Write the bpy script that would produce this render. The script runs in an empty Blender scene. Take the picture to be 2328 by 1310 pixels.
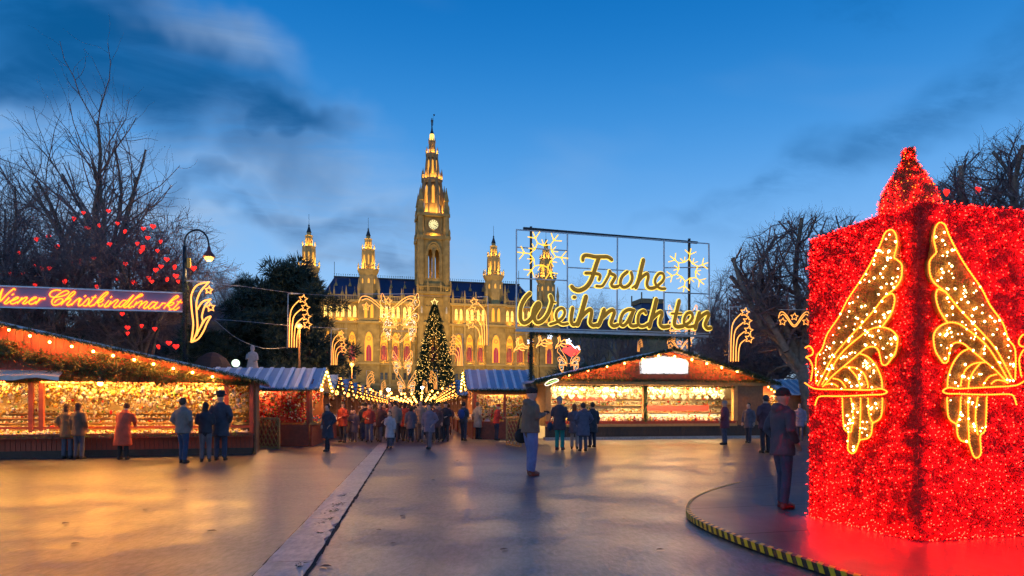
import bpy, bmesh, math, random
import numpy as np
from mathutils import Vector, Matrix
PI = math.pi
R = math.radians
random.seed(7)
rng = np.random.default_rng(7)
SC = bpy.context.scene
COL = SC.collection

# ------------------------------------------------------------------ camera
HC = 1.45                      # eye height
FPX, CX, HY = 1600.0, 1164.0, 930.0
cam_d = bpy.data.cameras.new('camera'); cam = bpy.data.objects.new('camera', cam_d); COL.objects.link(cam)
cam.location = (0, 0, HC); cam.rotation_euler = (PI / 2, 0, 0)
cam_d.sensor_width = 36.0; cam_d.lens = 36.0 * FPX / 2328.0
cam_d.shift_y = (HY - 655.0) / 2328.0
cam_d.clip_end = 6000; cam_d.clip_start = 0.1
SC.camera = cam

# ------------------------------------------------------------------ sky
W = bpy.data.worlds.new('World'); SC.world = W; W.use_nodes = True
wn, wl = W.node_tree.nodes, W.node_tree.links
wn.clear()
W.cycles.sampling_method = 'MANUAL'; W.cycles.sample_map_resolution = 256
def N(t, **k):
    n = wn.new(t)
    for a, b in k.items(): setattr(n, a, b)
    return n
def setin(n, i, v):
    if hasattr(v, 'is_linked') or hasattr(v, 'links'): wl.new(v, n.inputs[i])
    else: n.inputs[i].default_value = v
def wmath(op, a, b=0.0, clamp=False):
    n = N('ShaderNodeMath', operation=op, use_clamp=clamp); setin(n, 0, a); setin(n, 1, b); return n.outputs[0]
def wvec(op, a, b=(0, 0, 0)):
    n = N('ShaderNodeVectorMath', operation=op); setin(n, 0, a); setin(n, 1, b)
    return n.outputs['Value'] if op == 'DOT_PRODUCT' else n.outputs[0]
def wmix(f, a, b, mode='MIX'):
    n = N('ShaderNodeMix', data_type='RGBA', blend_type=mode); setin(n, 0, f); setin(n, 6, a); setin(n, 7, b); return n.outputs[2]
def wnoise(vec, scale, detail=5, rough=.55, dist=0.0):
    n = N('ShaderNodeTexNoise'); wl.new(vec, n.inputs['Vector']); n.inputs['Scale'].default_value = scale
    n.inputs['Detail'].default_value = detail; n.inputs['Roughness'].default_value = rough; n.inputs['Distortion'].default_value = dist
    return n.outputs['Fac'], n.outputs['Color']
def wstep(v, a, b):
    n = N('ShaderNodeMapRange', interpolation_type='SMOOTHSTEP'); setin(n, 0, v); n.inputs[1].default_value = a; n.inputs[2].default_value = b
    n.inputs[3].default_value = 0; n.inputs[4].default_value = 1; return n.outputs[0]
SUN_EL, SUN_ROT = R(3.0), R(200)
sky = N('ShaderNodeTexSky', sky_type='NISHITA', sun_disc=False, sun_elevation=SUN_EL, sun_rotation=SUN_ROT,
        altitude=200, air_density=1.0, dust_density=0.6, ozone_density=6.0)
geo = N('ShaderNodeTexCoord'); D = geo.outputs['Generated']
sep = N('ShaderNodeSeparateXYZ'); wl.new(D, sep.inputs[0])
el = wmath('MAXIMUM', sep.outputs[2], 0.0)
ramp = N('ShaderNodeValToRGB'); wl.new(el, ramp.inputs[0])
cr = ramp.color_ramp; cr.interpolation = 'B_SPLINE'
stops = [(0.0, (.52, .66, .82)), (.08, (.40, .61, .88)), (.20, (.245, .50, .85)), (.33, (.065, .31, .72)), (.46, (.004, .175, .53)), (.60, (.001, .105, .39)), (1, (.001, .065, .28))]
while len(cr.elements) < len(stops): cr.elements.new(.5)
for e, (p, c) in zip(cr.elements, stops): e.position = p; e.color = (*c, 1)
base = wmix(.05, ramp.outputs[0], wmix(1.0, sky.outputs[0], (.6, .6, .6, 1), 'MULTIPLY'))
# cloud field: sheared plane coordinates, all round the sky
zz = wmath('ADD', el, .16)
comb = N('ShaderNodeCombineXYZ')
wl.new(wmath('DIVIDE', sep.outputs[0], zz), comb.inputs[0]); wl.new(wmath('DIVIDE', sep.outputs[1], zz), comb.inputs[1])
pl = comb.outputs[0]
n1, _ = wnoise(pl, .62, 4, .56, .4)
n2, _ = wnoise(wvec('MULTIPLY', wvec('ADD', pl, (7.3, 2.1, 0)), (.8, 1.5, 1)), 1.5, 7, .62, .7)
warp, warpc = wnoise(D, 3.2, 3, .6)
wv = wvec('SCALE', wvec('SUBTRACT', warpc, (.5, .5, .5))); wv.node.inputs['Scale'].default_value = .26
warp2, warpc2 = wnoise(D, 10.0, 3, .6)
wv2 = wvec('SCALE', wvec('SUBTRACT', warpc2, (.5, .5, .5))); wv2.node.inputs['Scale'].default_value = .09
DW = wvec('ADD', wvec('ADD', D, wv), wv2)
def cdir(px, py):
    return Vector(((px - CX) / FPX, 1.0, (HY - py) / FPX)).normalized()
def blob(px, py, rx, ry, ang, inner=.25):
    c = cdir(px, py); a = Vector((c.y, -c.x, 0)).normalized(); b = a.cross(c) * 1.0
    if b.z < 0: b = -b
    A = a * math.cos(R(ang)) + b * math.sin(R(ang)); B = -a * math.sin(R(ang)) + b * math.cos(R(ang))
    da = wmath('DIVIDE', wvec('DOT_PRODUCT', wvec('SUBTRACT', DW, tuple(c)), tuple(A)), rx / FPX)
    db = wmath('DIVIDE', wvec('DOT_PRODUCT', wvec('SUBTRACT', DW, tuple(c)), tuple(B)), ry / FPX)
    d = wmath('SQRT', wmath('ADD', wmath('MULTIPLY', da, da), wmath('MULTIPLY', db, db)))
    front = wstep(wvec('DOT_PRODUCT', D, tuple(c)), 0.0, .3)
    return wmath('MULTIPLY', wstep(d, 1.0, inner), front)
def addm(*ms):
    r = ms[0]
    for m in ms[1:]: r = wmath('MAXIMUM', r, m)
    return r
pale = addm(blob(30, 250, 420, 150, 10), blob(640, 400, 420, 190, -16, .1), blob(250, 480, 420, 170, 0), blob(880, 560, 260, 90, -10), blob(480, 60, 240, 90, -20, .1))
pale = wmath('MULTIPLY', pale, wstep(n2, .25, .75))
gen_p = wmath('MULTIPLY', wstep(n1, .52, .78), .55)
sky1 = wmix(wmath('MULTIPLY', addm(pale, gen_p), .72), base, (.36, .49, .68, 1))
dark = addm(blob(330, 100, 500, 170, -27), blob(40, 60, 420, 110, 0), blob(560, 250, 260, 75, -14))
dark2 = wmath('MULTIPLY', addm(blob(740, 500, 300, 60, -14, .0), blob(560, 470, 170, 35, -8, .0), blob(900, 590, 170, 40, -12, .0), blob(2060, 270, 560, 100, 24, .0), blob(1750, 420, 330, 50, 18, .0), blob(420, 400, 200, 40, 8, 0)), wstep(n2, .30, .60))
gen_d = wmath('MULTIPLY', wstep(n2, .60, .80), .35)
dk = addm(wmath('MULTIPLY', dark, wstep(n2, .1, .6)), wmath('MULTIPLY', dark2, .58), gen_d)
sky2 = wmix(wmath('MULTIPLY', dk, .96), sky1, wmix(.9, base, (.0, .075, .24, 1)))
bg = N('ShaderNodeBackground'); wl.new(sky2, bg.inputs[0]); bg.inputs[1].default_value = 1.0
out = N('ShaderNodeOutputWorld'); wl.new(bg.outputs[0], out.inputs[0])

# ------------------------------------------------------------------ last light of the sunken sun
sd = bpy.data.lights.new('sun', 'SUN'); sd.energy = .12; sd.angle = R(25); sd.color = (1, .8, .68)
so = bpy.data.objects.new('sun', sd); COL.objects.link(so); so.rotation_euler = (R(87), 0, R(-20))

SC.view_settings.view_transform = 'Standard'; SC.view_settings.look = 'None'
SC.view_settings.exposure = 0.12; SC.view_settings.gamma = 1.0
SC.view_settings.use_curve_mapping = False
SC.render.engine = 'CYCLES'
cy = SC.cycles
cy.use_denoising = True
cy.use_adaptive_sampling = True; cy.adaptive_threshold = .03; cy.adaptive_min_samples = 10
cy.max_bounces = 4; cy.diffuse_bounces = 2; cy.glossy_bounces = 2; cy.transmission_bounces = 4
cy.sample_clamp_indirect = 8.0; cy.sample_clamp_direct = 25.0
cy.use_light_tree = True
cy.caustics_reflective = False; cy.caustics_refractive = False

# ================================================================== helpers
def ray(px, py, Y):
    return Vector(((px - CX) / FPX * Y, Y, HC + (HY - py) / FPX * Y))
def ground(px, py, z=0.0):
    Y = (HC - z) * FPX / (py - HY)
    return Vector(((px - CX) / FPX * Y, Y, z))
class Plane:
    """vertical plane through two ground points; maps photo pixels to the points of that plane"""
    def __init__(s, a, b):
        s.a = Vector((a[0], a[1], 0)); s.u = (Vector((b[0], b[1], 0)) - s.a).normalized(); s.n = Vector((s.u.y, -s.u.x, 0))
        if s.n.y > 0: s.n = -s.n
    def t(s, px):
        r = (px - CX) / FPX
        return (s.a.x - r * s.a.y) / (r * s.u.y - s.u.x)
    def tz(s, px, py):
        t = s.t(px); Y = s.a.y + s.u.y * t
        return t, HC + (HY - py) / FPX * Y
    def at(s, t, z, off=0.0):
        p = s.a + s.u * t + s.n * off; p.z = z; return p
    def p(s, px, py, off=0.0):
        t, z = s.tz(px, py); return s.at(t, z, off)
MATS = {}
def pm(name, col, rough=.6, metal=0.0, var=.25, scale=6.0, bump=0.0, bscale=30.0, emit=None, es=0.0, spec=.5, rvar=0.0, coat=0.0, alpha=1.0):
    """procedural material: base colour broken up by noise, optional fine relief"""
    if name in MATS: return MATS[name]
    m = bpy.data.materials.new(name); m.use_nodes = True
    nt = m.node_tree; b = nt.nodes['Principled BSDF']
    b.inputs['Roughness'].default_value = rough; b.inputs['Metallic'].default_value = metal
    b.inputs['Specular IOR Level'].default_value = spec; b.inputs['Coat Weight'].default_value = coat
    if emit is not None:
        b.inputs['Emission Color'].default_value = (*emit, 1); b.inputs['Emission Strength'].default_value = es
    tc = nt.nodes.new('ShaderNodeTexCoord')
    nz = nt.nodes.new('ShaderNodeTexNoise'); nz.inputs['Scale'].default_value = scale; nz.inputs['Detail'].default_value = 5
    nt.links.new(tc.outputs['Object'], nz.inputs['Vector'])
    mx = nt.nodes.new('ShaderNodeMix'); mx.data_type = 'RGBA'
    nt.links.new(nz.outputs['Fac'], mx.inputs[0])
    mx.inputs[6].default_value = (*[max(0, c * (1 - var * 1.6)) for c in col], 1); mx.inputs[7].default_value = (*[min(1, c * (1 + var * 1.6)) for c in col], 1)
    nt.links.new(mx.outputs[2], b.inputs['Base Color'])
    if rvar:
        mr = nt.nodes.new('ShaderNodeMapRange'); nt.links.new(nz.outputs['Fac'], mr.inputs[0])
        mr.inputs[3].default_value = max(.02, rough - rvar); mr.inputs[4].default_value = min(1, rough + rvar)
        nt.links.new(mr.outputs[0], b.inputs['Roughness'])
    if bump:
        n2 = nt.nodes.new('ShaderNodeTexNoise'); n2.inputs['Scale'].default_value = bscale; n2.inputs['Detail'].default_value = 4
        nt.links.new(tc.outputs['Object'], n2.inputs['Vector'])
        bp = nt.nodes.new('ShaderNodeBump'); bp.inputs['Strength'].default_value = bump; bp.inputs['Distance'].default_value = .02
        nt.links.new(n2.outputs['Fac'], bp.inputs['Height']); nt.links.new(bp.outputs[0], b.inputs['Normal'])
    MATS[name] = m
    return m
def glow(name, col, es):
    return pm(name, tuple(min(.8, c) for c in col), rough=.4, var=.02, emit=col, es=es)

class MB:
    def __init__(s): s.v = []; s.f = []; s.m = []; s.k = 0
    def add(s, vs, fs, mi=None):
        o = len(s.v); s.v += [tuple(v) for v in vs]; s.f += [tuple(i + o for i in f) for f in fs]
        s.m += [s.k if mi is None else mi] * len(fs)
    def box(s, x0, x1, y0, y1, z0, z1, M=None):
        vs = [Vector(p) for p in ((x0, y0, z0), (x1, y0, z0), (x1, y1, z0), (x0, y1, z0), (x0, y0, z1), (x1, y0, z1), (x1, y1, z1), (x0, y1, z1))]
        if M: vs = [M @ v for v in vs]
        s.add(vs, [(0, 3, 2, 1), (4, 5, 6, 7), (0, 1, 5, 4), (1, 2, 6, 5), (2, 3, 7, 6), (3, 0, 4, 7)])
        return s
    def bar(s, a, b, w, h=None, up=(0, 0, 1)):
        a, b = Vector(a), Vector(b); d = (b - a).normalized(); u = Vector(up)
        if abs(d.dot(u)) > .95: u = Vector((0, 1, 0)) if abs(d.y) < .9 else Vector((1, 0, 0))
        x = d.cross(u).normalized(); y = x.cross(d); h = h or w
        q = [x * w / 2 + y * h / 2, -x * w / 2 + y * h / 2, -x * w / 2 - y * h / 2, x * w / 2 - y * h / 2]
        s.add([a + k for k in q] + [b + k for k in q], [(0, 1, 2, 3), (7, 6, 5, 4), (0, 4, 5, 1), (1, 5, 6, 2), (2, 6, 7, 3), (3, 7, 4, 0)])
        return s
    def loft(s, rings, cap=True, closed=False):
        n = len(rings[0]); o = len(s.v)
        for r in rings: s.v += [tuple(p) for p in r]
        fs = []
        m = len(rings)
        for i in range(m if closed else m - 1):
            for j in range(n):
                a = o + i * n + j; b = o + i * n + (j + 1) % n; k = ((i + 1) % m) * n + o
                fs.append((a, b, k + (j + 1) % n, k + j))
        if cap and not closed:
            fs.append(tuple(o + j for j in range(n))[::-1]); fs.append(tuple(o + (m - 1) * n + j for j in range(n)))
        s.f += fs; s.m += [s.k] * len(fs)
        return s
    def tube(s, path, r, n=6, closed=False, flat=None):
        """sweep; r number or list; flat = (normal, depth): elliptical section, r across, depth along the normal"""
        P = [Vector(p) for p in path]; m = len(P); rings = []
        rr = r if isinstance(r, (list, tuple)) else [r] * m
        up = None
        for i, p in enumerate(P):
            if closed: t = P[(i + 1) % m] - P[i - 1]
            else: t = P[min(i + 1, m - 1)] - P[max(i - 1, 0)]
            if t.length < 1e-9: t = Vector((0, 0, 1))
            t.normalize()
            if flat:
                y = Vector(flat[0]); x = t.cross(y)
                if x.length < 1e-6: x = Vector((1, 0, 0))
                x.normalize()
                rings.append([p + x * rr[i] * math.cos(2 * PI * j / n) + y * flat[1] * math.sin(2 * PI * j / n) for j in range(n)])
                continue
            if up is None:
                up = Vector((0, 0, 1)) if abs(t.z) < .9 else Vector((1, 0, 0))
            x = t.cross(up)
            if x.length < 1e-4: x = t.cross(Vector((.3, .8, .5)))
            x.normalize(); y = x.cross(t); up = y
            rings.append([p + (x * math.cos(2 * PI * j / n) + y * math.sin(2 * PI * j / n)) * rr[i] for j in range(n)])
        return s.loft(rings, closed=closed)
    def lathe(s, prof, n=12, c=(0, 0, 0), sx=1, sy=1, rot=0.0, smooth_cap=True):
        rings = [[(c[0] + r * sx * math.cos(rot + 2 * PI * j / n), c[1] + r * sy * math.sin(rot + 2 * PI * j / n), c[2] + z) for j in range(n)] for r, z in prof]
        return s.loft(rings)
    def ball(s, c, r, n=8, k=6, sc=(1, 1, 1), M=None):
        rings = []
        for i in range(1, k):
            a = PI * i / k
            rings.append([Vector((r * sc[0] * math.sin(a) * math.cos(2 * PI * j / n), r * sc[1] * math.sin(a) * math.sin(2 * PI * j / n), -r * sc[2] * math.cos(a))) for j in range(n)])
        vs = [Vector((0, 0, -r * sc[2]))] + [p for q in rings for p in q] + [Vector((0, 0, r * sc[2]))]
        if M: vs = [M @ v for v in vs]
        vs = [v + Vector(c) for v in vs]
        fs = [(0, 1 + (j + 1) % n, 1 + j) for j in range(n)]
        for i in range(k - 2):
            for j in range(n):
                a = 1 + i * n + j; b = 1 + i * n + (j + 1) % n
                fs.append((a, b, b + n, a + n))
        L = len(vs) - 1; o = 1 + (k - 2) * n
        fs += [(o + j, o + (j + 1) % n, L) for j in range(n)]
        s.add(vs, fs); return s
    def prism(s, poly, y0, y1, M=None):
        """polygon in x,z pushed from y0 to y1"""
        n = len(poly)
        vs = [Vector((x, y0, z)) for x, z in poly] + [Vector((x, y1, z)) for x, z in poly]
        if M: vs = [M @ v for v in vs]
        s.add(vs, [tuple(range(n)), tuple(range(2 * n - 1, n - 1, -1))] + [(i, i + n, (i + 1) % n + n, (i + 1) % n) for i in range(n)])
        return s
    def mesh(s, name, mats, smooth=False, off=None):
        me = bpy.data.meshes.new(name)
        vs = s.v
        if off is not None:
            vs = [(v[0] - off[0], v[1] - off[1], v[2] - off[2]) for v in s.v]
        me.from_pydata(vs, [], s.f)
        ms = mats if isinstance(mats, (list, tuple)) else [mats]
        for m in ms: me.materials.append(m)
        if len(ms) > 1: me.polygons.foreach_set('material_index', s.m)
        if smooth: me.polygons.foreach_set('use_smooth', [True] * len(me.polygons))
        me.update()
        return me
def link(name, data, parent=None, loc=(0, 0, 0), rot=None, scale=None):
    o = bpy.data.objects.new(name, data); COL.objects.link(o); o.location = loc
    if rot is not None: o.rotation_euler = rot if isinstance(rot, (tuple, list)) else (0, 0, rot)
    if scale is not None: o.scale = scale if isinstance(scale, (tuple, list)) else (scale,) * 3
    if parent: o.parent = parent
    return o
def tag(o, label, cat, group=None, kind=None):
    o['label'] = label; o['category'] = cat
    if group: o['group'] = group
    if kind: o['kind'] = kind
    return o
def thing(name, label, cat, loc=(0, 0, 0), rot=0.0, group=None):
    o = link(name, None, loc=loc, rot=rot); o.empty_display_size = .3
    return tag(o, label, cat, group)
def part(name, mb, mat, parent, smooth=False, off=None, kind=None, loc=(0, 0, 0), rot=None):
    o = link(name, mb.mesh(name, mat, smooth, off), parent, loc, rot)
    if kind: o['kind'] = kind
    return o
def structure(name, mb, mat, smooth=False):
    o = link(name, mb.mesh(name, mat, smooth)); o['kind'] = 'structure'; return o
def dup(root, loc=None, rot=None, label=None, group=None, scale=None):
    def cp(o, par):
        c = o.copy(); COL.objects.link(c); c.parent = par
        for ch in o.children: cp(ch, c)
        return c
    r = cp(root, None)
    if loc is not None: r.location = loc
    if rot is not None: r.rotation_euler = (0, 0, rot)
    if scale is not None: r.scale = (scale,) * 3
    if label: r['label'] = label
    if group: r['group'] = group
    return r
def sm(pts, k=4, closed=False):
    """Catmull-Rom through the points"""
    P = [np.array(p, float) for p in pts]; n = len(P); o = []
    if n < 3: return [tuple(p) for p in P]
    for i in range(n if closed else n - 1):
        if closed: a, b, c, d = P[i - 1], P[i], P[(i + 1) % n], P[(i + 2) % n]
        else: a, b, c, d = P[max(i - 1, 0)], P[i], P[i + 1], P[min(i + 2, n - 1)]
        for j in range(k):
            t = j / k
            o.append(.5 * (2 * b + (c - a) * t + (2 * a - 5 * b + 4 * c - d) * t * t + (3 * b - a - 3 * c + d) * t ** 3))
    if not closed: o.append(P[-1])
    return [tuple(p) for p in o]
def resample(pts, step):
    P = np.array(pts, float); d = np.r_[0, np.cumsum(np.linalg.norm(np.diff(P, axis=0), axis=1))]
    n = max(2, int(d[-1] / step) + 1); q = np.linspace(0, d[-1], n)
    return np.stack([np.interp(q, d, P[:, i]) for i in range(P.shape[1])], 1)
def np_mesh(name, V, F, mats, mi=None, smooth=False):
    """V (n,3), F (m,k) arrays"""
    me = bpy.data.meshes.new(name); F = np.ascontiguousarray(F, dtype=np.int32); V = np.ascontiguousarray(V, dtype=np.float32)
    m, k = F.shape
    me.vertices.add(len(V)); me.vertices.foreach_set('co', V.ravel())
    me.loops.add(m * k); me.loops.foreach_set('vertex_index', F.ravel())
    me.polygons.add(m); me.polygons.foreach_set('loop_start', np.arange(0, m * k, k, dtype=np.int32))
    ms = mats if isinstance(mats, (list, tuple)) else [mats]
    for q in ms: me.materials.append(q)
    if mi is not None: me.polygons.foreach_set('material_index', np.ascontiguousarray(mi, dtype=np.int32))
    if smooth: me.polygons.foreach_set('use_smooth', np.ones(m, dtype=bool))
    me.update(calc_edges=True)
    return me
def unit(a):
    return a / np.maximum(np.linalg.norm(a, axis=-1, keepdims=True), 1e-9)
def seg_mesh(name, P0, P1, R0, R1, mat, n=4, off=None):
    P0, P1 = np.asarray(P0, float), np.asarray(P1, float); R0, R1 = np.asarray(R0, float), np.asarray(R1, float)
    if off is not None: P0 = P0 - np.array(off); P1 = P1 - np.array(off)
    d = unit(P1 - P0); ref = np.where(np.abs(d[:, 2:3]) > .9, np.array([[1., 0, 0]]), np.array([[0, 0, 1.]]))
    x = unit(np.cross(d, ref)); y = np.cross(x, d)
    a = np.arange(n) * 2 * PI / n
    ring = x[:, None, :] * np.cos(a)[None, :, None] + y[:, None, :] * np.sin(a)[None, :, None]
    A = P0[:, None, :] + ring * R0[:, None, None]; B = P1[:, None, :] + ring * R1[:, None, None]
    V = np.concatenate([A, B], 1).reshape(-1, 3); m = len(P0)
    j = np.arange(n); q = np.stack([j, (j + 1) % n, (j + 1) % n + n, j + n], 1)
    F = (np.arange(m)[:, None, None] * 2 * n + q[None]).reshape(-1, 4)
    return np_mesh(name, V, F, mat, smooth=True)
def blades(name, P, Dv, L, Wd, mat, mi=None, off=None):
    """one thin triangle per point: root width Wd, along Dv by L"""
    P = np.asarray(P, float); Dv = unit(np.asarray(Dv, float)); m = len(P)
    if off is not None: P = P - np.array(off)
    s = unit(np.cross(Dv, unit(rng.normal(size=(m, 3)))))
    L = np.broadcast_to(L, (m,))[:, None]; Wd = np.broadcast_to(Wd, (m,))[:, None]
    V = np.stack([P - s * Wd / 2, P + s * Wd / 2, P + Dv * L], 1).reshape(-1, 3)
    return np_mesh(name, V, np.arange(3 * m).reshape(m, 3), mat, mi)
OCT = np.array([(1, 0, 0), (-1, 0, 0), (0, 1, 0), (0, -1, 0), (0, 0, 1), (0, 0, -1)], float)
OCF = np.array([(0, 2, 4), (2, 1, 4), (1, 3, 4), (3, 0, 4), (2, 0, 5), (1, 2, 5), (3, 1, 5), (0, 3, 5)])
def ico(sub=1):
    bm = bmesh.new(); bmesh.ops.create_icosphere(bm, subdivisions=sub, radius=1)
    V = np.array([v.co[:] for v in bm.verts]); F = np.array([[v.index for v in f.verts] for f in bm.faces]); bm.free()
    return V, F
IC1, IC2 = ico(1), ico(2)
def dots(name, P, r, mat, mi=None, off=None, shape=None, sc=None):
    """many small lamps or beads in one mesh"""
    P = np.asarray(P, float)
    if off is not None: P = P - np.array(off)
    V0, F0 = shape or (OCT, OCF); m = len(P); r = np.broadcast_to(r, (m,))
    Q = V0[None] * r[:, None, None]
    if sc is not None: Q = Q * np.asarray(sc)[:, None, :]
    V = (P[:, None] + Q).reshape(-1, 3); F = (np.arange(m)[:, None, None] * len(V0) + F0[None]).reshape(-1, 3)
    if mi is not None: mi = np.repeat(np.asarray(mi), len(F0))
    return np_mesh(name, V, F, mat, mi, smooth=shape is not None)
def stuffpart(name, me, parent, kind='stuff'):
    o = link(name, me, parent)
    if kind: o['kind'] = kind
    return o
def lamp(kind, name, parent, loc, power, col=(1, .7, .35), size=.1, rot=None, **k):
    l = bpy.data.lights.new(name, kind); l.energy = power; l.color = col
    if kind == 'AREA':
        l.shape = 'RECTANGLE'; l.size = size[0]; l.size_y = size[1]
    else: l.shadow_soft_size = size
    for a, b in k.items(): setattr(l, a, b)
    o = link(name, l, parent, loc, rot); return o
def aim(o, target):
    d = Vector(target) - o.location; o.rotation_euler = d.to_track_quat('-Z', 'Y').to_euler()

# ------------------------------------------------------------------ shared materials
M_wood = pm('stall_wood', (.30, .12, .045), .55, var=.3, scale=9, bump=.3, bscale=40)
M_woodred = pm('stall_red_wood', (.34, .055, .022), .5, var=.3, scale=8, bump=.3, bscale=40)
M_woodpale = pm('stall_pale_wood', (.50, .26, .08), .5, var=.22, scale=8, bump=.2, bscale=40)
M_wooddark = pm('stall_dark_wood', (.06, .035, .025), .6, var=.3, scale=8, bump=.3, bscale=40)
M_tin = pm('sheet_metal_roof', (.36, .43, .54), .36, .4, var=.14, scale=3, rvar=.12)
M_fir = pm('fir_needles', (.035, .065, .02), .6, var=.5, scale=12)
M_fir2 = pm('fir_needles_pale', (.075, .10, .03), .6, var=.5, scale=12)
M_wire = pm('black_cable', (.02, .02, .02), .5)
M_steel = pm('galvanised_steel', (.45, .46, .48), .4, .8, var=.12)
M_darksteel = pm('dark_steel', (.035, .035, .04), .45, .5)
M_black = pm('matt_black', (.015, .014, .014), .7)
M_white = pm('white_paint', (.78, .77, .74), .5, var=.06)
G_bulb = glow('warm_bulb', (1.0, .36, .06), 420.0)
G_bulbfar = glow('warm_bulb_far', (1.0, .34, .045), 17.0)
G_neon = glow('gold_light_tube', (1.0, .36, .065), 2.0)
G_neonw = glow('white_light_tube', (1.0, .84, .62), 1.6)
G_neonr = glow('red_light_tube', (1.0, .05, .04), 2.2)
G_neonb = glow('cold_light_tube', (.75, .85, 1.0), 3.0)
G_orange = glow('orange_neon_tube', (1.0, .145, .005), 5.8)
G_lamp = glow('lamp_glass', (1.0, .48, .10), 2.6)
G_lampw = glow('cold_lamp_glass', (1.0, .93, .75), 30.0)
BULB = MB().ball((0, 0, 0), 1.0, 8, 6).mesh('bulb', G_bulb, True)
BULBF = MB().ball((0, 0, 0), 1.0, 6, 4).mesh('bulb', G_bulbfar, True)

# ================================================================== ground
def asphalt(name, c0, c1, rough0, rough1, speck=.5, bump=.35, coat=.0):
    m = bpy.data.materials.new(name); m.use_nodes = True; nt = m.node_tree; b = nt.nodes['Principled BSDF']; L = nt.links.new
    tc = nt.nodes.new('ShaderNodeTexCoord')
    def nz(scale, det, rough=.6, vec=None):
        n = nt.nodes.new('ShaderNodeTexNoise'); n.inputs['Scale'].default_value = scale; n.inputs['Detail'].default_value = det; n.inputs['Roughness'].default_value = rough
        L(vec or tc.outputs['Object'], n.inputs['Vector']); return n.outputs['Fac']
    def rng_(v, a, b_, c, d):
        n = nt.nodes.new('ShaderNodeMapRange'); L(v, n.inputs[0])
        for i, q in enumerate((a, b_, c, d)): n.inputs[i + 1].default_value = q
        return n.outputs[0]
    mp = nt.nodes.new('ShaderNodeMapping'); mp.inputs['Scale'].default_value = (1.0, .35, 1.0); L(tc.outputs['Object'], mp.inputs['Vector'])
    big = nz(.5, 3); mid = nz(2.2, 4, .6); fine = nz(16, 3, .7, mp.outputs[0])
    mx = nt.nodes.new('ShaderNodeMix'); mx.data_type = 'RGBA'; L(rng_(mid, .3, .7, 0, 1), mx.inputs[0])
    mx.inputs[6].default_value = (*c0, 1); mx.inputs[7].default_value = (*c1, 1)
    sp = nt.nodes.new('ShaderNodeMix'); sp.data_type = 'RGBA'; sp.blend_type = 'MULTIPLY'; sp.inputs[0].default_value = speck
    L(mx.outputs[2], sp.inputs[6])
    cmb = nt.nodes.new('ShaderNodeCombineColor'); v = rng_(fine, .36, .64, .2, 2.1)
    for i in range(3): L(v, cmb.inputs[i])
    L(cmb.outputs[0], sp.inputs[7]); L(sp.outputs[2], b.inputs['Base Color'])
    add = nt.nodes.new('ShaderNodeMath'); add.operation = 'ADD'
    L(rng_(big, .38, .62, rough0, rough1), add.inputs[0]); L(rng_(mid, .3, .7, -.02, .02), add.inputs[1])
    mxr = nt.nodes.new('ShaderNodeMath'); mxr.operation = 'MAXIMUM'; mxr.inputs[1].default_value = .285; L(add.outputs[0], mxr.inputs[0]); L(mxr.outputs[0], b.inputs['Roughness'])
    b.inputs['Specular IOR Level'].default_value = 1.0
    b.inputs['Coat Roughness'].default_value = .24; L(rng_(big, .40, .60, coat, 0.0), b.inputs['Coat Weight'])
    hs = nt.nodes.new('ShaderNodeMath'); hs.operation = 'ADD'; L(fine, hs.inputs[0])
    h2 = nt.nodes.new('ShaderNodeMath'); h2.operation = 'MULTIPLY'; L(mid, h2.inputs[0]); h2.inputs[1].default_value = .06; L(h2.outputs[0], hs.inputs[1])
    bp = nt.nodes.new('ShaderNodeBump'); bp.inputs['Strength'].default_value = bump; bp.inputs['Distance'].default_value = .012
    L(hs.outputs[0], bp.inputs['Height']); L(bp.outputs[0], b.inputs['Normal'])
    MATS[name] = m
    return m
M_asph = asphalt('wet_asphalt', (.032, .028, .038), (.062, .052, .064), .29, .40, 1.0, .50, .30)
M_stone = asphalt('wet_kerb_stone', (.26, .21, .20), (.40, .33, .30), .30, .42, .35, .2)
M_disc = asphalt('dark_wet_boards', (.040, .032, .034), (.060, .048, .048), .32, .42, .25, .12)
g = MB(); g.add([(-2500, -60, 0), (2500, -60, 0), (2500, 4000, 0), (-2500, 4000, 0)], [(0, 1, 2, 3)])
structure('ground', g, M_asph)

# drainage strip of long stone slabs running down the market street, joints open
kerb = link('kerb_strip', None); kerb['kind'] = 'structure'
KA, KB = Vector((-1.72, 4.0, 0)), Vector((-5.35, 29.5, 0))
ku = (KB - KA).normalized(); kx = Vector((ku.y, -ku.x, 0))
pos = 0.0; Lk = (KB - KA).length; rk = random.Random(3)
while pos < Lk:
    ln = 2.75 + rk.uniform(-.15, .15); e = min(pos + ln - .014, Lk)
    a, b = KA + ku * pos, KA + ku * e; w = .215
    m = MB(); k = 14; L_, R_ = [], []
    for i in range(k + 1):
        c = a.lerp(b, i / k)
        jl = rk.uniform(-.006, .006); jr = rk.choice([0, 0, .0, .012, .03, .06]) * rk.random() if 0 < i < k else 0
        L_.append(c - kx * (w + jl)); R_.append(c + kx * (w - jr))
    vs = []
    for z in (-.02, .012):
        vs += [p + Vector((0, 0, z)) for p in L_] + [p + Vector((0, 0, z)) for p in R_]
    q = k + 1; fs = []
    for i in range(k): fs.append((2 * q + i, 3 * q + i, 3 * q + i + 1, 2 * q + i + 1)); fs.append((i, i + 1, 2 * q + i + 1, 2 * q + i)); fs.append((q + i + 1, q + i, 3 * q + i, 3 * q + i + 1))
    fs += [(0, 2 * q, 3 * q, q), (k, q + k, 3 * q + k, 2 * q + k)]
    m.add(vs, fs); part('kerb_stone', m, M_stone, kerb)
    pos += ln
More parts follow.
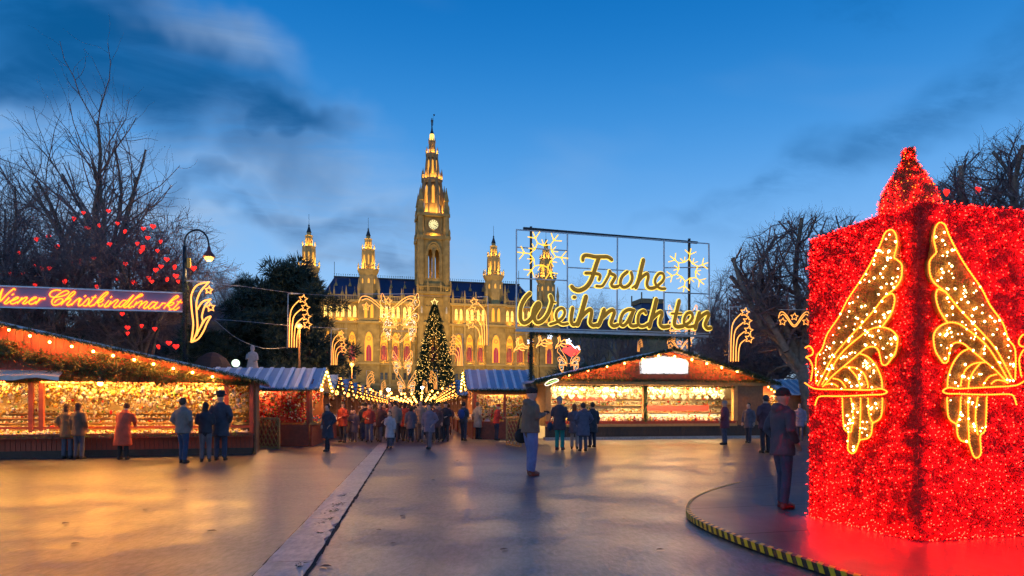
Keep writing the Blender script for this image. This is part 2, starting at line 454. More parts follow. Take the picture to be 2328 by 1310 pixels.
# dark open joint with rotten needles along both flanks
m = MB()
for sgn in (-1, 1):
    a, b = KA + kx * (.222 * sgn), KB + kx * (.222 * sgn); jw = .018 if sgn < 0 else .03
    pts = [a.lerp(b, i / 60) for i in range(61)]
    for i in range(60):
        w0, w1 = jw * rk.uniform(.4, 1.5), jw * rk.uniform(.4, 1.5)
        m.add([pts[i] - kx * w0 / 2, pts[i] + kx * w0, pts[i + 1] + kx * w1, pts[i + 1] - kx * w1 / 2], [(0, 1, 2, 3)])
for i in range(len(m.v)): m.v[i] = (m.v[i][0], m.v[i][1], .005)
part('joint', m, pm('joint_dirt', (.012, .010, .009), .9), kerb)
P, Dv = [], []
for (px, py, n_, s_) in ((752, 1166, 34, .16), (765, 1150, 30, .12), (742, 1185, 26, .10), (782, 1128, 18, .08), (678, 1290, 14, .05), (725, 1215, 14, .05)):
    c = ground(px, py)
    for i in range(n_): P.append((c.x + random.gauss(0, s_ * .35), c.y + random.gauss(0, s_ * 1.3), .014)); Dv.append((random.gauss(0, 1), random.gauss(0, .5), random.uniform(.02, .25)))
o = stuffpart('fallen_needles', blades('fallen_needles', P, Dv, rng.uniform(.03, .08, len(P)), .006, M_fir), kerb)
# scattered twigs and leaves on the wet ground
lm = pm('wet_brown_leaf', (.10, .055, .025), .35, var=.4)
lfm = MB(); pts = [(0, -.05), (.025, -.015), (.03, .02), (0, .06), (-.03, .02), (-.022, -.02)]
lfm.add([(x, y, .004 + .01 * abs(x) / .03) for x, y in pts] + [(0, 0, .004)], [(i, (i + 1) % 6, 6) for i in range(6)])
lme = lfm.mesh('fallen_leaf', lm)
for i, (px, py) in enumerate(((742, 1288), (915, 1174), (1145, 1250), (1040, 1048), (985, 1092), (895, 1236), (150, 1190), (172, 1236), (420, 1114), (1235, 1048), (1290, 1060), (860, 1205), (480, 1208), (330, 1160), (1420, 1180), (1500, 1250))):
    o = link('fallen_leaf', lme, None, ground(px, py, .006), random.uniform(0, 6), random.uniform(.7, 1.3))
    tag(o, 'small brown fallen leaf lying flat on the wet ground', 'leaf', 'fallen leaves on the wet ground')

# ------------------------------------------------------------------ round platform with striped hazard edge
edge = [(2.95, 5.4), (2.66, 6.4), (2.38, 7.75), (2.30, 9.1), (2.62, 10.4), (3.25, 11.7), (4.6, 13.6), (6.6, 15.6), (9.6, 16.8), (12.6, 16.0), (14.4, 13.6), (14.6, 10), (13.2, 6.4), (10.4, 3.6), (7.4, 2.9), (5.0, 3.2), (3.6, 4.2)]
ring = [Vector((x, y, 0)) for x, y in sm(edge, 10, True)]
HP = .085
pf = thing('platform', 'low round dark platform with a black and yellow striped edge carrying the red cube', 'platform', (8.0, 9.6, 0))
off = pf.location
m = MB(); n = len(ring)
m.add([p + Vector((0, 0, HP)) for p in ring], [tuple(range(n))]); 
m.add([p + Vector((0, 0, HP - .02)) for p in ring] + [p + Vector((0, 0, HP)) for p in ring], [(i, (i + 1) % n, n + (i + 1) % n, n + i) for i in range(n)])
part('deck', m, M_disc, pf, off=off)
cen = Vector((8.4, 9.8, 0))
m = MB(); rin = [p + (cen - p).normalized() * .02 for p in ring]
m.add(rin + [p + Vector((0, 0, HP - .022)) for p in rin], [(i, (i + 1) % n, n + (i + 1) % n, n + i) for i in range(n)])
part('skirt', m, M_black, pf, off=off)
# thin seams between the deck boards
for (a, b) in (((1560, 1158), (1838, 1146)), ((1668, 1216), (1838, 1206)), ((1640, 1112), (1838, 1096))):
    A, B = ground(*a, HP), ground(*b, HP); m = MB(); w = (B - A).normalized().cross(Vector((0, 0, 1))) * .008
    m.add([A - w, A + w, B + w, B - w], [(0, 1, 2, 3)]); [m.v.__setitem__(i, (v[0], v[1], HP + .003)) for i, v in enumerate(m.v)]
    part('seam', m, M_black, pf, off=off)
M_yel = pm('hazard_yellow_tape', (.75, .50, .02), .4, var=.12, scale=20)
M_blk = pm('hazard_black_tape', (.02, .02, .02), .4)
rp = resample([tuple(p) for p in ring + [ring[0]]], .06)
tp = MB()
for i in range(len(rp) - 1):
    a, b = Vector(rp[i]), Vector(rp[i + 1]); o1, o2 = (a - cen).normalized(), (b - cen).normalized()
    tp.add([a + o1 * .004 + Vector((0, 0, HP - .075)), b + o2 * .004 + Vector((0, 0, HP - .075)), b + o2 * .004 + Vector((0, 0, HP - .001)), a + o1 * .004 + Vector((0, 0, HP - .001)), a - o1 * .05 + Vector((0, 0, HP + .0035)), b - o2 * .05 + Vector((0, 0, HP + .0035))], [(0, 1, 2, 3), (3, 2, 5, 4)])
tape = part('hazard_tape', tp, M_blk, pf, off=off)
rp = resample([tuple(p) for p in ring + [ring[0]]], .075)
for i in range(0, len(rp) - 2, 2):
    a, b = Vector(rp[i]), Vector(rp[i + 1]); c, d = Vector(rp[i + 1]), Vector(rp[min(i + 2, len(rp) - 1)])
    if a.x > 4.2 and a.y > 5: continue
    oa, ob = (a - cen).normalized(), (b - cen).normalized()
    sk = (b - a) * .55; s = MB()
    up = lambda z: Vector((0, 0, z))
    s.add([a + oa * .008 + up(HP - .072), b + oa * .008 + up(HP - .072), b + sk + ob * .008 + up(HP + .002), a + sk + oa * .008 + up(HP + .002), a + sk * 1.5 - oa * .048 + up(HP + .0075), b + sk * 1.5 - ob * .048 + up(HP + .0075)], [(0, 1, 2, 3), (3, 2, 5, 4)])
    part('yellow_stripe', s, M_yel, tape, off=off)

# ================================================================== trees
M_bark = pm('winter_bark', (.15, .115, .095), .85, var=.4, scale=14, bump=.5, bscale=30)
M_bark2 = pm('plane_tree_bark', (.24, .20, .16), .85, var=.45, scale=5, bump=.4, bscale=30)
M_twig = pm('bare_twigs', (.22, .155, .15), .85, var=.3)
M_pine = pm('pine_needles', (.035, .055, .034), .65, var=.5, scale=3)
M_pine2 = pm('pine_needles_light', (.085, .105, .065), .65, var=.5, scale=3)
def grow_tree(rnd, base, height, spread, trunk_h, r0, limbs, dens=1.0, droop=0.0, lean=(0, 0), upness=.35, levels=4, wig=.22, env=None, twigs=0, twl=.45):
    segs = [[], []]
    def rv():
        while True:
            v = Vector((rnd.uniform(-1, 1), rnd.uniform(-1, 1), rnd.uniform(-1, 1)))
            if .05 < v.length < 1: return v.normalized()
    def grow(p, d, L, r, lev):
        k = (6, 6, 5, 4, 3)[min(lev, 4)]; st = L / k; q = p.copy(); rr = r
        for i in range(k):
            d = (d + rv() * wig * (1 + .25 * lev) + Vector((0, 0, upness * .22 if lev < 3 else -droop))).normalized()
            nq = q + d * st
            if env and lev > 0 and sum(((nq[a] - env[a]) / env[a + 3]) ** 2 for a in range(3)) > 1: break
            nr = r * (1 - .62 * (i + 1) / k)
            segs[0 if lev < 2 else 1].append((tuple(q), tuple(nq), rr, nr)); 
            if lev < levels:
                nb = (1, 2, 2, 2, 0)[lev] if i > 0 or lev > 1 else 0
                if rnd.random() > dens: nb = max(0, nb - 1)
                for _ in range(nb):
                    side = rv(); side = (side - d * side.dot(d)).normalized()
                    bd = (d * rnd.uniform(.45, .95) + side * rnd.uniform(.6, 1.0) + Vector((0, 0, upness * .25))).normalized()
                    grow(q.lerp(nq, rnd.random()), bd, L * rnd.uniform(.38, .62), max(.006, nr * rnd.uniform(.45, .65)), lev + 1)
            q = nq; rr = nr
    b = Vector(base); top = b + Vector((lean[0], lean[1], trunk_h)); q = b; k = 6; rr = r0 * 1.25
    for i in range(k):
        nq = b.lerp(top, (i + 1) / k) + Vector((rnd.uniform(-.06, .06), rnd.uniform(-.06, .06), 0)) * trunk_h * .2
        nr = r0 * (1 - .35 * (i + 1) / k); segs[0].append((tuple(q), tuple(nq), rr, nr)); q = nq; rr = nr
    for i in range(limbs):
        a = 2 * PI * (i + rnd.uniform(-.3, .3)) / limbs; t = rnd.uniform(.72, 1.0) if i else 1.0
        s = b.lerp(q, t); h = height - s.z + b.z
        tilt = rnd.uniform(.5, 1.0) if i else .15
        d = Vector((math.cos(a) * spread * tilt, math.sin(a) * spread * tilt, h * rnd.uniform(.55, .95)))
        grow(s, d.normalized(), d.length * rnd.uniform(.72, .9), r0 * rnd.uniform(.42, .6), 0 if levels > 3 else 1)
    return segs
def tree(name, label, base, seed, group=None, mats=None, **k):
    rnd = random.Random(seed); sg = grow_tree(rnd, base, **k)
    t = thing(name, label, 'tree', base, 0, group)
    mats = mats or (M_bark, M_twig)
    if k.get('twigs'):
        g3 = np.random.default_rng(seed); S1 = np.array([q[0] + q[1] for q in sg[1]]); n = len(S1) * k['twigs']; i = np.repeat(np.arange(len(S1)), k['twigs'])
        a = S1[i, :3] + (S1[i, 3:] - S1[i, :3]) * g3.random((n, 1)); d = unit(unit(S1[i, 3:] - S1[i, :3]) + g3.normal(size=(n, 3)) * .55 + np.array([0, 0, .12])); L1 = g3.uniform(.4, 1, (n, 1)) * k.get('twl', .45)
        b = a + d * L1; e = b + unit(d + g3.normal(size=(n, 3)) * .4) * L1 * .8
        tw = [(tuple(x), tuple(y), .009, .007) for x, y in zip(a, b)] + [(tuple(x), tuple(y), .007, .003) for x, y in zip(b, e)]
        sg = (sg[0], sg[1] + tw)
    for nm, s, mt, n in (('trunk', sg[0], mats[0], 7), ('crown', sg[1], mats[1], 3)):
        if not s: continue
        me = seg_mesh(nm, [q[0] for q in s], [q[1] for q in s], [q[2] for q in s], [q[3] for q in s], mt, n, off=base)
        link(nm, me, t)
    return t, sg
def gz(px, Y): return ((px - CX) / FPX * Y, Y, 0)
T_TALL, SG_TALL = tree('bare_tree', 'tall slender leafless tree rising highest above the left stall', gz(243, 37), 11, height=18.2, spread=5.6, trunk_h=8.4, r0=.30, limbs=9, dens=.62, levels=3, upness=.5, wig=.2)
T_DENSE, SG_D = tree('bare_tree', 'broad dense leafless tree at the left edge of the picture', gz(40, 44), 5, height=17.0, spread=7.0, trunk_h=6.0, r0=.34, limbs=10, dens=.7, upness=.2, levels=3, twigs=3, twl=.6, env=(-31, 44, 11.0, 6.5, 6.5, 6.6))
T_RED, SG_R = tree('bare_tree', 'bushy leafless tree hung with glowing red hearts behind the banner', gz(325, 33), 21, height=11.6, spread=5.2, trunk_h=4.2, r0=.22, limbs=11, dens=.75, droop=.02, levels=3, twigs=3, twl=.5, env=(-17.3, 33, 6.9, 4.4, 4.4, 4.6))
T_RED2, SG_R2 = tree('bare_tree', 'low spreading leafless tree hung with red hearts at far left', gz(110, 32), 33, height=10.6, spread=5.5, trunk_h=3.4, r0=.24, limbs=9, dens=.7, droop=.02, levels=3, twigs=3, twl=.5)
tree('bare_tree', 'distant leafless tree left of the pine', gz(520, 78), 41, height=17, spread=6, trunk_h=7, r0=.3, limbs=6, dens=.75)
tree('plane_tree', 'large gnarled leafless tree directly left of the red cube', gz(1850, 38), 52, mats=(M_bark2, M_twig), height=16.5, spread=7.0, trunk_h=4.2, r0=.42, limbs=14, dens=.85, lean=(-.8, 0), upness=.15, wig=.32, levels=3, twigs=3, twl=.5, env=(15.9, 38, 7.6, 4.4, 4.4, 4.6))
tree('plane_tree', 'leafless tree top showing above the right side of the red cube', gz(2285, 29), 61, mats=(M_bark2, M_twig), height=15.5, spread=5.5, trunk_h=5.6, r0=.34, limbs=13, dens=.85, upness=.25, wig=.28, levels=3, twigs=3, twl=.5, env=(20.6, 29, 8.8, 3.7, 3.6, 4.0))
tree('plane_tree', 'leafless tree behind the right end of the gold greeting sign', gz(1660, 62), 71, mats=(M_bark2, M_twig), height=13, spread=7, trunk_h=4, r0=.4, limbs=10, dens=.8, upness=.12, wig=.3, levels=3, twigs=4, twl=.6, env=(18.5, 62, 8.0, 6.2, 6, 6.0))
tree('bare_tree', 'dark leafless tree below the middle of the gold greeting sign', gz(1425, 82), 83, height=13.0, spread=6.5, trunk_h=5, r0=.34, limbs=7, dens=.7, upness=.1, wig=.3)
tree('bare_tree', 'small far leafless tree peeping out between the gold letters', gz(1352, 120), 93, height=20, spread=6, trunk_h=8, r0=.35, limbs=6, dens=.7)
tree('plane_tree', 'leafless tree half hidden by the left side of the red cube', gz(1760, 52), 97, mats=(M_bark2, M_twig), height=11.5, spread=7, trunk_h=3, r0=.36, limbs=10, dens=.8, upness=.05, wig=.32, levels=3, twigs=4, twl=.6)
tree('bare_tree', 'darker leafless tree behind the dense one at far left', gz(-40, 56), 103, height=15, spread=8, trunk_h=5, r0=.36, limbs=8, dens=.9, levels=3, twigs=3, twl=.8)
tree('bare_tree', 'leafless tree standing behind the heart-hung trees', gz(330, 60), 107, height=13.5, spread=8, trunk_h=4, r0=.3, limbs=9, dens=.85, levels=3, twigs=3, twl=.8)
def needle_mass(centers, radii, n, L, seed):
    r = np.random.default_rng(seed); C = np.array(centers); Rr = np.array(radii); w = (Rr[:, 0] * Rr[:, 1] * Rr[:, 2]) ** .6; w /= w.sum()
    i = r.choice(len(C), n, p=w); d = unit(r.normal(size=(n, 3))); t = r.uniform(.45, 1.0, (n, 1)) ** .5
    P = C[i] + d * Rr[i] * t; Dv = unit(d + np.array([0, 0, .35]) + r.normal(size=(n, 3)) * .55)
    return P, Dv
def pine(label, base, seed, H, Wd, n, clumps=60, taper=.55, group=None, low=.12):
    rnd = random.Random(seed); t = thing('pine_tree', label, 'tree', base, 0, group)
    S = []; C, Rr = [], []; b = Vector(base)
    S.append((tuple(b), tuple(b + Vector((.2, 0, H * .5))), H * .026, H * .018)); S.append((tuple(b + Vector((.2, 0, H * .5))), tuple(b + Vector((0, 0, H * .96))), H * .018, .03))
    for i in range(clumps):
        f = low + (1 - low) * ((i + .5) / clumps); z = H * f; a = rnd.uniform(0, 2 * PI)
        rad = Wd / 2 * (1 - f) ** taper * rnd.uniform(.35, 1.08)
        p = b + Vector((math.cos(a) * rad, math.sin(a) * rad, z + rnd.uniform(-.3, .3)))
        S.append((tuple(b + Vector((0, 0, max(.5, z - rad * .25)))), tuple(p), .07, .02))
        q = rnd.uniform(.55, 1.05) * Wd / 9
        C.append(tuple(p)); Rr.append((q * 1.5, q * 1.5, q * .62))
        for _ in range(2):
            C.append(tuple(p + Vector((rnd.gauss(0, q), rnd.gauss(0, q), rnd.gauss(0, q * .4))))); Rr.append((q * .8, q * .8, q * .45))
    link('trunk', seg_mesh('trunk', [s[0] for s in S], [s[1] for s in S], [s[2] for s in S], [s[3] for s in S], M_bark, 6, off=base), t)
    P, Dv = needle_mass(C, Rr, n, 1, seed)
    link('crown', blades('crown', P, Dv, np.random.default_rng(seed).uniform(.35, .75, n) * Wd / 12, .10 * Wd / 12, [M_pine, M_pine2], mi=(np.random.default_rng(seed).random(n) < .3).astype(int), off=base), t)
    return t
pine('dark wide pine tree in front of the city hall left of the market street', gz(655, 58), 3, 12.6, 11.5, 42000, 70, .42)
pine('dark pine tree rising behind the street lamp', gz(560, 66), 4, 13.2, 7.5, 22000, 46, .6)
pine('dark evergreen filling the gap behind the left banner', gz(60, 50), 6, 7.5, 12, 24000, 50, .4)
pine('dark evergreen behind the statue', gz(470, 56), 8, 7.5, 9, 20000, 40, .4)
tree('plane_tree', 'far leafless tree between the gold sign and the red cube', gz(1705, 84), 171, mats=(M_bark2, M_twig), height=11, spread=8, trunk_h=3, r0=.34, limbs=9, dens=.9, upness=.1, wig=.3)
pine('low dark evergreen under the gold greeting sign', gz(1370, 150), 12, 9.0, 30, 20000, 44, .3)
pine('dark evergreen behind the heart-hung trees', gz(250, 70), 14, 9.5, 15, 22000, 50, .4)
# glowing red hearts hung in the branches
G_red = glow('red_heart_lantern', (1.0, .02, .012), 1.7)
hm = MB(); hp = []
for i in range(20):
    t = 2 * PI * i / 20; hp.append((.16 * math.sin(t) ** 3, (.13 * math.cos(t) - .05 * math.cos(2 * t) - .02 * math.cos(3 * t) - .01 * math.cos(4 * t))))
rings = []
for k in range(1, 8):
    a = PI * k / 8; rings.append([(x * math.sin(a), -.09 * math.cos(a), z * math.sin(a)) for x, z in hp])
hm.loft(rings); hmesh = hm.mesh('red_heart', G_red, True)
allends = [s[1] for s in SG_R[1] + SG_R2[1]]
hearts = [(247, 480, 33), (190, 484, 33), (168, 497, 33), (225, 512, 33), (267, 508, 33), (284, 526, 32), (199, 519, 34), (326, 520, 32), (348, 515, 31), (336, 541, 31), (365, 549, 31), (312, 554, 32), (325, 563, 32), (320, 571, 32), (358, 570, 31), (249, 556, 33), (83, 544, 33), (110, 538, 33), (43, 574, 32), (213, 587, 33), (285, 600, 32), (379, 590, 31), (366, 606, 31), (397, 607, 31), (440, 610, 30), (77, 605, 32), (95, 610, 32), (112, 610, 32), (182, 594, 33), (163, 600, 33), (24, 621, 32), (51, 621, 32), (345, 640, 31), (380, 635, 31), (400, 628, 31), (405, 640, 31), (354, 614, 31), (267, 634, 32), (304, 642, 32), (80, 648, 31), (50, 703, 31), (278, 714, 30), (322, 741, 30), (352, 748, 30), (290, 745, 30), (384, 780, 30), (360, 788, 30), (400, 788, 30), (290, 758, 30), (338, 632, 33), (130, 560, 33), (147, 640, 31), (220, 652, 31)]
for px, py, Y in hearts:
    o = link('red_heart', hmesh, None, ray(px, py, Y), (random.uniform(-.3, .3), 0, random.uniform(-.8, .8)), random.uniform(.55, .85))
    tag(o, 'glowing red heart hanging ' + ('below the neon banner, just above the left stall roof' if py > 700 else 'right above the top edge of the neon banner' if py > 625 else 'in the trees at far left, above the banner' if px < 150 else 'high in the tree directly left of the street lamp' if px > 300 else 'in the middle trees over the word on the banner'), 'lantern', 'red hearts hung in the trees on the left')
for (px, py, lb) in ((2152, 437, 'glowing red heart in the tree right beside the top ornament of the red cube'), (2223, 432, 'glowing red heart in the tree farther right above the red cube')):
    tag(link('red_heart', hmesh, None, ray(px, py, 28), (0, 0, .4), 1.0), lb, 'lantern')

# ================================================================== city hall
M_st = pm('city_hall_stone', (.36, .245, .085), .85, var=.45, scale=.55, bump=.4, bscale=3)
M_st2 = pm('city_hall_stone_unlit', (.24, .17, .09), .85, var=.28, scale=.9, bump=.25, bscale=3)  # darker copy of the stone, the unlit look put into its colour
M_slate = pm('blue_slate_roof', (.030, .045, .115), .42, var=.22, scale=1.2, bump=.2, bscale=5)
M_lead = pm('dark_lead', (.035, .04, .045), .45, .4)
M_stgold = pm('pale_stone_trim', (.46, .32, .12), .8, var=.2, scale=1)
G_win = glow('lit_window_glass', (1.0, .40, .03), .8)
G_winh = glow('lit_window_glass_pale', (1.0, .66, .16), 1.3)
G_deep = glow('lit_recess_glass', (1.0, .34, .03), .8)
M_curt = pm('red_curtain_glass', (.30, .02, .05), .35, var=.4, scale=.8, emit=(.45, .02, .06), es=.35)
M_dkglass = pm('dark_blue_glass', (.03, .045, .08), .12, var=.2, spec=.8)
AH = R(14.0)
CH = thing('city_hall', 'floodlit gothic city hall with blue roof and a tall central clock tower', 'building', (-27.07, 242, 0), AH)
def arch_pts(cx, w, zs, za, n=8):
    """pointed arch from left springing to right springing"""
    h = w / 2; L = []
    for i in range(n + 1):
        t = i / n; x = -h + h * t; z = zs + (za - zs) * math.sqrt(max(0, 1 - (1 - t) ** 1.9)); L.append((cx + x, z))
    return L + [(2 * cx - x, z) for x, z in L[-2::-1]]
def arch_wall(m, x0, x1, z0, z1, y, depth, openings):
    """wall panel with pointed openings (cx, w, zbottom, zspring, zapex), reveals going back"""
    xs = x0
    for (cx, w, zb, zs, za) in sorted(openings):
        l, r = cx - w / 2, cx + w / 2
        m.add([(xs, y, z0), (l, y, z0), (l, y, z1), (xs, y, z1)], [(0, 1, 2, 3)])
        if zb > z0: m.add([(l, y, z0), (r, y, z0), (r, y, zb), (l, y, zb)], [(0, 1, 2, 3)])
        A = arch_pts(cx, w, zs, za); n = len(A)
        m.add([(a, y, b) for a, b in A] + [(a, y, z1) for a, b in A], [(i, i + 1, n + i + 1, n + i) for i in range(n - 1)])
        C = [(l, zb)] + A + [(r, zb)]; k = len(C)
        m.add([(a, y, b) for a, b in C] + [(a, y + depth, b) for a, b in C], [(i, (i + 1) % k, k + (i + 1) % k, k + i) for i in range(k)])
        xs = r
    m.add([(xs, y, z0), (x1, y, z0), (x1, y, z1), (xs, y, z1)], [(0, 1, 2, 3)])
def arch_pane(m, cx, w, zb, zs, za, y, t=.05):
    A = arch_pts(cx, w, zs, za); m.prism([(cx - w / 2, zb)] + A + [(cx + w / 2, zb)], y, y + t)
fy_ = 3.4 - 4.55
BAY = [8.9, 12.8, 16.7, 27.2, 31.1, 35.0]
bays = sorted([-b for b in BAY] + BAY)
# --- main walls
op = [(b, 2.9, 17.6, 23.6, 27.6) for b in bays]
lo = [(b + d, .95, 11.4, 13.6, 13.75) for b in bays for d in (-.75, .75)]
ga = [(b, 2.8, .3, 5.6, 8.2) for b in bays]
up = [(b + d, .98, 32.2, 35.0, 36.2) for b in bays for d in (-.85, .85)]
for s in (-1, 1):
    def seg(a, b, z0, z1, y, dep, O):
        x0, x1 = (a, b) if s > 0 else (-b, -a)
        wm = MB(); arch_wall(wm, x0, x1, z0, z1, y, dep, [o for o in O if x0 < o[0] < x1]); part('wall', wm, M_st, CH)
    for a, b in ((5.6, 19.0), (24.6, 38.2)):
        seg(a, b, 0, 9.4, -.2, 1.1, ga); seg(a, b, 9.4, 16.6, -.1, .5, lo); seg(a, b, 16.6, 30.4, 0, 1.2, op); seg(a, b, 30.4, 37.4, .15, .6, up)
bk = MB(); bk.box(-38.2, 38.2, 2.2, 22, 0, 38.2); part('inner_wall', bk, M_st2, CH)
for (z0, z1, d) in ((9.2, 9.7, .55), (16.3, 16.9, .75), (30.2, 30.9, .8), (37.2, 38.0, .95)):
    for s in (-1, 1):
        for a, b in ((5.6, 19.0), (24.6, 38.2)):
            part('cornice', MB().box(min(s * a, s * b), max(s * a, s * b), -d, .3, z0, z1), M_stgold, CH)
for s in (-1, 1):
    for a, b in ((5.6, 19.0), (24.6, 38.2)):
        x = a; bl = MB()
        bl.box(min(s * a, s * b), max(s * a, s * b), -.75, -.55, 39.3, 39.6)
        while x < b - .3:
            bl.box(s * x - .1, s * x + .1, -.75, -.57, 38.0, 39.3); x += .55
        for z in (16.9,):
            bl.box(min(s * a, s * b), max(s * a, s * b), -.72, -.56, 17.75, 17.95); x = a
            while x < b - .3: bl.box(s * x - .08, s * x + .08, -.7, -.58, 16.9, 17.75); x += .5
        # blind arcade frieze under the upper cornice
        x = a + .3
        while x < b - .3:
            bl.box(s * x - .14, s * x + .14, -.16, .0, 28.6, 29.7); x += .6
        part('balustrade', bl, M_stgold, CH, kind='stuff')
# buttress strips with small pinnacles
for b in [v for q in (6.7, 10.85, 14.75, 18.6, 25.1, 29.15, 33.05, 37.2) for v in (-q, q)]:
    m = MB(); m.box(b - .34, b + .34, -.5, .1, 0, 30.2); m.box(b - .26, b + .26, -.42, .2, 30.9, 37.2)
    m.loft([[(b + .3 * c, -.6 + .3 * d, z) for c, d in ((-1, -1), (1, -1), (1, 1), (-1, 1))] if r else [(b + .03 * c, -.6 + .03 * d, z) for c, d in ((-1, -1), (1, -1), (1, 1), (-1, 1))] for z, r in ((38.0, 1), (40.4, 1), (42.6, 0))])
    part('buttress', m, M_stgold, CH)
# windows, each with glass, curtain or bars of its own
def big_window_parts():
    fr = MB()
    A = arch_pts(0, 2.9, 23.6, 27.6)
    for off_, w in ((.0, .24),):
        P = [(-1.33, 17.6)] + [(x * .92, z - .12) for x, z in A] + [(1.33, 17.6)]
        fr.tube([(x, .45, z) for x, z in P], .16, 5)
    for x in (-.62, .62):
        fr.box(x - .09, x + .09, .38, .6, 21.6 if False else 17.6, 23.6)
    B = arch_pts(0, 2.1, 21.6, 23.6); fr.tube([(x, .42, z) for x, z in B], .12, 5)
    ringp = [(.62 * math.cos(2 * PI * i / 12), .42, 25.4 + .62 * math.sin(2 * PI * i / 12)) for i in range(12)]
    fr.tube(ringp, .12, 5, closed=True)
    for i in range(3):
        a = PI / 2 + 2 * PI * i / 3; fr.bar((0, .42, 25.4), (.6 * math.cos(a), .42, 25.4 + .6 * math.sin(a)), .12)
    fr.bar((0, .5, 17.6), (0, .5, 22.4), .12)
    pa = MB(); arch_pane(pa, 0, 2.9, 17.6, 23.6, 27.6, 1.0, .06)
    cu = MB(); arch_pane(cu, 0, 2.1, 17.6, 21.2, 23.0, .85, .06)
    return fr.mesh('frame', M_stgold), pa.mesh('glass', G_deep), cu.mesh('curtain', M_curt)
fme, pme, cme = big_window_parts()
pa2 = MB(); arch_pane(pa2, 0, 2.9, 17.6, 23.6, 27.6, 1.0, .06); pme2 = pa2.mesh('glass', G_win)
wf = MB(); arch_pane(wf, 0, .98, 32.2, 35.0, 36.2, .55, .06); ume = wf.mesh('window', G_winh)
wb = MB(); wb.bar((0, .5, 32.2), (0, .5, 36), .09); wb.bar((-.45, .5, 34.2), (.45, .5, 34.2), .09); wbm = wb.mesh('glazing_bar', M_st2)
lw = MB(); lw.box(-.47, .47, .3, .36, 11.4, 13.7); lme2 = lw.mesh('window', M_dkglass)
lb = MB(); lb.bar((0, .27, 11.4), (0, .27, 13.7), .07); lb.bar((-.46, .27, 12.7), (.46, .27, 12.7), .07); lbm = lb.mesh('glazing_bar', M_st2)
gw = MB(); arch_pane(gw, 0, 2.8, .3, 5.6, 8.2, .7, .08); gme = gw.mesh('arch_door', pm('dim_arcade_interior', (.10, .06, .035), .8, emit=(1, .4, .08), es=.10))
def add_windows(b, root):
    w = link('window', pme2, root, (b, 0, 0)); link('frame', fme, w); link('curtain', cme, w)
    for d in (-.85, .85): u = link('window', ume, root, (b + d, 0, 0)); link('glazing_bar', wbm, u)
    for d in (-.75, .75): u = link('window', lme2, root, (b + d, 0, 0)); link('glazing_bar', lbm, u)
    link('arch_door', gme, root, (b, 0, 0))
for b in bays: add_windows(b, CH)
# standing figures under canopies on the piers between the great windows
sf = MB(); sf.lathe([(.30, 0), (.34, .4), (.26, 1.2), (.32, 1.6), (.13, 1.8), (.17, 2.05), (.04, 2.3)], 8); sf.loft([[(w * a, w * b, z) for a, b in ((-1, -1), (1, -1), (1, 1), (-1, 1))] for w, z in ((.42, 2.7), (.42, 3.0), (.03, 4.6))]); sf.box(-.42, .42, -.42, .42, -.5, 0)
sfm = sf.mesh('pier_statue', M_stgold)
for b in [v for q in (6.7, 10.85, 14.75, 18.6, 25.1, 29.15, 33.05, 37.2) for v in (-q, q)]: link('pier_statue', sfm, CH, (b, -.85, 21.6))
rb = MB()
for x in (-3.3, -2.9, 2.9, 3.3): rb.box(x - .09, x + .09, fy_ - .22, fy_, 43.3, 59.3)
for z in (46.0, 49.0, 52.0): rb.box(-3.5, -2.7, fy_ - .16, fy_, z, z + .25); rb.box(2.7, 3.5, fy_ - .16, fy_, z, z + .25)
part('tower_rib', rb, M_st, CH, kind='stuff')
# --- hipped roof with cresting and lucarnes
rf = MB(); E = 37.4; rz = 47.0
rf.add([(-E, -.3, 38.4), (E, -.3, 38.4), (E, 21, 38.4), (-E, 21, 38.4), (-33, 9.5, rz), (33, 9.5, rz), (33, 11, rz), (-33, 11, rz)],
       [(0, 1, 5, 4), (1, 2, 6, 5), (2, 3, 7, 6), (3, 0, 4, 7), (4, 5, 6, 7)])
roof = part('roof', rf, M_slate, CH)
cr_ = MB(); cr_.box(-33.2, 33.2, 9.3, 11.2, rz, rz + .45); x = -33
while x < 33: cr_.box(x - .05, x + .05, 9.45, 9.6, rz + .45, rz + 1.15); cr_.box(x - .16, x + .16, 9.47, 9.58, rz + 1.15, rz + 1.3); x += .75
for x in (-33, 33): cr_.bar((x, 10.2, rz), (x, 10.2, rz + 5.5), .16)
part('ridge_cresting', cr_, M_lead, roof)
dm = MB(); dm.prism([(-.75, 0), (.75, 0), (0, 2.1)], -.2, 1.8); dm.bar((0, -.2, 2.0), (0, -.2, 3.1), .12)
dme = dm.mesh('lucarne', M_stgold)
dk = MB(); dk.prism([(-.38, .1), (.38, .1), (0, 1.2)], -.28, -.22); dkm = dk.mesh('lucarne_opening', M_black)
for row, (f, n_) in enumerate(((.12, 18), (.58, 15))):
    w = E - 4.4 * f - 2.4
    for i in range(n_):
        x = -w + 2 * w * i / (n_ - 1)
        if abs(x) < 6.5 or 19 < abs(x) < 24.6: continue
        o = link('lucarne', dme, roof, (x, -.3 + 9.8 * f - .1, 38.4 + 8.6 * f), None, 1.0 if row == 0 else .8); 
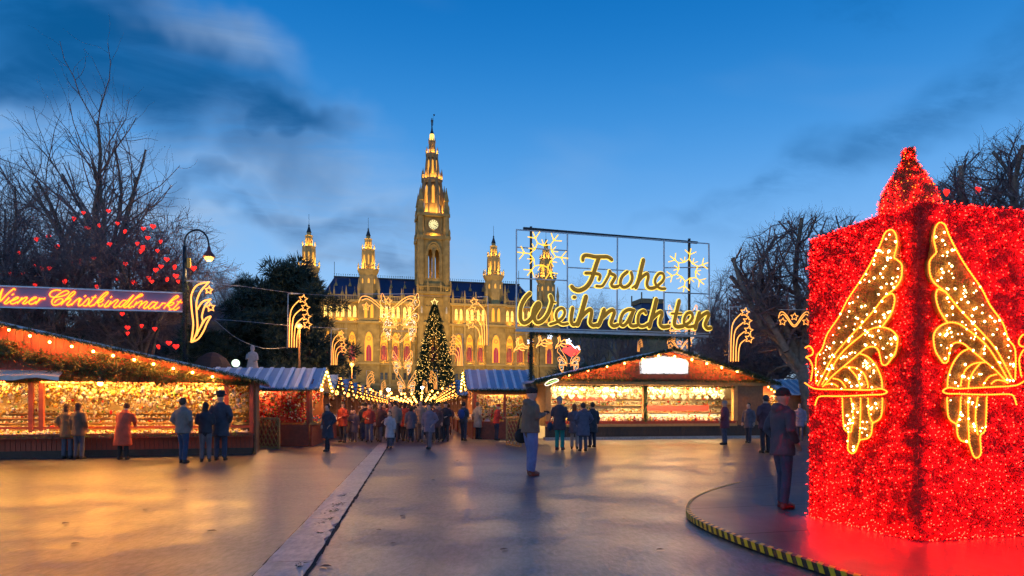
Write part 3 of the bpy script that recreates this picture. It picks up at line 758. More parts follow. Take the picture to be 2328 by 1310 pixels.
# --- wings to both sides, lower and unlit
def wing(s):
    m = MB(); x0, x1 = (44, 92) if s > 0 else (-92, -44)
    O = [(s * (46.8 + 4.1 * i), 2.4, 13.5, 19.5, 21.5) for i in range(11)]
    O2 = [(s * (46.8 + 4.1 * i) + d, .9, 23.6, 26.4, 27.2) for i in range(11) for d in (-.75, .75)]
    arch_wall(m, x0, x1, 0, 12.6, 2.0, .5, []); arch_wall(m, x0, x1, 12.6, 22.6, 2.0, .8, O); arch_wall(m, x0, x1, 22.6, 29.0, 2.0, .5, O2)
    m.box(x0, x1, 1.2, 2.4, 12.3, 12.8); m.box(x0, x1, 1.0, 2.4, 28.8, 29.8)
    for i in range(12):
        x = s * (44.8 + 4.1 * i); m.box(x - .3, x + .3, 1.6, 2.1, 0, 28.8)
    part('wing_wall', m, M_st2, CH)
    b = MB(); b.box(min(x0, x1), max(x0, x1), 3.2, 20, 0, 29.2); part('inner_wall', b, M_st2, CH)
    for o in O:
        p = MB(); arch_pane(p, *o, 2.7); part('window', p, M_dkglass, CH)
    for o in O2:
        p = MB(); arch_pane(p, *o, 2.4); part('window', p, M_dkglass, CH)
    r = MB(); xa, xb = min(x0, x1), max(x0, x1)
    r.add([(xa, 1.6, 29.6), (xb, 1.6, 29.6), (xb, 20, 29.6), (xa, 20, 29.6), (xa, 10, 35.6), (xb, 10, 35.6)], [(0, 1, 5, 4), (2, 3, 4, 5), (1, 2, 5), (3, 0, 4)])
    part('wing_roof', r, M_slate, CH)
    # corner pavilion with steep truncated roof
    px_ = s * 84; p = MB()
    p.box(px_ - 7.5, px_ + 7.5, .4, 18, 0, 31); p.box(px_ - 7.9, px_ + 7.9, -.1, 18.4, 31, 32)
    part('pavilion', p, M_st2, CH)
    q = MB(); q.loft([[(px_ + a * w, 9 + b_ * w, z) for a, b_ in ((-1, -1), (1, -1), (1, 1), (-1, 1))] for w, z in ((7.4, 32), (5.6, 36.5), (4.3, 41.5))])
    pr = part('pavilion_roof', q, M_slate, CH)
    q = MB(); q.box(px_ - 4.8, px_ + 4.8, 4.2, 13.8, 41.5, 43.2)
    for a, b_ in ((-1, -1), (1, -1), (1, 1), (-1, 1)): q.bar((px_ + a * 4.6, 9 + b_ * 4.6, 43), (px_ + a * 4.6, 9 + b_ * 4.6, 45.5), .4)
    part('roof_crown', q, M_st2, pr)
wing(1); wing(-1)

# --- octagonal helpers for the towers
def octo(m, c, r0, z0, r1, z1, n=8, rot=PI / 8): m.lathe([(r0, z0), (r1, z1)], n, (c[0], c[1], 0), rot=rot)
def pinnacle(m, x, y, z, w, h):
    m.loft([[(x + w * a, y + w * b, zz) for a, b in ((-1, -1), (1, -1), (1, 1), (-1, 1))] for w, zz in ((w, z), (w, z + h * .45), (w * 1.35, z + h * .47), (w * 1.2, z + h * .52), (.03, z + h))])
def slot(m, c, r, z0, z1, w, k=8, rot=0.0, d=.06):
    """thin upright panels on each face of an octagon"""
    ap = r * math.cos(PI / 8)
    for i in range(k):
        a = rot + 2 * PI * i / k; x, y = math.cos(a), math.sin(a); t = (-y, x)
        cx, cy_ = c[0] + x * (ap + d / 2), c[1] + y * (ap + d / 2)
        q = []
        for dz in (z0, z1):
            q += [(cx + t[0] * w / 2 + x * d, cy_ + t[1] * w / 2 + y * d, dz), (cx - t[0] * w / 2 + x * d, cy_ - t[1] * w / 2 + y * d, dz)]
        top = (cx + x * d, cy_ + y * d, z1 + w * .9)
        m.add(q + [top], [(0, 1, 3, 2), (2, 3, 4)])
G_slot = glow('lit_tower_slit', (1.0, .42, .05), .75)
def side_tower(u):
    c = (u, 2.6)
    ro = link('side_tower', MB().box(u - 3.4, u + 3.4, -1.2, 6, 0, 38).mesh('side_tower', M_st), CH)
    m = MB()
    for z, w in ((9.3, 3.75), (16.4, 3.8), (30.2, 3.85), (37.4, 3.95)): part('string_course', MB().box(u - w, u + w, -1.2 - (w - 3.4), 6.2, z, z + .7), M_stgold, ro)
    octo(m, c, 3.25, 38, 2.95, 46.6); octo(m, c, 2.95, 46.6, 3.75, 48.2); octo(m, c, 3.75, 48.2, 3.75, 48.6)
    octo(m, c, 2.15, 48.6, 2.05, 55.0); octo(m, c, 2.05, 55.0, 2.35, 55.5); octo(m, c, 1.2, 55.5, 1.15, 58.8); octo(m, c, 1.15, 58.8, 1.4, 59.2); octo(m, c, .75, 59.2, .7, 60.2)
    for i in range(8):
        a = PI / 8 + 2 * PI * i / 8; x, y = math.cos(a), math.sin(a)
        m.bar((c[0] + 3.1 * x, c[1] + 3.1 * y, 38), (c[0] + 3.0 * x, c[1] + 3.0 * y, 46.4), .5)
        pinnacle(m, c[0] + 3.6 * x, c[1] + 3.6 * y, 48.5, .2, 2.4)
        m.bar((c[0] + 2.2 * x, c[1] + 2.2 * y, 48.6), (c[0] + 2.1 * x, c[1] + 2.1 * y, 55), .4)
        pinnacle(m, c[0] + 2.15 * x, c[1] + 2.15 * y, 55.4, .16, 1.9)
        m.bar((c[0] + 1.2 * x, c[1] + 1.2 * y, 55.5), (c[0] + 1.15 * x, c[1] + 1.15 * y, 59), .22)
        a2 = 2 * PI * i / 8; ap = 3.5
        m.bar((c[0] + 3.7 * math.cos(a - PI / 8 - PI / 8), c[1] + 3.7 * math.sin(a - PI / 4), 49.5), (c[0] + 3.7 * x, c[1] + 3.7 * y, 49.5), .18)
    for sx in (-1, 1):
        pn = MB(); pinnacle(pn, u + sx * 3.3, -1.0, 38.2, .38, 7.0); part('pinnacle', pn, M_stgold, ro)
    part('tower_stonework', m, M_stgold, ro)
    s = MB(); slot(s, c, 2.95, 40.2, 45.0, .62); slot(s, c, 2.05, 50.2, 53.2, .5); slot(s, c, 1.15, 56.2, 57.8, .32); part('lit_slit', s, G_slot, ro)
    s = MB(); s.lathe([(.85, 60.2), (.55, 61.2), (.2, 62.3), (.06, 63.2), (.05, 66.5)], 8, (c[0], c[1], 0)); s.ball((c[0], c[1], 62.6), .3, 8, 6); part('spire_cap', s, M_lead, ro)
    # big arch and windows in the shaft
    for zb, zs, za, w, mt in ((17.6, 23.6, 27.2, 2.7, G_deep), (32.0, 35.2, 36.6, 1.0, G_win)):
        for d in ((0,) if w > 2 else (-1.0, 1.0)):
            s = MB(); arch_pane(s, u + d, w, zb, zs, za, -1.28, .12); wdw = part('window', s, mt, ro)
            f = MB(); A = arch_pts(u + d, w + .3, zs, za + .2); f.tube([(x, -1.35, z) for x, z in [(u + d - w / 2 - .15, zb)] + A + [(u + d + w / 2 + .15, zb)]], .2, 5); part('frame', f, M_stgold, wdw)
            if w > 2:
                q = MB(); arch_pane(q, u, 1.7, zb, 20.9, 22.9, -1.42, .12); part('curtain', q, M_curt, wdw)
                f = MB(); f.bar((u, -1.5, zb), (u, -1.5, 23), .12); f.tube([(u + .6 * math.cos(2 * PI * i / 12), -1.42, 25.0 + .6 * math.sin(2 * PI * i / 12)) for i in range(12)], .13, 5, closed=True); part('tracery', f, M_stgold, wdw)
    for (z, pw, rr) in ((49.3, 900, 2.9), (55.9, 420, 1.8)):
        for a in (-PI / 2 - .7, -PI / 2 + .7):
            lamp('POINT', 'gallery_light', ro, (c[0] + rr * math.cos(a), c[1] + rr * math.sin(a), z), pw, (1, .62, .15), .15)
    return ro
for u in (-41.2, -21.8, 21.8, 41.2): side_tower(u)

# --- the great tower
c = (0, 3.4); HW = 4.55
tw = link('great_tower', MB().box(-HW, HW, c[1] - HW, c[1] + HW, 0, 45.4).mesh('great_tower', M_st), CH)
m = MB(); fy, by = c[1] - HW, c[1] + HW
lan = [(-1.15, 1.45, 46.2, 54.2, 56.2), (1.15, 1.45, 46.2, 54.2, 56.2)]
arch_wall(m, -HW, HW, 45.4, 59.6, fy, .9, lan); arch_wall(m, -HW, HW, 45.4, 59.6, by - .9, .9, lan)
m.box(-HW, -HW + .9, fy + .9, by - .9, 45.4, 59.6); m.box(HW - .9, HW, fy + .9, by - .9, 45.4, 59.6)
part('belfry_wall', m, M_st, tw)
m = MB()
# corner turrets, strings, cornices
for sx in (-1, 1):
    for sy in (-1, 1):
        m = MB(); cc = (sx * (HW - .2), c[1] + sy * (HW - .2)); octo(m, cc, 1.35, 0, 1.25, 59.6); octo(m, cc, 1.6, 59.6, 1.6, 60.6); octo(m, cc, 1.15, 60.6, 1.0, 67.4); octo(m, cc, 1.4, 67.4, 1.35, 68.4)
        pinnacle(m, cc[0], cc[1], 68.4, .62, 9.2)
        for k in range(4):
            a = PI / 4 + k * PI / 2; pinnacle(m, cc[0] + 1.1 * math.cos(a), cc[1] + 1.1 * math.sin(a), 68.0, .22, 3.6); pinnacle(m, cc[0] + 1.5 * math.cos(a), cc[1] + 1.5 * math.sin(a), 60.2, .2, 3.0)
        part('corner_turret', m, M_st, tw)
for z, w, h in ((9.2, .7, .7), (16.4, .8, .8), (30.2, .8, .9), (40.6, 1.3, .9), (54.0, .35, .5), (59.4, 1.0, 1.1), (67.4, .9, 1.0)):
    for bx2 in (((-HW - w, HW + w, by + w),) if z != 54.0 else ((-HW - w, -2.6, fy), (2.6, HW + w, fy))): part('string_course', MB().box(bx2[0], bx2[1], fy - w, bx2[2], z, z + h), M_st, tw)
m = MB()
# big relieving arch round the belfry lancets
A = arch_pts(0, 5.2, 53.6, 58.6, 10); m.tube([(x, fy - .15, z) for x, z in [(-2.6, 46)] + A + [(2.6, 46)]], .42, 6)
A = arch_pts(0, 4.4, 53.6, 57.8, 10); m.tube([(x, fy - .05, z) for x, z in [(-2.2, 46)] + A + [(2.2, 46)]], .25, 6)
m.bar((0, fy - .1, 46), (0, fy - .1, 56), .5)
part('belfry_arch', m, M_st, tw); m = MB()
# balcony at roof level
x = -HW - 1.3
while x < HW + 1.3: m.box(x - .1, x + .1, fy - 1.25, fy - 1.05, 41.5, 43.0); x += .6
m.box(-HW - 1.4, HW + 1.4, fy - 1.32, fy - 1.0, 43.0, 43.3)
for x in (-HW - 1.1, -2.2, 2.2, HW + 1.1): pinnacle(m, x, fy - 1.1, 41.5, .3, 4.2)
part('balcony', m, M_st, tw); m = MB()
# gothic panelling below the balcony
for i in range(9):
    x = -3.6 + .9 * i; m.box(x - .12, x + .12, fy - .25, fy, 31.2, 39.4)
    for z in (39.4, 36.5): m.tube([(x + .45 + .33 * math.cos(a), fy - .12, z - .4 + .6 * math.sin(a)) for a in [PI * j / 6 for j in range(7)]], .1, 4) if i < 8 else None
part('panelling', m, M_st, tw, kind='stuff'); m = MB()
# clock storey
m.box(-HW + .6, HW - .6, fy + .7, by - .7, 60.5, 67.4)
for x in (-2.7, 2.7): m.bar((x, fy + .45, 60.5), (x, fy + .45, 67.2), .5)
m.box(-3.0, 3.0, fy + .35, fy + .8, 61.6, 61.9)
part('clock_storey', m, M_st, tw)
# statues in niches beside the windows
for x in (-3.4, 3.4):
    for z in (34.0,):
        st = MB(); st.lathe([(.28, 0), (.34, .5), (.26, 1.4), (.32, 1.75), (.12, 1.95), (.17, 2.2), (.05, 2.4)], 8, (x * 1.25, fy - 1.0, z)); part('niche_statue', st, pm('pale_statue_stone', (.55, .5, .45), .8), tw)
# recess glass in the lower tower
for zb, zs, za, w, mt in ((17.8, 23.4, 27.0, 3.0, G_deep),):
    s = MB(); arch_pane(s, 0, w, zb, zs, za, fy - .08, .12); wd = part('window', s, mt, tw)
    q = MB(); arch_pane(q, 0, 1.8, zb, 20.9, 22.9, fy - .22, .12); part('curtain', q, M_curt, wd)
ck = MB(); ck.lathe([(.01, 0), (1.72, 0), (1.72, .12), (.01, .12)], 28)
CKM = Matrix.Translation((0, fy + .62, 64.7)) @ Matrix.Rotation(PI / 2, 4, 'X')
def tm(mb, M): mb.v = [tuple(M @ Vector(v)) for v in mb.v]; return mb
clock = part('clock_face', tm(ck, CKM), glow('clock_glass', (1.0, .80, .34), .75), tw)
ck = MB(); ck.tube([(1.85 * math.cos(2 * PI * i / 24), 1.85 * math.sin(2 * PI * i / 24), .1) for i in range(24)], .22, 6, closed=True)
part('clock_rim', tm(ck, CKM), M_st2, clock)
for i in range(12):
    a = 2 * PI * i / 12; q = MB(); q.bar((1.05 * math.cos(a), 1.05 * math.sin(a), .17), (1.55 * math.cos(a), 1.55 * math.sin(a), .17), .2, .05); part('hour_mark', tm(q, CKM), M_black, clock)
for ang, L, w in ((-35, .95, .17), (-25, 1.4, .12)):
    a = R(ang); q = MB(); q.bar((-.2 * math.cos(a), -.2 * math.sin(a), .22), (L * math.cos(a), L * math.sin(a), .22), w, .05); part('clock_hand', tm(q, CKM), M_black, clock)
# spire in diminishing open octagons
m = MB()
tiers = ((68.4, 4.1, 80.6, 3.0), (81.2, 2.6, 89.6, 1.75), (90.2, 1.05, 94.2, .95))
for z0, r0, z1, r1 in tiers:
    octo(m, c, r0 * .72, z0, r1 * .72, z1)
    for i in range(8):
        a = PI / 8 + 2 * PI * i / 8; x, y = math.cos(a), math.sin(a)
        m.bar((c[0] + r0 * x, c[1] + r0 * y, z0), (c[0] + r1 * x, c[1] + r1 * y, z1), .18 * r0 + .15)
    octo(m, c, r1, z1 - .9, r1 * 1.18, z1); octo(m, c, r1 * 1.2, z1, r1 * 1.2, z1 + .6)
for i in range(8):
    a = PI / 8 + 2 * PI * i / 8; x, y = math.cos(a), math.sin(a)
    pinnacle(m, c[0] + 3.5 * x, c[1] + 3.5 * y, 80.4, .26, 4.4); pinnacle(m, c[0] + 2.0 * x, c[1] + 2.0 * y, 89.4, .2, 3.2); pinnacle(m, c[0] + 4.4 * x, c[1] + 4.4 * y, 71.0, .34, 8.0)
    m.bar((c[0] + 4.4 * x, c[1] + 4.4 * y, 68.4), (c[0] + 4.4 * x, c[1] + 4.4 * y, 71.2), .6)
    m.bar((c[0] + 4.4 * x, c[1] + 4.4 * y, 72.5), (c[0] + 3.6 * x, c[1] + 3.6 * y, 74.5), .35)
    pinnacle(m, c[0] + 1.15 * x, c[1] + 1.15 * y, 94.0, .12, 1.8)
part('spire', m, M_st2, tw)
s = MB(); slot(s, c, 3.6 * .78, 72.5, 78.0, .95, d=.3); slot(s, c, 2.2 * .78, 83.0, 87.4, .6, d=.2); part('lit_slit', s, G_slot, tw)
s = MB(); s.lathe([(.85, 94.4), (.8, 97.0), (.55, 97.4)], 8, (c[0], c[1], 0)); part('lantern', s, glow('spire_lantern', (1, .62, .12), 1.6), tw)
s = MB(); s.lathe([(.75, 97.2), (.35, 98.4), (.14, 100.2)], 8, (c[0], c[1], 0)); part('spire_cap', s, M_lead, tw)
s = MB(); s.lathe([(.12, 0), (.3, .1), (.28, .9), (.38, 1.5), (.42, 2.0), (.15, 2.2), (.2, 2.5), (.05, 2.8)], 8, (c[0], c[1], 100.1)); s.bar((c[0] + .45, c[1], 100.3), (c[0] + .5, c[1], 104.4), .07); s.box(c[0] + .5, c[0] + 1.0, c[1] - .02, c[1] + .02, 103.7, 104.3)
part('standard_bearer', s, M_lead, tw)
for z, rr, pw in ((62.0, 0, 0), (69.4, 4.6, 1500), (81.4, 3.0, 900), (90.6, 1.7, 450)):
    if not rr: continue
    for a in (-PI / 2 - .9, -PI / 2, -PI / 2 + .9): lamp('POINT', 'gallery_light', tw, (c[0] + rr * math.cos(a), c[1] + rr * math.sin(a), z), pw, (1, .52, .10), .15)
for x in (-3.6, 0, 3.6): lamp('POINT', 'gallery_light', tw, (x, fy + .15, 61.1), 420, (1, .55, .10), .12)
for x in (-4.2, 4.2): lamp('POINT', 'gallery_light', tw, (x, fy - .9, 42.2), 700, (1, .62, .14), .12)
lamp('POINT', 'gallery_light', tw, (0, c[1], 47.0), 500, (1, .55, .12), .2)
# floodlights on masts in the square, aimed at the front
for i, (x, tz, pw) in enumerate(((-34, 24, 17000), (-14, 24, 18000), (14, 24, 18000), (34, 24, 16500), (-6, 50, 26000), (6, 50, 26000), (-24, 46, 19000), (24, 46, 19000))):
    o = lamp('SPOT', 'floodlight', CH, (x, -26, 9), pw, (1.0, .60, .13), .3, spot_size=R(75), spot_blend=.9); aim(o, (x * .9, 0, tz))
for i in range(14):      # warm light washing the upper arcade and cornice
    x = (-35 + 4.0 * i) if i < 4 else 0
for b in bays:
    lamp('POINT', 'arcade_light', CH, (b, -.5, 17.4), 330, (1, .52, .08), .1)  # added lamps, placed for hot spots and gradients up the front
    lamp('POINT', 'arcade_light', CH, (b, -.45, 31.3), 420, (1, .50, .06), .1)

# ================================================================== market stalls
def garland(path, r, n, L=.16, seed=1):
    """fir garland: needles in tufts along a path; returns points and directions"""
    g_ = np.random.default_rng(seed); Q = resample(path, .04); i = g_.integers(0, len(Q), n)
    d = unit(g_.normal(size=(n, 3))); P = Q[i] + d * r * g_.random((n, 1)) * .8
    return P, unit(d + g_.normal(size=(n, 3)) * .5 + np.array([0, -.2, -.25]))
def fir_part(name, P, Dv, root, off, L=(.07, .2), w=.03, seed=1, kind='stuff', mats=None):
    n = len(P); g_ = np.random.default_rng(seed)
    return stuffpart(name, blades(name, P, Dv, g_.uniform(*L, n), w, mats or [M_fir, M_fir2], mi=(g_.random(n) < .35).astype(int), off=off), root, kind)
# merchandise colours
M_goods = [pm('frosted_white_glass', (.82, .72, .52), .25, var=.1), pm('gold_glass', (.80, .50, .10), .2, .5, var=.15), pm('cream_ceramic', (.78, .66, .42), .4, var=.15), pm('red_glass', (.55, .03, .02), .2, var=.2), pm('green_glass', (.10, .22, .05), .25, var=.2), pm('brown_gingerbread', (.30, .13, .04), .6, var=.2), pm('silver_glass', (.7, .68, .62), .15, .7, var=.1)]
def frame_of(o, rot): return Matrix.Translation(Vector(o)) @ Matrix.Rotation(rot, 4, 'Z')

# ---------- large stall on the left: long glass-ornament stall with broad gable
LB = Vector((-8.7, 22.3, 0)); LR = math.atan2(2.5, 7.8)
LS = thing('market_stall', 'broad red-brown stall at left with fir-covered gable and window full of glass ornaments', 'stall', LB, LR)
def P_(name, mb, mat, par, **k): return part(name, mb, mat, par, **k)
x0, x1, pk = -13.0, .55, -6.3
ridge, eave = 3.92, 2.40
# plank front below the counter
pw = .13; x = x0 + .1; plank = MB().box(0, pw - .012, -.0, .03, .22, .62).mesh('plank', M_woodred)
while x < x1 - .15:
    if x > -8.2: link('plank', plank, LS, (x, -.02 + random.uniform(-.004, .004), 0))
    x += pw
P_('counter_front', MB().box(x0 + .1, x1 - .1, .012, .06, .18, .64), M_wooddark, LS)
P_('plinth', MB().box(x0 + .1, x1 - .1, -.05, .4, 0, .22), M_wooddark, LS)
m = MB(); m.box(x0 + .05, x1 - .05, -.42, .75, .62, .68); m.box(x0 + .05, x1 - .05, -.46, -.42, .58, .72); P_('counter', m, M_woodred, LS)
P_('window_rail', MB().box(x0 + .05, x1 - .05, -.06, .02, .86, .93), M_woodred, LS)
for a in (-5.62, -5.36, -.32, .42, -10.6): P_('post', MB().box(a - .06, a + .06, -.09, .05, .68, 2.36), M_woodred, LS)
P_('lintel', MB().box(x0, x1, -.1, .06, 2.2, 2.36), M_woodred, LS)
P_('back_wall', MB().box(x0, x1, 1.75, 1.82, 0, 2.5), M_woodpale, LS)
P_('side_wall', MB().box(x1 - .06, x1, .06, 3.2, 0, 2.4), M_wood, LS)
P_('ceiling', MB().box(x0, x1 - .07, .06, 1.74, 2.36, 2.4), M_woodpale, LS)
# gable boarding: upright boards under the rake
def rake(x): return ridge - (ridge - eave) * abs(x - pk) / (x1 + .15 - pk)
bx_ = x0
while bx_ < x1:
    h0, h1 = rake(bx_), rake(bx_ + .2)
    if bx_ > -8.4:
        b = MB(); b.prism([(bx_, 2.364), (bx_ + .19, 2.364), (bx_ + .19, max(2.37, h1 - .06)), (bx_, max(2.37, h0 - .06))], -.03, .0); P_('gable_board', b, M_woodred, LS)
    bx_ += .2
b = MB(); b.prism([(x0, 2.362), (x1, 2.362), (x1, 2.39), (pk, ridge - .1), (x0, 2.39)], .012, .03); P_('gable_back', b, M_wooddark, LS)
# roof: two sheet slopes with standing seams
rf = MB(); ov = .55
rf.add([(pk, -ov, ridge + .02), (x1 + .35, -ov, eave - .05), (x1 + .35, 4.2, eave - .05), (pk, 4.2, ridge + .02), (pk, -ov, ridge - .07), (x1 + .35, -ov, eave - .14), (x1 + .35, 4.2, eave - .14), (pk, 4.2, ridge - .07)], [(0, 1, 2, 3), (7, 6, 5, 4), (0, 4, 5, 1), (1, 5, 6, 2), (2, 6, 7, 3)])
xl = 2 * pk - x1 - .35
rf.add([(pk, -ov, ridge + .02), (xl, -ov, eave - .05), (xl, 4.2, eave - .05), (pk, 4.2, ridge + .02), (pk, -ov, ridge - .07), (xl, -ov, eave - .14), (xl, 4.2, eave - .14), (pk, 4.2, ridge - .07)], [(3, 2, 1, 0), (4, 5, 6, 7), (1, 5, 4, 0), (2, 6, 5, 1), (3, 7, 6, 2)])
roof = P_('roof', rf, M_tin, LS)
# fir on the rake edge, on the gable and over the window
path = [(pk - 3, -ov - .04, rake(pk - 3) - .02), (pk, -ov - .04, ridge - .06), (x1 + .3, -ov - .04, eave - .12)]
P, Dv = garland(path, .07, 3600, seed=3); fir_part('rake_garland', P, Dv, LS, None, (.05, .13), .022, 3)
g_ = np.random.default_rng(8); PP, DD = [], []
for cxx, czz, s_, n_ in ((a_, b__, c__, int(d__ * .38)) for a_, b__, c__, d__ in ((-4.6, 2.75, .45, 1500), (-3.9, 2.62, .5, 1500), (-3.0, 2.62, .45, 1500), (-2.3, 2.58, .4, 1200), (-1.5, 2.52, .35, 900), (-.8, 2.46, .3, 600), (-3.6, 3.05, .35, 700), (-2.6, 2.9, .3, 600), (-5.4, 2.9, .3, 900), (-6.3, 3.15, .45, 1800), (-7.2, 2.9, .5, 1600))):
    p = np.stack([g_.normal(cxx, s_ * .7, n_), g_.uniform(-.42, -.06, n_), np.minimum(g_.normal(czz, s_ * .36, n_), 3.4)], 1)
    ok = np.array([2.3 < q[2] < rake(q[0]) - .25 for q in p]); p = p[ok]; PP.append(p); DD.append(unit(np.stack([g_.normal(0, 1, len(p)), g_.normal(-.5, .4, len(p)), g_.normal(-.2, .7, len(p))], 1)))
fir_part('gable_fir_branches', np.concatenate(PP), np.concatenate(DD), LS, None, (.10, .28), .03, 9, mats=[M_fir2, pm('fir_lit_needles', (.16, .10, .035), .6, var=.5, scale=12)])  # browner needles carry the orange light on the fir in their colour
P, Dv = garland([(x0 + 3, -.16, 2.3), (-8, -.2, 2.26), (-5, -.16, 2.32), (-2.5, -.2, 2.26), (.4, -.16, 2.3)], .12, 4200, seed=4); fir_part('lintel_garland', P, Dv, LS, None, (.06, .17), .024, 4)
P, Dv = garland([(x0 + 3, -.46, .66), (.4, -.46, .66)], .06, 2200, seed=5); fir_part('counter_garland', P, Dv, LS, None, (.04, .1), .02, 5)
# white cloth awning over the left window
m = MB(); cl = [(-8.4 + .28 * i, .05 * math.sin(i * 1.3)) for i in range(14)]
for i in range(13):
    (a, da), (b_, db) = cl[i], cl[i + 1]
    m.add([(a, -.62, 2.40 + da * .5), (b_, -.62, 2.40 + db * .5), (b_, -.08, 2.58), (a, -.08, 2.58), (a, -.62, 2.30 + da), (b_, -.62, 2.30 + db)], [(0, 1, 2, 3), (4, 5, 1, 0)])
P_('cloth_awning', m, pm('white_cloth', (.7, .66, .6), .8), LS)
# bulbs along the rake, one lamp under the gable
PLL = Plane(LB + Vector((math.sin(LR) * .45, -math.cos(LR) * .45, 0)), LB + Vector((math.cos(LR) + math.sin(LR) * .45, math.sin(LR) - math.cos(LR) * .45, 0)))
def on(M, w): return M.inverted() @ Vector(w)
ML = frame_of(LB, LR)
for px, py in ((20, 750), (68, 764), (113, 778), (163, 788), (212, 799), (257, 809), (305, 818), (349, 828), (394, 838), (438, 847), (483, 857)):
    link('bulb', BULB, LS, on(ML, PLL.p(px, py)), None, .036)
o = P_('lamp_shade', MB().lathe([(.03, .16), (.06, .12), (.13, .0), (.12, -.01), (.05, .1)], 14, tuple(on(ML, PLL.p(228, 869)))), M_darksteel, LS)
link('lamp_bulb', BULB, o, on(ML, PLL.p(228, 872)), None, .075)
# interior light, then outward strips
for a in (-9.5, -7.0, -4.6, -2.9, -1.2): 
    lamp('AREA', 'stall_light', LS, (a, .0, 2.3), 850, (1, .50, .10), (1.5, .3), (R(24), 0, 0))
for a in (-9.0, -6.8, -4.5, -2.3, -.6): lamp('AREA', 'stall_light', LS, (a, -.28, 2.14), 42, (1, .46, .07), (2.1, .35), (R(-52), 0, 0))  # outward strips added for a broad gold reflection on the ground
# stepped shelves with rows of ornaments
for k in range(5):
    P_('shelf', MB().box(x0 + .1, x1 - .15, .25 + .27 * k, .50 + .27 * k, .70 + .15 * k, .73 + .15 * k), M_woodpale, LS)
P_('display_backdrop', MB().box(x0 + .1, x1 - .15, 1.62, 1.68, 1.3, 2.34), pm('pale_backdrop', (.62, .46, .22), .7, var=.3, scale=5), LS)
g_ = np.random.default_rng(12)
n = 2600; P = np.stack([g_.uniform(-8.2, .3, n), g_.uniform(.25, 1.5, n), 2.30 - np.abs(g_.normal(0, .42, n))], 1); P = P[P[:, 2] > 1.30 + .15 * 0]
mi = g_.choice([0, 1, 2, 3, 6, 4], len(P), p=[.5, .2, .16, .03, .09, .02]); sc = np.ones((len(P), 3)); sc[:, 2] = g_.choice([1, 1, 1.4, 1.9], len(P))
o = link('hanging_ornaments', dots('hanging_ornaments', P, g_.uniform(.022, .05, len(P)), M_goods, mi, None, IC1, sc)); o.matrix_world = ML
tag(o, 'mass of white and gold glass ornaments hanging in the window of the left stall', 'ornaments', kind='stuff')
P = []; 
for k in range(5):
    xs = np.arange(-8.1, .3, .10); xs = xs + g_.normal(0, .02, len(xs))
    for d in (.06, .17): P.append(np.stack([xs, np.full(len(xs), .25 + .27 * k + d), np.full(len(xs), .73 + .15 * k + .03)], 1))
P = np.concatenate(P); mi = g_.choice([0, 1, 2, 3, 5, 4], len(P), p=[.36, .26, .24, .04, .08, .02])
o = link('shelf_ornaments', dots('shelf_ornaments', P + g_.normal(0, .012, P.shape), g_.uniform(.028, .05, len(P)), M_goods, mi, None, IC1)); o.matrix_world = ML
tag(o, 'rows of small white and gold ornaments on the stepped shelves of the left stall', 'ornaments', kind='stuff')
n = 900; P = np.stack([g_.uniform(-8.2, .3, n), g_.uniform(-.40, -.1, n), .70 + np.abs(g_.normal(0, .045, n))], 1)
o = link('counter_ornaments', dots('counter_ornaments', P, g_.uniform(.02, .05, n), M_goods, g_.choice([0, 1, 2, 4, 5], n, p=[.4, .25, .25, .05, .05]), None, IC1)); o.matrix_world = ML
tag(o, 'ornaments heaped along the outer counter of the left stall', 'ornaments', kind='stuff')
# the larger baubles, one by one
bb = MB(); bb.ball((0, 0, 0), 1, 12, 9); bb.lathe([(.22, .95), (.22, 1.2), (.05, 1.25)], 8); 
bm1 = [bb.mesh('glass_bauble', M_goods[i], True) for i in (0, 1, 6)]
for i in range(110):
    xx = g_.uniform(-6.6, .1); zz_ = 2.15 - abs(g_.normal(0, .28))
    if zz_ < 1.4: continue
    o = link('glass_bauble', bm1[i % 3], None, ML @ Vector((xx, g_.uniform(.08, .3), zz_)), None, float(g_.uniform(.045, .075)))
    tag(o, ('frosted white', 'golden', 'silvery')[i % 3] + ' glass bauble hanging in the window of the left stall', 'bauble', 'larger glass baubles in the window of the left stall')
# dark barrel at the corner of the left stall
br = thing('barrel', 'dark wooden barrel standing at the right corner of the left stall', 'barrel', ground(553, 1031), 0)
P_('staves', MB().lathe([(.30, 0), (.36, .25), (.39, .52), (.36, .80), (.31, 1.05), (.29, 1.05), (.29, 1.0), (.01, 1.0)], 20), pm('old_barrel_wood', (.045, .028, .02), .5, var=.4, scale=10, bump=.3), br, smooth=True)
for z, r in ((.12, .335), (.36, .378), (.70, .375), (.95, .335)): P_('hoop', MB().tube([(r * math.cos(2 * PI * i / 20), r * math.sin(2 * PI * i / 20), z) for i in range(20)], .016, 5, closed=True), M_darksteel, br)

M_seam = pm('sky_glint_batten', (.70, .74, .80), .4, .2, var=.1)  # sky reflected along the roof seams, painted as a pale tone
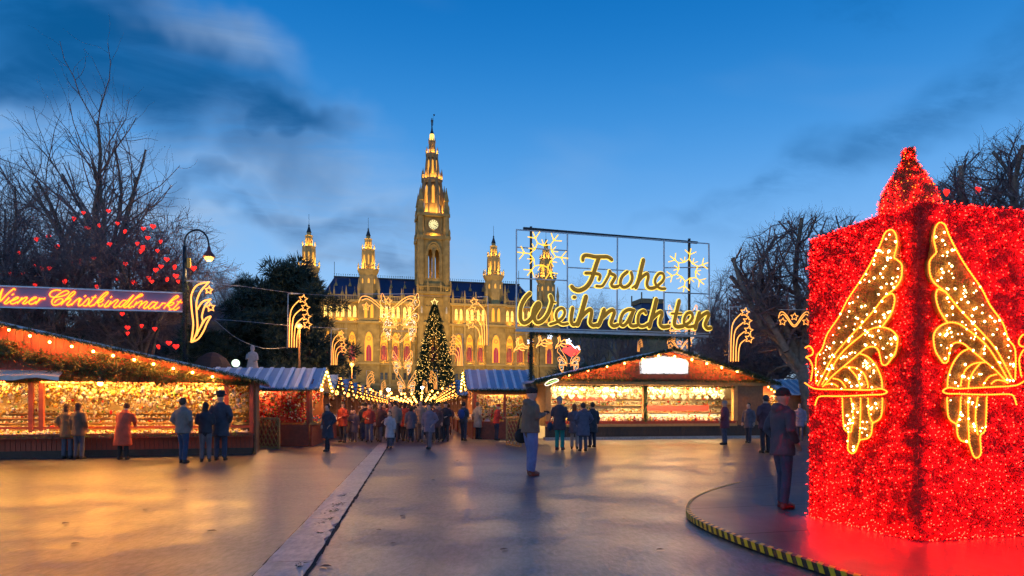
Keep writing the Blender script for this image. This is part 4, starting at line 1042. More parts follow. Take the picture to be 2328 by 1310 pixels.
# ---------- gable-fronted stalls lining the street
def small_stall(name, label, loc, rot, group=None, Wd=3.2, Dp=3.7, ev=2.42, rg=3.12, face=1, goods=0, seed=1, detail=2, light=55, tin=M_tin):
    """gable end faces local +x*face (the street); roof slopes face local -y and +y"""
    S = thing(name, label, 'stall', loc, rot, group); f = face; rr = random.Random(seed); g_ = np.random.default_rng(seed)
    X = lambda a, b: (min(f * a, f * b), max(f * a, f * b))
    h = Wd / 2
    def bx(nm, a, b, y0, y1, z0, z1, mt): xa, xb = X(a, b); return P_(nm, MB().box(xa, xb, y0, y1, z0, z1), mt, S)
    bx('back_wall', -Dp, -Dp + .06, -h, h, 0, ev, M_wood)
    if detail > 1:
        # front long side towards the viewer: window opening
        bx('side_wall', -Dp + .06, -.1, -h, -h + .05, 0, .85, M_woodred); bx('side_wall', -Dp + .06, -.1, -h, -h + .05, 2.15, ev, M_wood)
        for a in (-Dp + .06, -Dp * .56, -.2): bx('post', a, a + .12, -h - .02, -h + .07, .85, 2.15, M_woodred)
    else:
        bx('side_wall', -Dp + .06, -.1, -h, -h + .05, 0, ev, M_wood)
    bx('side_wall', -Dp + .06, -.1, h - .05, h, 0, ev, M_wood)
    bx('counter', -.35, .22, -h, h, .84, .92, M_woodpale); bx('counter_front', -.06, 0, -h, h, 0, .84, M_woodred)
    for y in (-h, h - .12): bx('post', -.1, .02, y, y + .12, .92, ev, M_wood)
    bx('lintel', -.1, .04, -h + .12, h - .12, ev - .22, ev, M_wood)
    q = MB(); q.prism([(-h - .05, ev + .003), (h + .05, ev + .003), (0, rg - .05)], 0, .05)
    q.v = [(f * (v[1] - .02), v[0], v[2]) for v in q.v]; P_('gable', q, M_woodred, S)
    r = MB(); ov = .42; k = .3
    for s in (-1, 1):
        y1 = s * (h + ov); z1 = ev - (rg - ev) * ov / h
        a, b = -Dp - .2, k
        vs = [(f * a, 0, rg), (f * b, 0, rg), (f * b, y1, z1), (f * a, y1, z1)]; vs += [(x, y, z - .05) for x, y, z in vs]
        r.add(vs, [(0, 1, 2, 3), (7, 6, 5, 4), (0, 4, 5, 1), (1, 5, 6, 2), (2, 6, 7, 3), (3, 7, 4, 0)])
    rf = P_('roof', r, tin, S)
    if detail > 1:
        xx = -Dp; 
        while xx < k:
            for s in (-1, 1):
                q = MB(); q.bar((f * xx, s * .02, rg + .012), (f * xx, s * (h + ov), ev - (rg - ev) * ov / h + .012), .13, .045); P_('roof_seam', q, M_seam, rf)
            xx += .42
    # lights on the rake
    nb = 6 if detail > 1 else 4; zz0 = ev - (rg - ev) * ov / h
    for s in (-1, 1):
        for i in range(nb):
            t = (i + .4) / nb
            link('bulb', BULB if detail > 1 else BULBF, S, (f * (k + .06), s * (h + ov) * t, rg - .1 - (rg - zz0) * t), None, .036 if detail > 1 else .048)
    # garland on the eaves and rake
    n_ = 1500 if detail > 1 else 260; L_ = (.05, .14) if detail > 1 else (.12, .3); wb = .022 if detail > 1 else .06
    P, Dv = garland([(f * (k + .02), -(h + ov), zz0 - .05), (f * (k + .02), 0, rg - .03), (f * (k + .02), h + ov, zz0 - .05)], .08, n_, seed=seed)
    P2, D2 = garland([(f * (-Dp - .2), -(h + ov), zz0 - .06), (f * k, -(h + ov), zz0 - .06)], .08, n_, seed=seed + 1)
    fir_part('roof_garland', np.concatenate([P, P2]), np.concatenate([Dv, D2]), S, None, L_, wb, seed)
    # wares
    nn = 520 if detail > 1 else 60; rad = (.022, .055) if detail > 1 else (.07, .14)
    P = np.concatenate([np.stack([f * g_.uniform(-.3, .15, nn), g_.uniform(-h + .15, h - .15, nn), .94 + np.abs(g_.normal(0, .09, nn))], 1),
                        np.stack([f * g_.uniform(-.6, -.1, nn), g_.uniform(-h + .15, h - .15, nn), ev - .25 - np.abs(g_.normal(0, .22, nn))], 1),
                        np.stack([f * g_.uniform(-Dp + .3, -.3, nn * 2), g_.uniform(-h + .12, -h + .6, nn * 2), g_.uniform(.95, 2.1, nn * 2)], 1)])
    wts = ([.3, .25, .2, .12, .05, .05, .03], [.08, .22, .08, .5, .05, .05, .02])[goods]
    o = link('wares', dots('wares', P, g_.uniform(*rad, len(P)), M_goods, g_.choice(7, len(P), p=wts), None, IC1 if detail > 1 else (OCT, OCF)), S); o['kind'] = 'stuff'
    if detail > 1:
        bx('inner_backdrop', -Dp + .2, -.4, -h + .7, -h + .74, .9, 2.15, pm('red_backdrop', (.42, .05, .03), .6, var=.4, scale=6) if goods else pm('gold_backdrop', (.55, .36, .14), .6, var=.4, scale=6))
    bb_ = link('lamp_bulb', BULB if detail > 1 else BULBF, S, (f * .25, -h * .4, ev - .2), None, .06 if detail > 1 else .1)
    lamp('POINT', 'stall_light', S, (f * -.35, 0, ev - .2), light, (1, .62, .24), .12)
    if detail > 1: lamp('POINT', 'stall_light', S, (f * -Dp * .5, -h + .45, ev - .2), light, (1, .50, .18) if goods else (1, .66, .28), .1)
    return S
ALL = R(7.4)
def left_x(Y): return -7.9 - .13 * (Y - 28)
def right_x(Y): return -2.0 - .13 * (Y - 33)
ordn = ('first', 'second', 'third', 'fourth', 'fifth', 'sixth', 'seventh', 'eighth', 'ninth', 'tenth', 'eleventh')
small_stall('market_stall', 'tin-roofed stall with red wares right behind the broad left stall', (left_x(28.6), 28.9, 0), ALL, None, face=1, goods=1, seed=21, Dp=3.9, light=230)
small_stall('market_stall', 'tin-roofed stall with golden wares left of the gabled stall on the right', (right_x(34.6) + .1, 35.4, 0), ALL, None, face=-1, goods=0, seed=22, Dp=2.9, ev=2.62, rg=3.42, light=230)
pl_ = small_stall('market_stall', 'x', (left_x(34.2), 34.2, 0), ALL, 'stalls lining the left side of the street', face=1, goods=0, seed=23, detail=1, light=120)
pl_['label'] = 'second gabled stall down the left side of the market street'
for i in range(2, 11):
    Y = 34.2 + 5.2 * (i - 1); dup(pl_, (left_x(Y), Y, 0), ALL, ordn[i] + ' gabled stall down the left side of the market street')
pr_ = small_stall('market_stall', 'second gabled stall down the right side of the market street', (right_x(40.6), 40.6, 0), ALL, 'stalls lining the right side of the street', face=-1, goods=0, seed=25, detail=1, light=120)
for i in range(2, 10):
    Y = 40.6 + 5.2 * (i - 1); dup(pr_, (right_x(Y), Y, 0), ALL, ordn[i] + ' gabled stall down the right side of the market street')
# stalls closing the far end of the street, gables to the viewer
for i, (px, Y) in enumerate(((812, 118), (838, 124), (865, 128), (892, 130), (918, 128), (944, 124), (1018, 118), (1042, 116))):
    dup(pl_, gz(px, Y), -PI / 2 + .05 * (i % 3), 'far gabled stall across the end of the street, number %s from the left' % ordn[i], 'stalls across the far end of the street')

# ---------- big gabled stall on the right
RB = Vector((1.54, 32.5, 0)); RR = math.atan2(2.5, 11.06); MR = frame_of(RB, RR)
RS = thing('market_stall', 'wide gabled stall at right with gingerbread hearts and a blank white signboard', 'stall', RB, RR)
rx0, rx1, rpk, rridge, reave = -.3, 11.5, 6.25, 4.30, 2.86
P_('plinth', MB().box(0, 11.2, .0, .4, 0, .14), M_stone, RS)
x = .02; plk = MB().box(0, .188, -.02, .02, .14, .62).mesh('plank', M_wooddark)
while x < 11.1: link('plank', plk, RS, (x, random.uniform(-.004, .004), 0)); x += .2
P_('counter_front', MB().box(0, 11.2, .022, .06, .14, .66), M_wooddark, RS)
P_('ledge', MB().box(.0, 9.7, -.16, .06, .62, .74), M_woodpale, RS); P_('counter', MB().box(.0, 9.7, -.10, .8, .82, .88), M_woodred, RS); P_('counter_board', MB().box(.02, 9.68, -.06, -.02, .74, .82), M_woodred, RS)
for a in (.02, 9.55): P_('post', MB().box(a, a + .22, -.08, .12, .88, 2.75), M_woodpale, RS)
P_('post', MB().box(4.82, 5.0, -.08, .1, .88, 2.55), M_wood, RS)
P_('lintel', MB().box(rx0 + .1, rx1 - .1, -.14, .1, 2.6, 2.78), M_woodpale, RS)
P_('side_wall', MB().box(9.78, 11.2, -.02, .06, .66, 2.6), M_wood, RS); P_('side_wall', MB().box(11.14, 11.2, .07, 3.4, 0, 2.7), M_wood, RS); P_('side_wall', MB().box(0, .06, .13, 3.4, .66, 2.6), M_woodpale, RS)
P_('back_wall', MB().box(0, 11.1, 2.3, 2.36, 0, 2.7), pm('cream_backdrop', (.72, .62, .42), .7, var=.2, scale=3), RS)
P_('ceiling', MB().box(0, 11.1, .12, 2.29, 2.62, 2.66), M_woodpale, RS)
def rrk(x): return rridge - (rridge - reave) * (abs(x - rpk) / ((rpk - rx0) if x < rpk else (rx1 - rpk)))
bx_ = rx0 + .1
while bx_ < rx1 - .1:
    h0, h1 = rrk(bx_) - .1, rrk(bx_ + .24) - .1
    b = MB(); b.prism([(bx_, 2.784), (bx_ + .23, 2.784), (bx_ + .23, max(2.8, h1)), (bx_, max(2.8, h0))], -.03, .0); P_('gable_board', b, M_woodred, RS); bx_ += .24
rf = MB(); ov = .5
for (xa, za, s) in ((rx0 - .35, reave - .12, -1), (rx1 + .35, reave - .12, 1)):
    vs = [(rpk, -ov, rridge + .05), (xa, -ov, za), (xa, 4, za), (rpk, 4, rridge + .05)]; vs += [(a, b_, c_ - .1) for a, b_, c_ in vs]
    rf.add(vs, [(0, 1, 2, 3), (7, 6, 5, 4), (0, 4, 5, 1), (1, 5, 6, 2), (2, 6, 7, 3)])
P_('roof', rf, M_tin, RS)
P, Dv = garland([(rx0 - .35, -ov - .03, reave - .18), (rpk, -ov - .03, rridge + .0), (rx1 + .35, -ov - .03, reave - .18)], .10, 6500, seed=31); fir_part('rake_garland', P, Dv, RS, None, (.06, .17), .028, 31)
P, Dv = garland([(rx0, -.18, 2.84), (3, -.2, 2.80), (6, -.18, 2.84), (9, -.2, 2.80), (rx1, -.18, 2.84)], .08, 3600, seed=32); fir_part('lintel_garland', P, Dv, RS, None, (.05, .14), .024, 32)
P, Dv = garland([(.2, -.14, 2.52), (9.6, -.14, 2.52)], .06, 2600, seed=34); P2, D2 = garland([(4.91, -.12, .9), (4.91, -.12, 2.5)], .12, 1800, seed=35); fir_part('post_garland', np.concatenate([P, P2]), np.concatenate([Dv, D2]), RS, None, (.05, .12), .022, 34)
g_ = np.random.default_rng(36); PP = []
n = 3200; p = np.stack([g_.uniform(1.2, 10.8, n), g_.uniform(-.25, -.05, n), g_.uniform(2.85, 4.0, n)], 1); p = p[[q[2] < rrk(q[0]) - .22 and (abs(q[0] - 5.9) > 1.15) and g_.random() < .75 for q in p]]
fir_part('gable_fir_branches', p, unit(np.stack([g_.normal(0, 1, len(p)), g_.normal(-.5, .4, len(p)), g_.normal(-.2, .8, len(p))], 1)), RS, None, (.08, .22), .032, 37)
PLR = Plane(RB + Vector((math.sin(RR) * .42, -math.cos(RR) * .42, 0)), RB + Vector((math.cos(RR) + math.sin(RR) * .42, math.sin(RR) - math.cos(RR) * .42, 0)))
for px, py in ((1293, 853), (1337, 842), (1380, 833), (1420, 826), (1462, 817), (1497, 809), (1534, 811), (1573, 818), (1607, 827), (1641, 836), (1676, 845), (1711, 853)):
    link('bulb', BULB, RS, on(MR, PLR.p(px, py)), None, .05)
# blank white signboard in a fir frame
sg = [(1460, 850), (1458, 822), (1466, 815), (1490, 812), (1512, 808), (1536, 812), (1562, 816), (1568, 824), (1567, 850)]
Q = [on(MR, PLR.p(px, py, -.18)) for px, py in sg]; m = MB(); nq = len(Q)
m.add([q + Vector((0, -.05, 0)) for q in Q] + [q + Vector((0, .06, 0)) for q in Q], [tuple(range(nq)), tuple(range(2 * nq - 1, nq - 1, -1))] + [(i, nq + i, nq + (i + 1) % nq, (i + 1) % nq) for i in range(nq)])
sgn = P_('signboard', m, glow('white_sign_panel', (.93, .96, 1.0), .95), RS); sgn['label'] = 'blank glowing white signboard'
P, Dv = garland([tuple(q + Vector((0, -.06, 0))) for q in Q + [Q[0]]], .05, 1300, seed=38); fir_part('sign_garland', P, Dv, RS, None, (.04, .11), .022, 38)
for a in (1.2, 3.4, 5.9, 8.2): lamp('AREA', 'stall_light', RS, (a, .1, 2.5), 360, (1, .68, .30), (1.6, .35), (R(26), 0, 0))
for a in (1.4, 3.7, 6.0, 8.4): lamp('AREA', 'stall_light', RS, (a, -.25, 2.45), 32, (1, .58, .18), (2.1, .35), (R(-52), 0, 0))  # added outward strips that gild the ground before the counter
# neon bread roll sign over the left corner
NB = thing('bread_sign', 'small glowing bread roll sign at the left corner of the right stall', 'sign', PLR.p(1240, 871, .2)); of = NB.location
m = MB(); q = [PLR.p(px, py, .2) for px, py in sm([(1238, 877), (1237, 873), (1246, 866), (1258, 862), (1265, 863), (1266, 867), (1256, 871), (1245, 876)], 3, True)]; m.tube(q, .022, 6, closed=True)
m2 = MB(); m2.tube([PLR.p(px, py, .2) for px, py in sm([(1239, 872), (1248, 870), (1256, 867), (1264, 865)], 3)], .018, 6)
P_('bread_outline', m, G_neonw, NB, off=of); P_('filling_tube', m2, glow('green_light_tube', (.5, .9, .2), 1.5), NB, off=of)
m = MB(); m.bar(PLR.p(1252, 862, .2), PLR.p(1252, 852, .1), .02); P_('bracket', m, M_darksteel, NB, off=of)
# gingerbread hearts in a row under the lintel
hb = MB()
rings = []
for k in range(1, 6):
    a = PI * k / 6; rings.append([(x * (.6 + .4 * math.sin(a)) * 1.05, -.03 * math.cos(a), z * (.6 + .4 * math.sin(a)) * 1.05) for x, z in hp])
hb.loft(rings); hb_me = [hb.mesh('gingerbread_heart', m_, True) for m_ in (M_goods[5], pm('iced_gingerbread', (.75, .62, .42), .5, var=.35, scale=14), pm('red_iced_heart', (.5, .06, .03), .5, var=.4, scale=14))]
ic = MB(); ic.tube([(x * .86, -.034, z * .86) for x, z in hp], .012, 4, closed=True); ic.tube([(-.07, -.034, 0), (-.02, -.036, .02), (.03, -.036, -.02), (.08, -.034, .01)], .010, 4); ic_me = ic.mesh('icing', pm('white_icing', (.8, .75, .62), .5))
k = 0
for row, (z, st, nn) in enumerate(((2.26, .36, 26), (2.05, .41, 22))):
    for i in range(nn):
        xx = .45 + st * i + .12 * row
        if xx > 9.4 or abs(xx - 4.91) < .2: continue
        o = link('gingerbread_heart', hb_me[(i * 3 + row) % 3], None, MR @ Vector((xx, .16 + .25 * row, z + .04 * math.sin(i * 1.9))), (0, 0, RR + .15 * math.sin(i * 2.1)), .78 + .2 * math.sin(i * 1.3))
        link('icing', ic_me, o)
        tag(o, ('brown', 'pale iced', 'red iced')[(i * 3 + row) % 3] + ' gingerbread heart hanging in the ' + ('front' if row == 0 else 'back') + ' row of the right stall', 'gingerbread', 'gingerbread hearts in the right stall')
# shelves, red fascia boards and jars on the counter
for z in (1.25, 1.6, 1.95): P_('shelf', MB().box(.3, 10.8, 2.0, 2.29, z, z + .03), M_woodpale, RS)
P_('red_fascia', MB().box(5.3, 8.9, 1.2, 1.24, 1.35, 1.62), pm('red_fascia_paint', (.50, .03, .02), .5, var=.2), RS); P_('red_fascia', MB().box(1.6, 3.9, 1.2, 1.24, 1.85, 2.02), MATS['red_fascia_paint'], RS)
P_('inner_counter', MB().box(.6, 9.3, 1.1, 1.19, .9, 1.2), M_white, RS)
n = 1500; P = np.concatenate([np.stack([g_.uniform(.3, 9.4, n), g_.uniform(-.02, .7, n), .9 + np.abs(g_.normal(0, .10, n))], 1), np.stack([g_.uniform(.4, 10.5, 900), g_.uniform(2.05, 2.25, 900), g_.choice([1.3, 1.65, 2.0], 900) + g_.uniform(0, .2, 900)], 1), np.stack([g_.uniform(.3, 9.4, 700), g_.uniform(.3, 1.0, 700), 2.5 - np.abs(g_.normal(0, .25, 700))], 1)])
o = link('sweets', dots('sweets', P, g_.uniform(.025, .065, len(P)), M_goods, g_.choice(7, len(P), p=[.34, .13, .28, .10, .05, .07, .03]), None, IC1)); o.matrix_world = MR
tag(o, 'heaps of packed sweets and jars on the counter and shelves of the right stall', 'sweets', kind='stuff')
jm = MB(); jm.lathe([(.0, 0), (.06, 0), (.065, .02), (.065, .13), (.05, .15)], 12); jme = [jm.mesh('jar', m_, True) for m_ in (M_goods[0], M_goods[3], M_goods[1], M_goods[2])]
jl = MB(); jl.lathe([(.055, .15), (.055, .185), (.0, .185)], 12); jlm = jl.mesh('lid', M_goods[6])
for i in range(34):
    xx = .45 + .265 * i
    if abs(xx - 4.91) < .15: continue
    o = link('jar', jme[(i * 7) % 4], None, MR @ Vector((xx, .0 + .06 * (i % 2), .882)), RR); link('lid', jlm, o)
    tag(o, ('white', 'red', 'golden', 'cream')[(i * 7) % 4] + ' jar standing along the counter edge of the right stall', 'jar', 'jars along the counter of the right stall')

# ---------- small stall between the right stall and the red cube
fs = small_stall('market_stall', 'low stall with warm lights half hidden by the red cube', gz(1745, 40), PI + .1, None, face=1, goods=0, seed=41, Wd=3.4, Dp=4.6, detail=2, light=150)

# ---------- lattice fences
def lattice(label, A, B, h):
    t = thing('lattice_fence', label, 'fence', A); A = Vector(A); B = Vector(B); u = B - A; L = u.length; u.normalize()
    for a, b in (((0, .03), (L, .03)), ((0, h), (L, h)), ((0, 0), (0, h)), ((L, 0), (L, h))):
        q = MB(); q.bar(u * a[0] + Vector((0, 0, a[1])), u * b[0] + Vector((0, 0, b[1])), .07, .07, (0, 1, 0)); P_('rail', q, M_woodpale, t)
    st = .34; nrm = Vector((u.y, -u.x, 0)) * .012
    for s in (-1, 1):
        k = -h
        while k < L:
            pts = []
            a0, a1 = max(0, k), min(L, k + h)
            if a1 - a0 > .05:
                z0, z1 = a0 - k, a1 - k
                if s < 0: z0, z1 = h - z0, h - z1
                q = MB(); q.bar(u * a0 + Vector((0, 0, z0)) + nrm * s, u * a1 + Vector((0, 0, z1)) + nrm * s, .035, .02, (0, 1, 0)); P_('slat', q, M_woodpale, t)
            k += st
    return t
lattice('wooden lattice fence panel in front of the red-ware stall on the left', ground(578, 1016), ground(634, 1021), 1.10)
lattice('wooden lattice fence panel behind the standing man on the right', ground(1152, 1012), ground(1184, 1016), 1.12)

# ================================================================== red gift cube covered in lights
BC = Vector((4.18, 7.25, 0)); BL = Vector((-.237, .9715, 0)); BRt = Vector((.9715, .237, 0))
BZ = 3.585; SL, SR = 1.73, 2.9
M_tin_red = pm('red_tinsel', (.85, .008, .006), .5, var=.25, scale=9, bump=.8, bscale=60)
M_tin_red2 = pm('red_tinsel_dark', (.42, .003, .005), .45, var=.4, scale=9)
M_tin_gold = pm('gold_tinsel', (.50, .23, .02), .42, .1, var=.6, scale=12, bump=.8, bscale=60)
G_redled = glow('red_fairy_light', (1.0, .007, .003), 200.0)
G_wled = glow('white_fairy_light', (1.0, .66, .26), 22.0)
G_gled = glow('gold_rope_light', (1.0, .24, .016), 3.2)
GB = thing('gift_cube', 'huge red tinsel cube covered in fairy lights with gold angel wings', 'decoration', BC + Vector((0, 0, HP)))
of = GB.location
C4 = [BC, BC + BRt * SR, BC + BRt * SR + BL * SL, BC + BL * SL]
m = MB(); m.add([c + Vector((0, 0, HP)) for c in C4] + [Vector((c.x, c.y, BZ)) for c in C4], [(0, 1, 5, 4), (1, 2, 6, 5), (2, 3, 7, 6), (3, 0, 4, 7), (4, 5, 6, 7)])
part('tinsel_body', m, M_tin_red, GB, off=of)
nL, nR = Vector((BL.y, -BL.x, 0)) * -1, Vector((BRt.y, -BRt.x, 0))
if nL.x > 0: nL = -nL
g_ = np.random.default_rng(77)
WING = {}
def zc(px, py): return px, py
wing_px = dict(
 f1=[(1866, 872), (1866, 815), (1880, 793), (1892, 759), (1919, 720), (1937, 684), (1970, 635), (1991, 600), (2013, 557), (2022, 534), (2031, 525), (2041, 524), (2049, 536), (2051, 559), (2045, 585), (2051, 591), (2061, 600), (2063, 613), (2060, 635), (2047, 656), (2021, 678), (1987, 720), (1931, 780), (1901, 818), (1870, 876)],
 f2=[(2021, 678), (2040, 668), (2046, 680), (2043, 699), (2034, 720), (2019, 741)],
 f3=[(1880, 874), (1904, 833), (1929, 798), (1964, 768), (1989, 750), (2014, 744), (2037, 750), (2050, 763), (2052, 780), (2047, 803), (2037, 818), (2027, 830), (2017, 828), (2013, 813), (2009, 798), (2002, 790), (1989, 789), (1977, 794), (1965, 804), (1936, 828), (1906, 853), (1882, 879)],
 f4=[(1965, 804), (1984, 811), (1999, 826), (2009, 843), (2016, 864), (2017, 884)],
 f5=[(1931, 835), (1954, 836), (1972, 846), (1982, 864), (1985, 881)], f6=[(1941, 837), (1956, 853), (1965, 871), (1967, 884)],
 f7=[(1906, 861), (1921, 865), (1934, 881)], f8=[(1888, 875), (1904, 872), (1916, 879)],
 arm=[(1841, 871), (1856, 881), (1873, 885), (1929, 886), (1989, 887), (2014, 884), (2029, 891), (2017, 897), (1989, 898), (1929, 901), (1878, 901), (1868, 908), (1864, 921)],
 h1=[(1926, 906), (1927, 942), (1930, 974), (1940, 984), (1939, 1007), (1939, 1022), (1948, 1031), (1956, 1026), (1964, 1005), (1969, 1000), (1984, 997), (1992, 987), (1994, 972), (1996, 962), (2009, 955), (2016, 942), (2018, 906)],
 h2=[(1946, 906), (1951, 947), (1946, 982)], h3=[(1968, 906), (1967, 960), (1965, 1000)], h4=[(1985, 906), (1987, 942), (1996, 963)],
 sw=[(1842, 791), (1851, 787), (1859, 798), (1856, 808), (1843, 812), (1850, 817), (1855, 825), (1858, 835), (1857, 848), (1854, 866)])
fills_px = dict(a=wing_px['f1'], b=[(2021, 678)] + wing_px['f2'] + [(2014, 744), (1989, 750), (1964, 768), (1929, 798), (1904, 833), (1880, 874), (1870, 876), (1901, 818), (1931, 780), (1987, 720)],
 c=wing_px['f3'], d=wing_px['f4'] + [(1985, 886), (1929, 886), (1882, 882), (1906, 853), (1936, 828)], e=wing_px['h1'])
PLW = Plane(BC, BC + BL)
def wing_uv(poly): return [PLW.tz(px, py) for px, py in poly]
W_lines = {k: wing_uv(v) for k, v in wing_px.items()}; W_fill = {k: wing_uv(v) for k, v in fills_px.items()}
def inpoly(P, poly):
    poly = np.array(poly); x, y = P[:, 0], P[:, 1]; c_ = np.zeros(len(P), bool); j = len(poly) - 1
    for i in range(len(poly)):
        xi, yi = poly[i]; xj, yj = poly[j]
        c_ ^= ((yi > y) != (yj > y)) & (x < (xj - xi) * (y - yi) / (yj - yi + 1e-12) + xi); j = i
    return c_
faces = [(lambda s, z, d: BC + BL * s + nL * d + Vector((0, 0, z)), SL, lambda s: s, nL),
         (lambda s, z, d: BC + BRt * s + nR * d + Vector((0, 0, z)), SR, lambda s: .80 * s - .03, nR)]
led_mask = []
for fi, (to, wid, mp, nn) in enumerate(faces):
    sides = [(mp, 'left') ] + ([(lambda s: 2.75 - (.80 * s - .03), 'far')] if fi else [])
    fills = []
    for mpp, sd in sides:
        wg = link('angel_wing', None, GB); wg['label'] = ('gold angel wing on the left face of the cube', 'gold angel wing on the right face of the cube')[fi] if sd == 'left' else 'second gold angel wing on the right face of the cube'
        # padded tinsel fill
        for q, (k, poly) in enumerate(W_fill.items()):
            pp = [(mpp(s), z) for s, z in poly]; fills.append(pp); L_ = sm(pp, 2, True); n = len(L_)
            cc = (sum(a for a, _ in L_) / n, sum(b for _, b in L_) / n)
            m = MB(); d0 = .035 + .004 * q
            m.add([to(a, b, .004) for a, b in L_] + [to(a, b, d0) for a, b in L_], [(i, (i + 1) % n, n + (i + 1) % n, n + i) for i in range(n)])
            bm_ = bmesh.new(); vv = [bm_.verts.new(to(a, b, d0) - of) for a, b in L_]; f_ = bm_.faces.new(vv); bmesh.ops.triangulate(bm_, faces=[f_])
            me_ = m.mesh('feather_fill', M_tin_gold, off=of); bm_.from_mesh(me_); bm_.to_mesh(me_); bm_.free()
            link('feather_fill', me_, wg)
        # rope-light outlines
        B_ = []
        for k, ln in W_lines.items():
            pts = sm([(mpp(s), z) for s, z in ln], 3); m = MB(); m.tube([to(a, b, .065) for a, b in pts], .007, 5); part('rope_light', m, G_gled, wg, off=of)
            B_ += [tuple(to(a, b, .07)) for a, b in resample(pts, .032)]
        stuffpart('rope_beads', dots('rope_beads', B_, .0125, G_gled, off=of), wg)
        W_, F_ = [], []
        for pp in fills[-len(W_fill):]:
            a = np.array(pp); lo_, hi_ = a.min(0), a.max(0); area = np.prod(hi_ - lo_)
            q = g_.uniform(lo_, hi_, (int(area * 110), 2)); q = q[inpoly(q, pp)]; W_ += [tuple(to(s, z, .075)) for s, z in q]
            q = g_.uniform(lo_, hi_, (int(area * 5200), 2)); q = q[inpoly(q, pp)]; F_ += [tuple(to(s, z, .045)) for s, z in q]
        stuffpart('white_lights', dots('white_lights', W_, g_.uniform(.006, .015, len(W_)), G_wled, off=of), wg)
        F_ = np.array(F_); stuffpart('tinsel_strands', blades('tinsel_strands', F_, unit(g_.normal(size=F_.shape)) + np.array(nn) * .8, g_.uniform(.02, .05, len(F_)), .006, [M_tin_gold, pm('gold_tinsel_bright', (.70, .38, .05), .3, .3)], mi=(g_.random(len(F_)) < .4).astype(int), off=of), wg)
    # red fairy lights and tinsel over the face
    N_ = int(wid * (BZ - HP) * 190); q = np.stack([g_.uniform(.06, wid - .02, N_), HP + (BZ - HP) * g_.random(N_) ** 1.12], 1)
    ok = np.ones(N_, bool)
    for pp in fills: ok &= ~inpoly(q, pp)
    q = q[ok]
    stuffpart('red_fairy_lights', dots('red_fairy_lights', [tuple(to(s, z, d)) for (s, z), d in zip(q, g_.uniform(.02, .055, len(q)))], g_.uniform(.0035, .0068, len(q)), G_redled, off=of), GB)
    N_ = int(wid * (BZ - HP) * 4200); q = np.stack([g_.uniform(0, wid, N_), g_.uniform(HP, BZ + .01, N_)], 1); ok = np.ones(N_, bool)
    for pp in fills: ok &= ~inpoly(q, pp)
    q = q[ok]; P = np.array([tuple(to(s, z, .0)) for s, z in q])
    stuffpart('tinsel_strands', blades('tinsel_strands', P, unit(g_.normal(size=P.shape)) + np.array(nn) * .8, g_.uniform(.02, .06, len(P)), .008, [M_tin_red, M_tin_red2], mi=(g_.random(len(P)) < .42).astype(int), off=of), GB)
# loose light chain along the foot and the top edges
P = [tuple(to(s, HP + .02 + abs(g_.normal(0, .015)), g_.uniform(.02, .1))) for to, wid, _, _ in faces for s in np.arange(0, wid, .055)] + [tuple(to(s, BZ + g_.uniform(-.01, .03), .01)) for to, wid, _, _ in faces for s in np.arange(0, wid, .09)]
stuffpart('edge_lights', dots('edge_lights', P, .006, G_redled, off=of), GB)
# onion-shaped ornament on top
OC = BC + BL * .87 + BRt * .70; prof = [(.24, 0), (.30, .12), (.315, .22), (.29, .36), (.225, .50), (.14, .64), (.085, .74), (.055, .80), (.06, .86), (.045, .91), (.01, .93)]
orn = part('top_ornament', MB().lathe(prof, 20, (OC.x, OC.y, BZ)), pm('red_gold_tinsel', (.42, .05, .012), .5, var=.7, scale=14, bump=.8, bscale=60), GB, smooth=True, off=of)
pz = np.array([p[1] for p in prof]); pr = np.array([p[0] for p in prof]); z = g_.uniform(0, .92, 900); a = g_.uniform(0, 2 * PI, 900); r = np.interp(z, pz, pr)
ok = g_.random(900) < r / .3 + .1; P = np.stack([OC.x + (r + .02) * np.cos(a), OC.y + (r + .02) * np.sin(a), BZ + z], 1)[ok]
stuffpart('fairy_lights', dots('fairy_lights', P[: 260], .0075, [G_redled, G_gled], (g_.random(len(P[:260])) < .45).astype(int), off=of), orn)
z = g_.uniform(0, .92, 5000); a = g_.uniform(0, 2 * PI, 5000); r = np.interp(z, pz, pr); P = np.stack([OC.x + r * np.cos(a), OC.y + r * np.sin(a), BZ + z], 1)
stuffpart('tinsel_strands', blades('tinsel_strands', P, np.stack([np.cos(a), np.sin(a), .2 + 0 * a], 1) + g_.normal(size=P.shape) * .7, g_.uniform(.02, .05, 5000), .008, [M_tin_red, M_tin_gold], mi=(g_.random(5000) < .5).astype(int), off=of), orn)

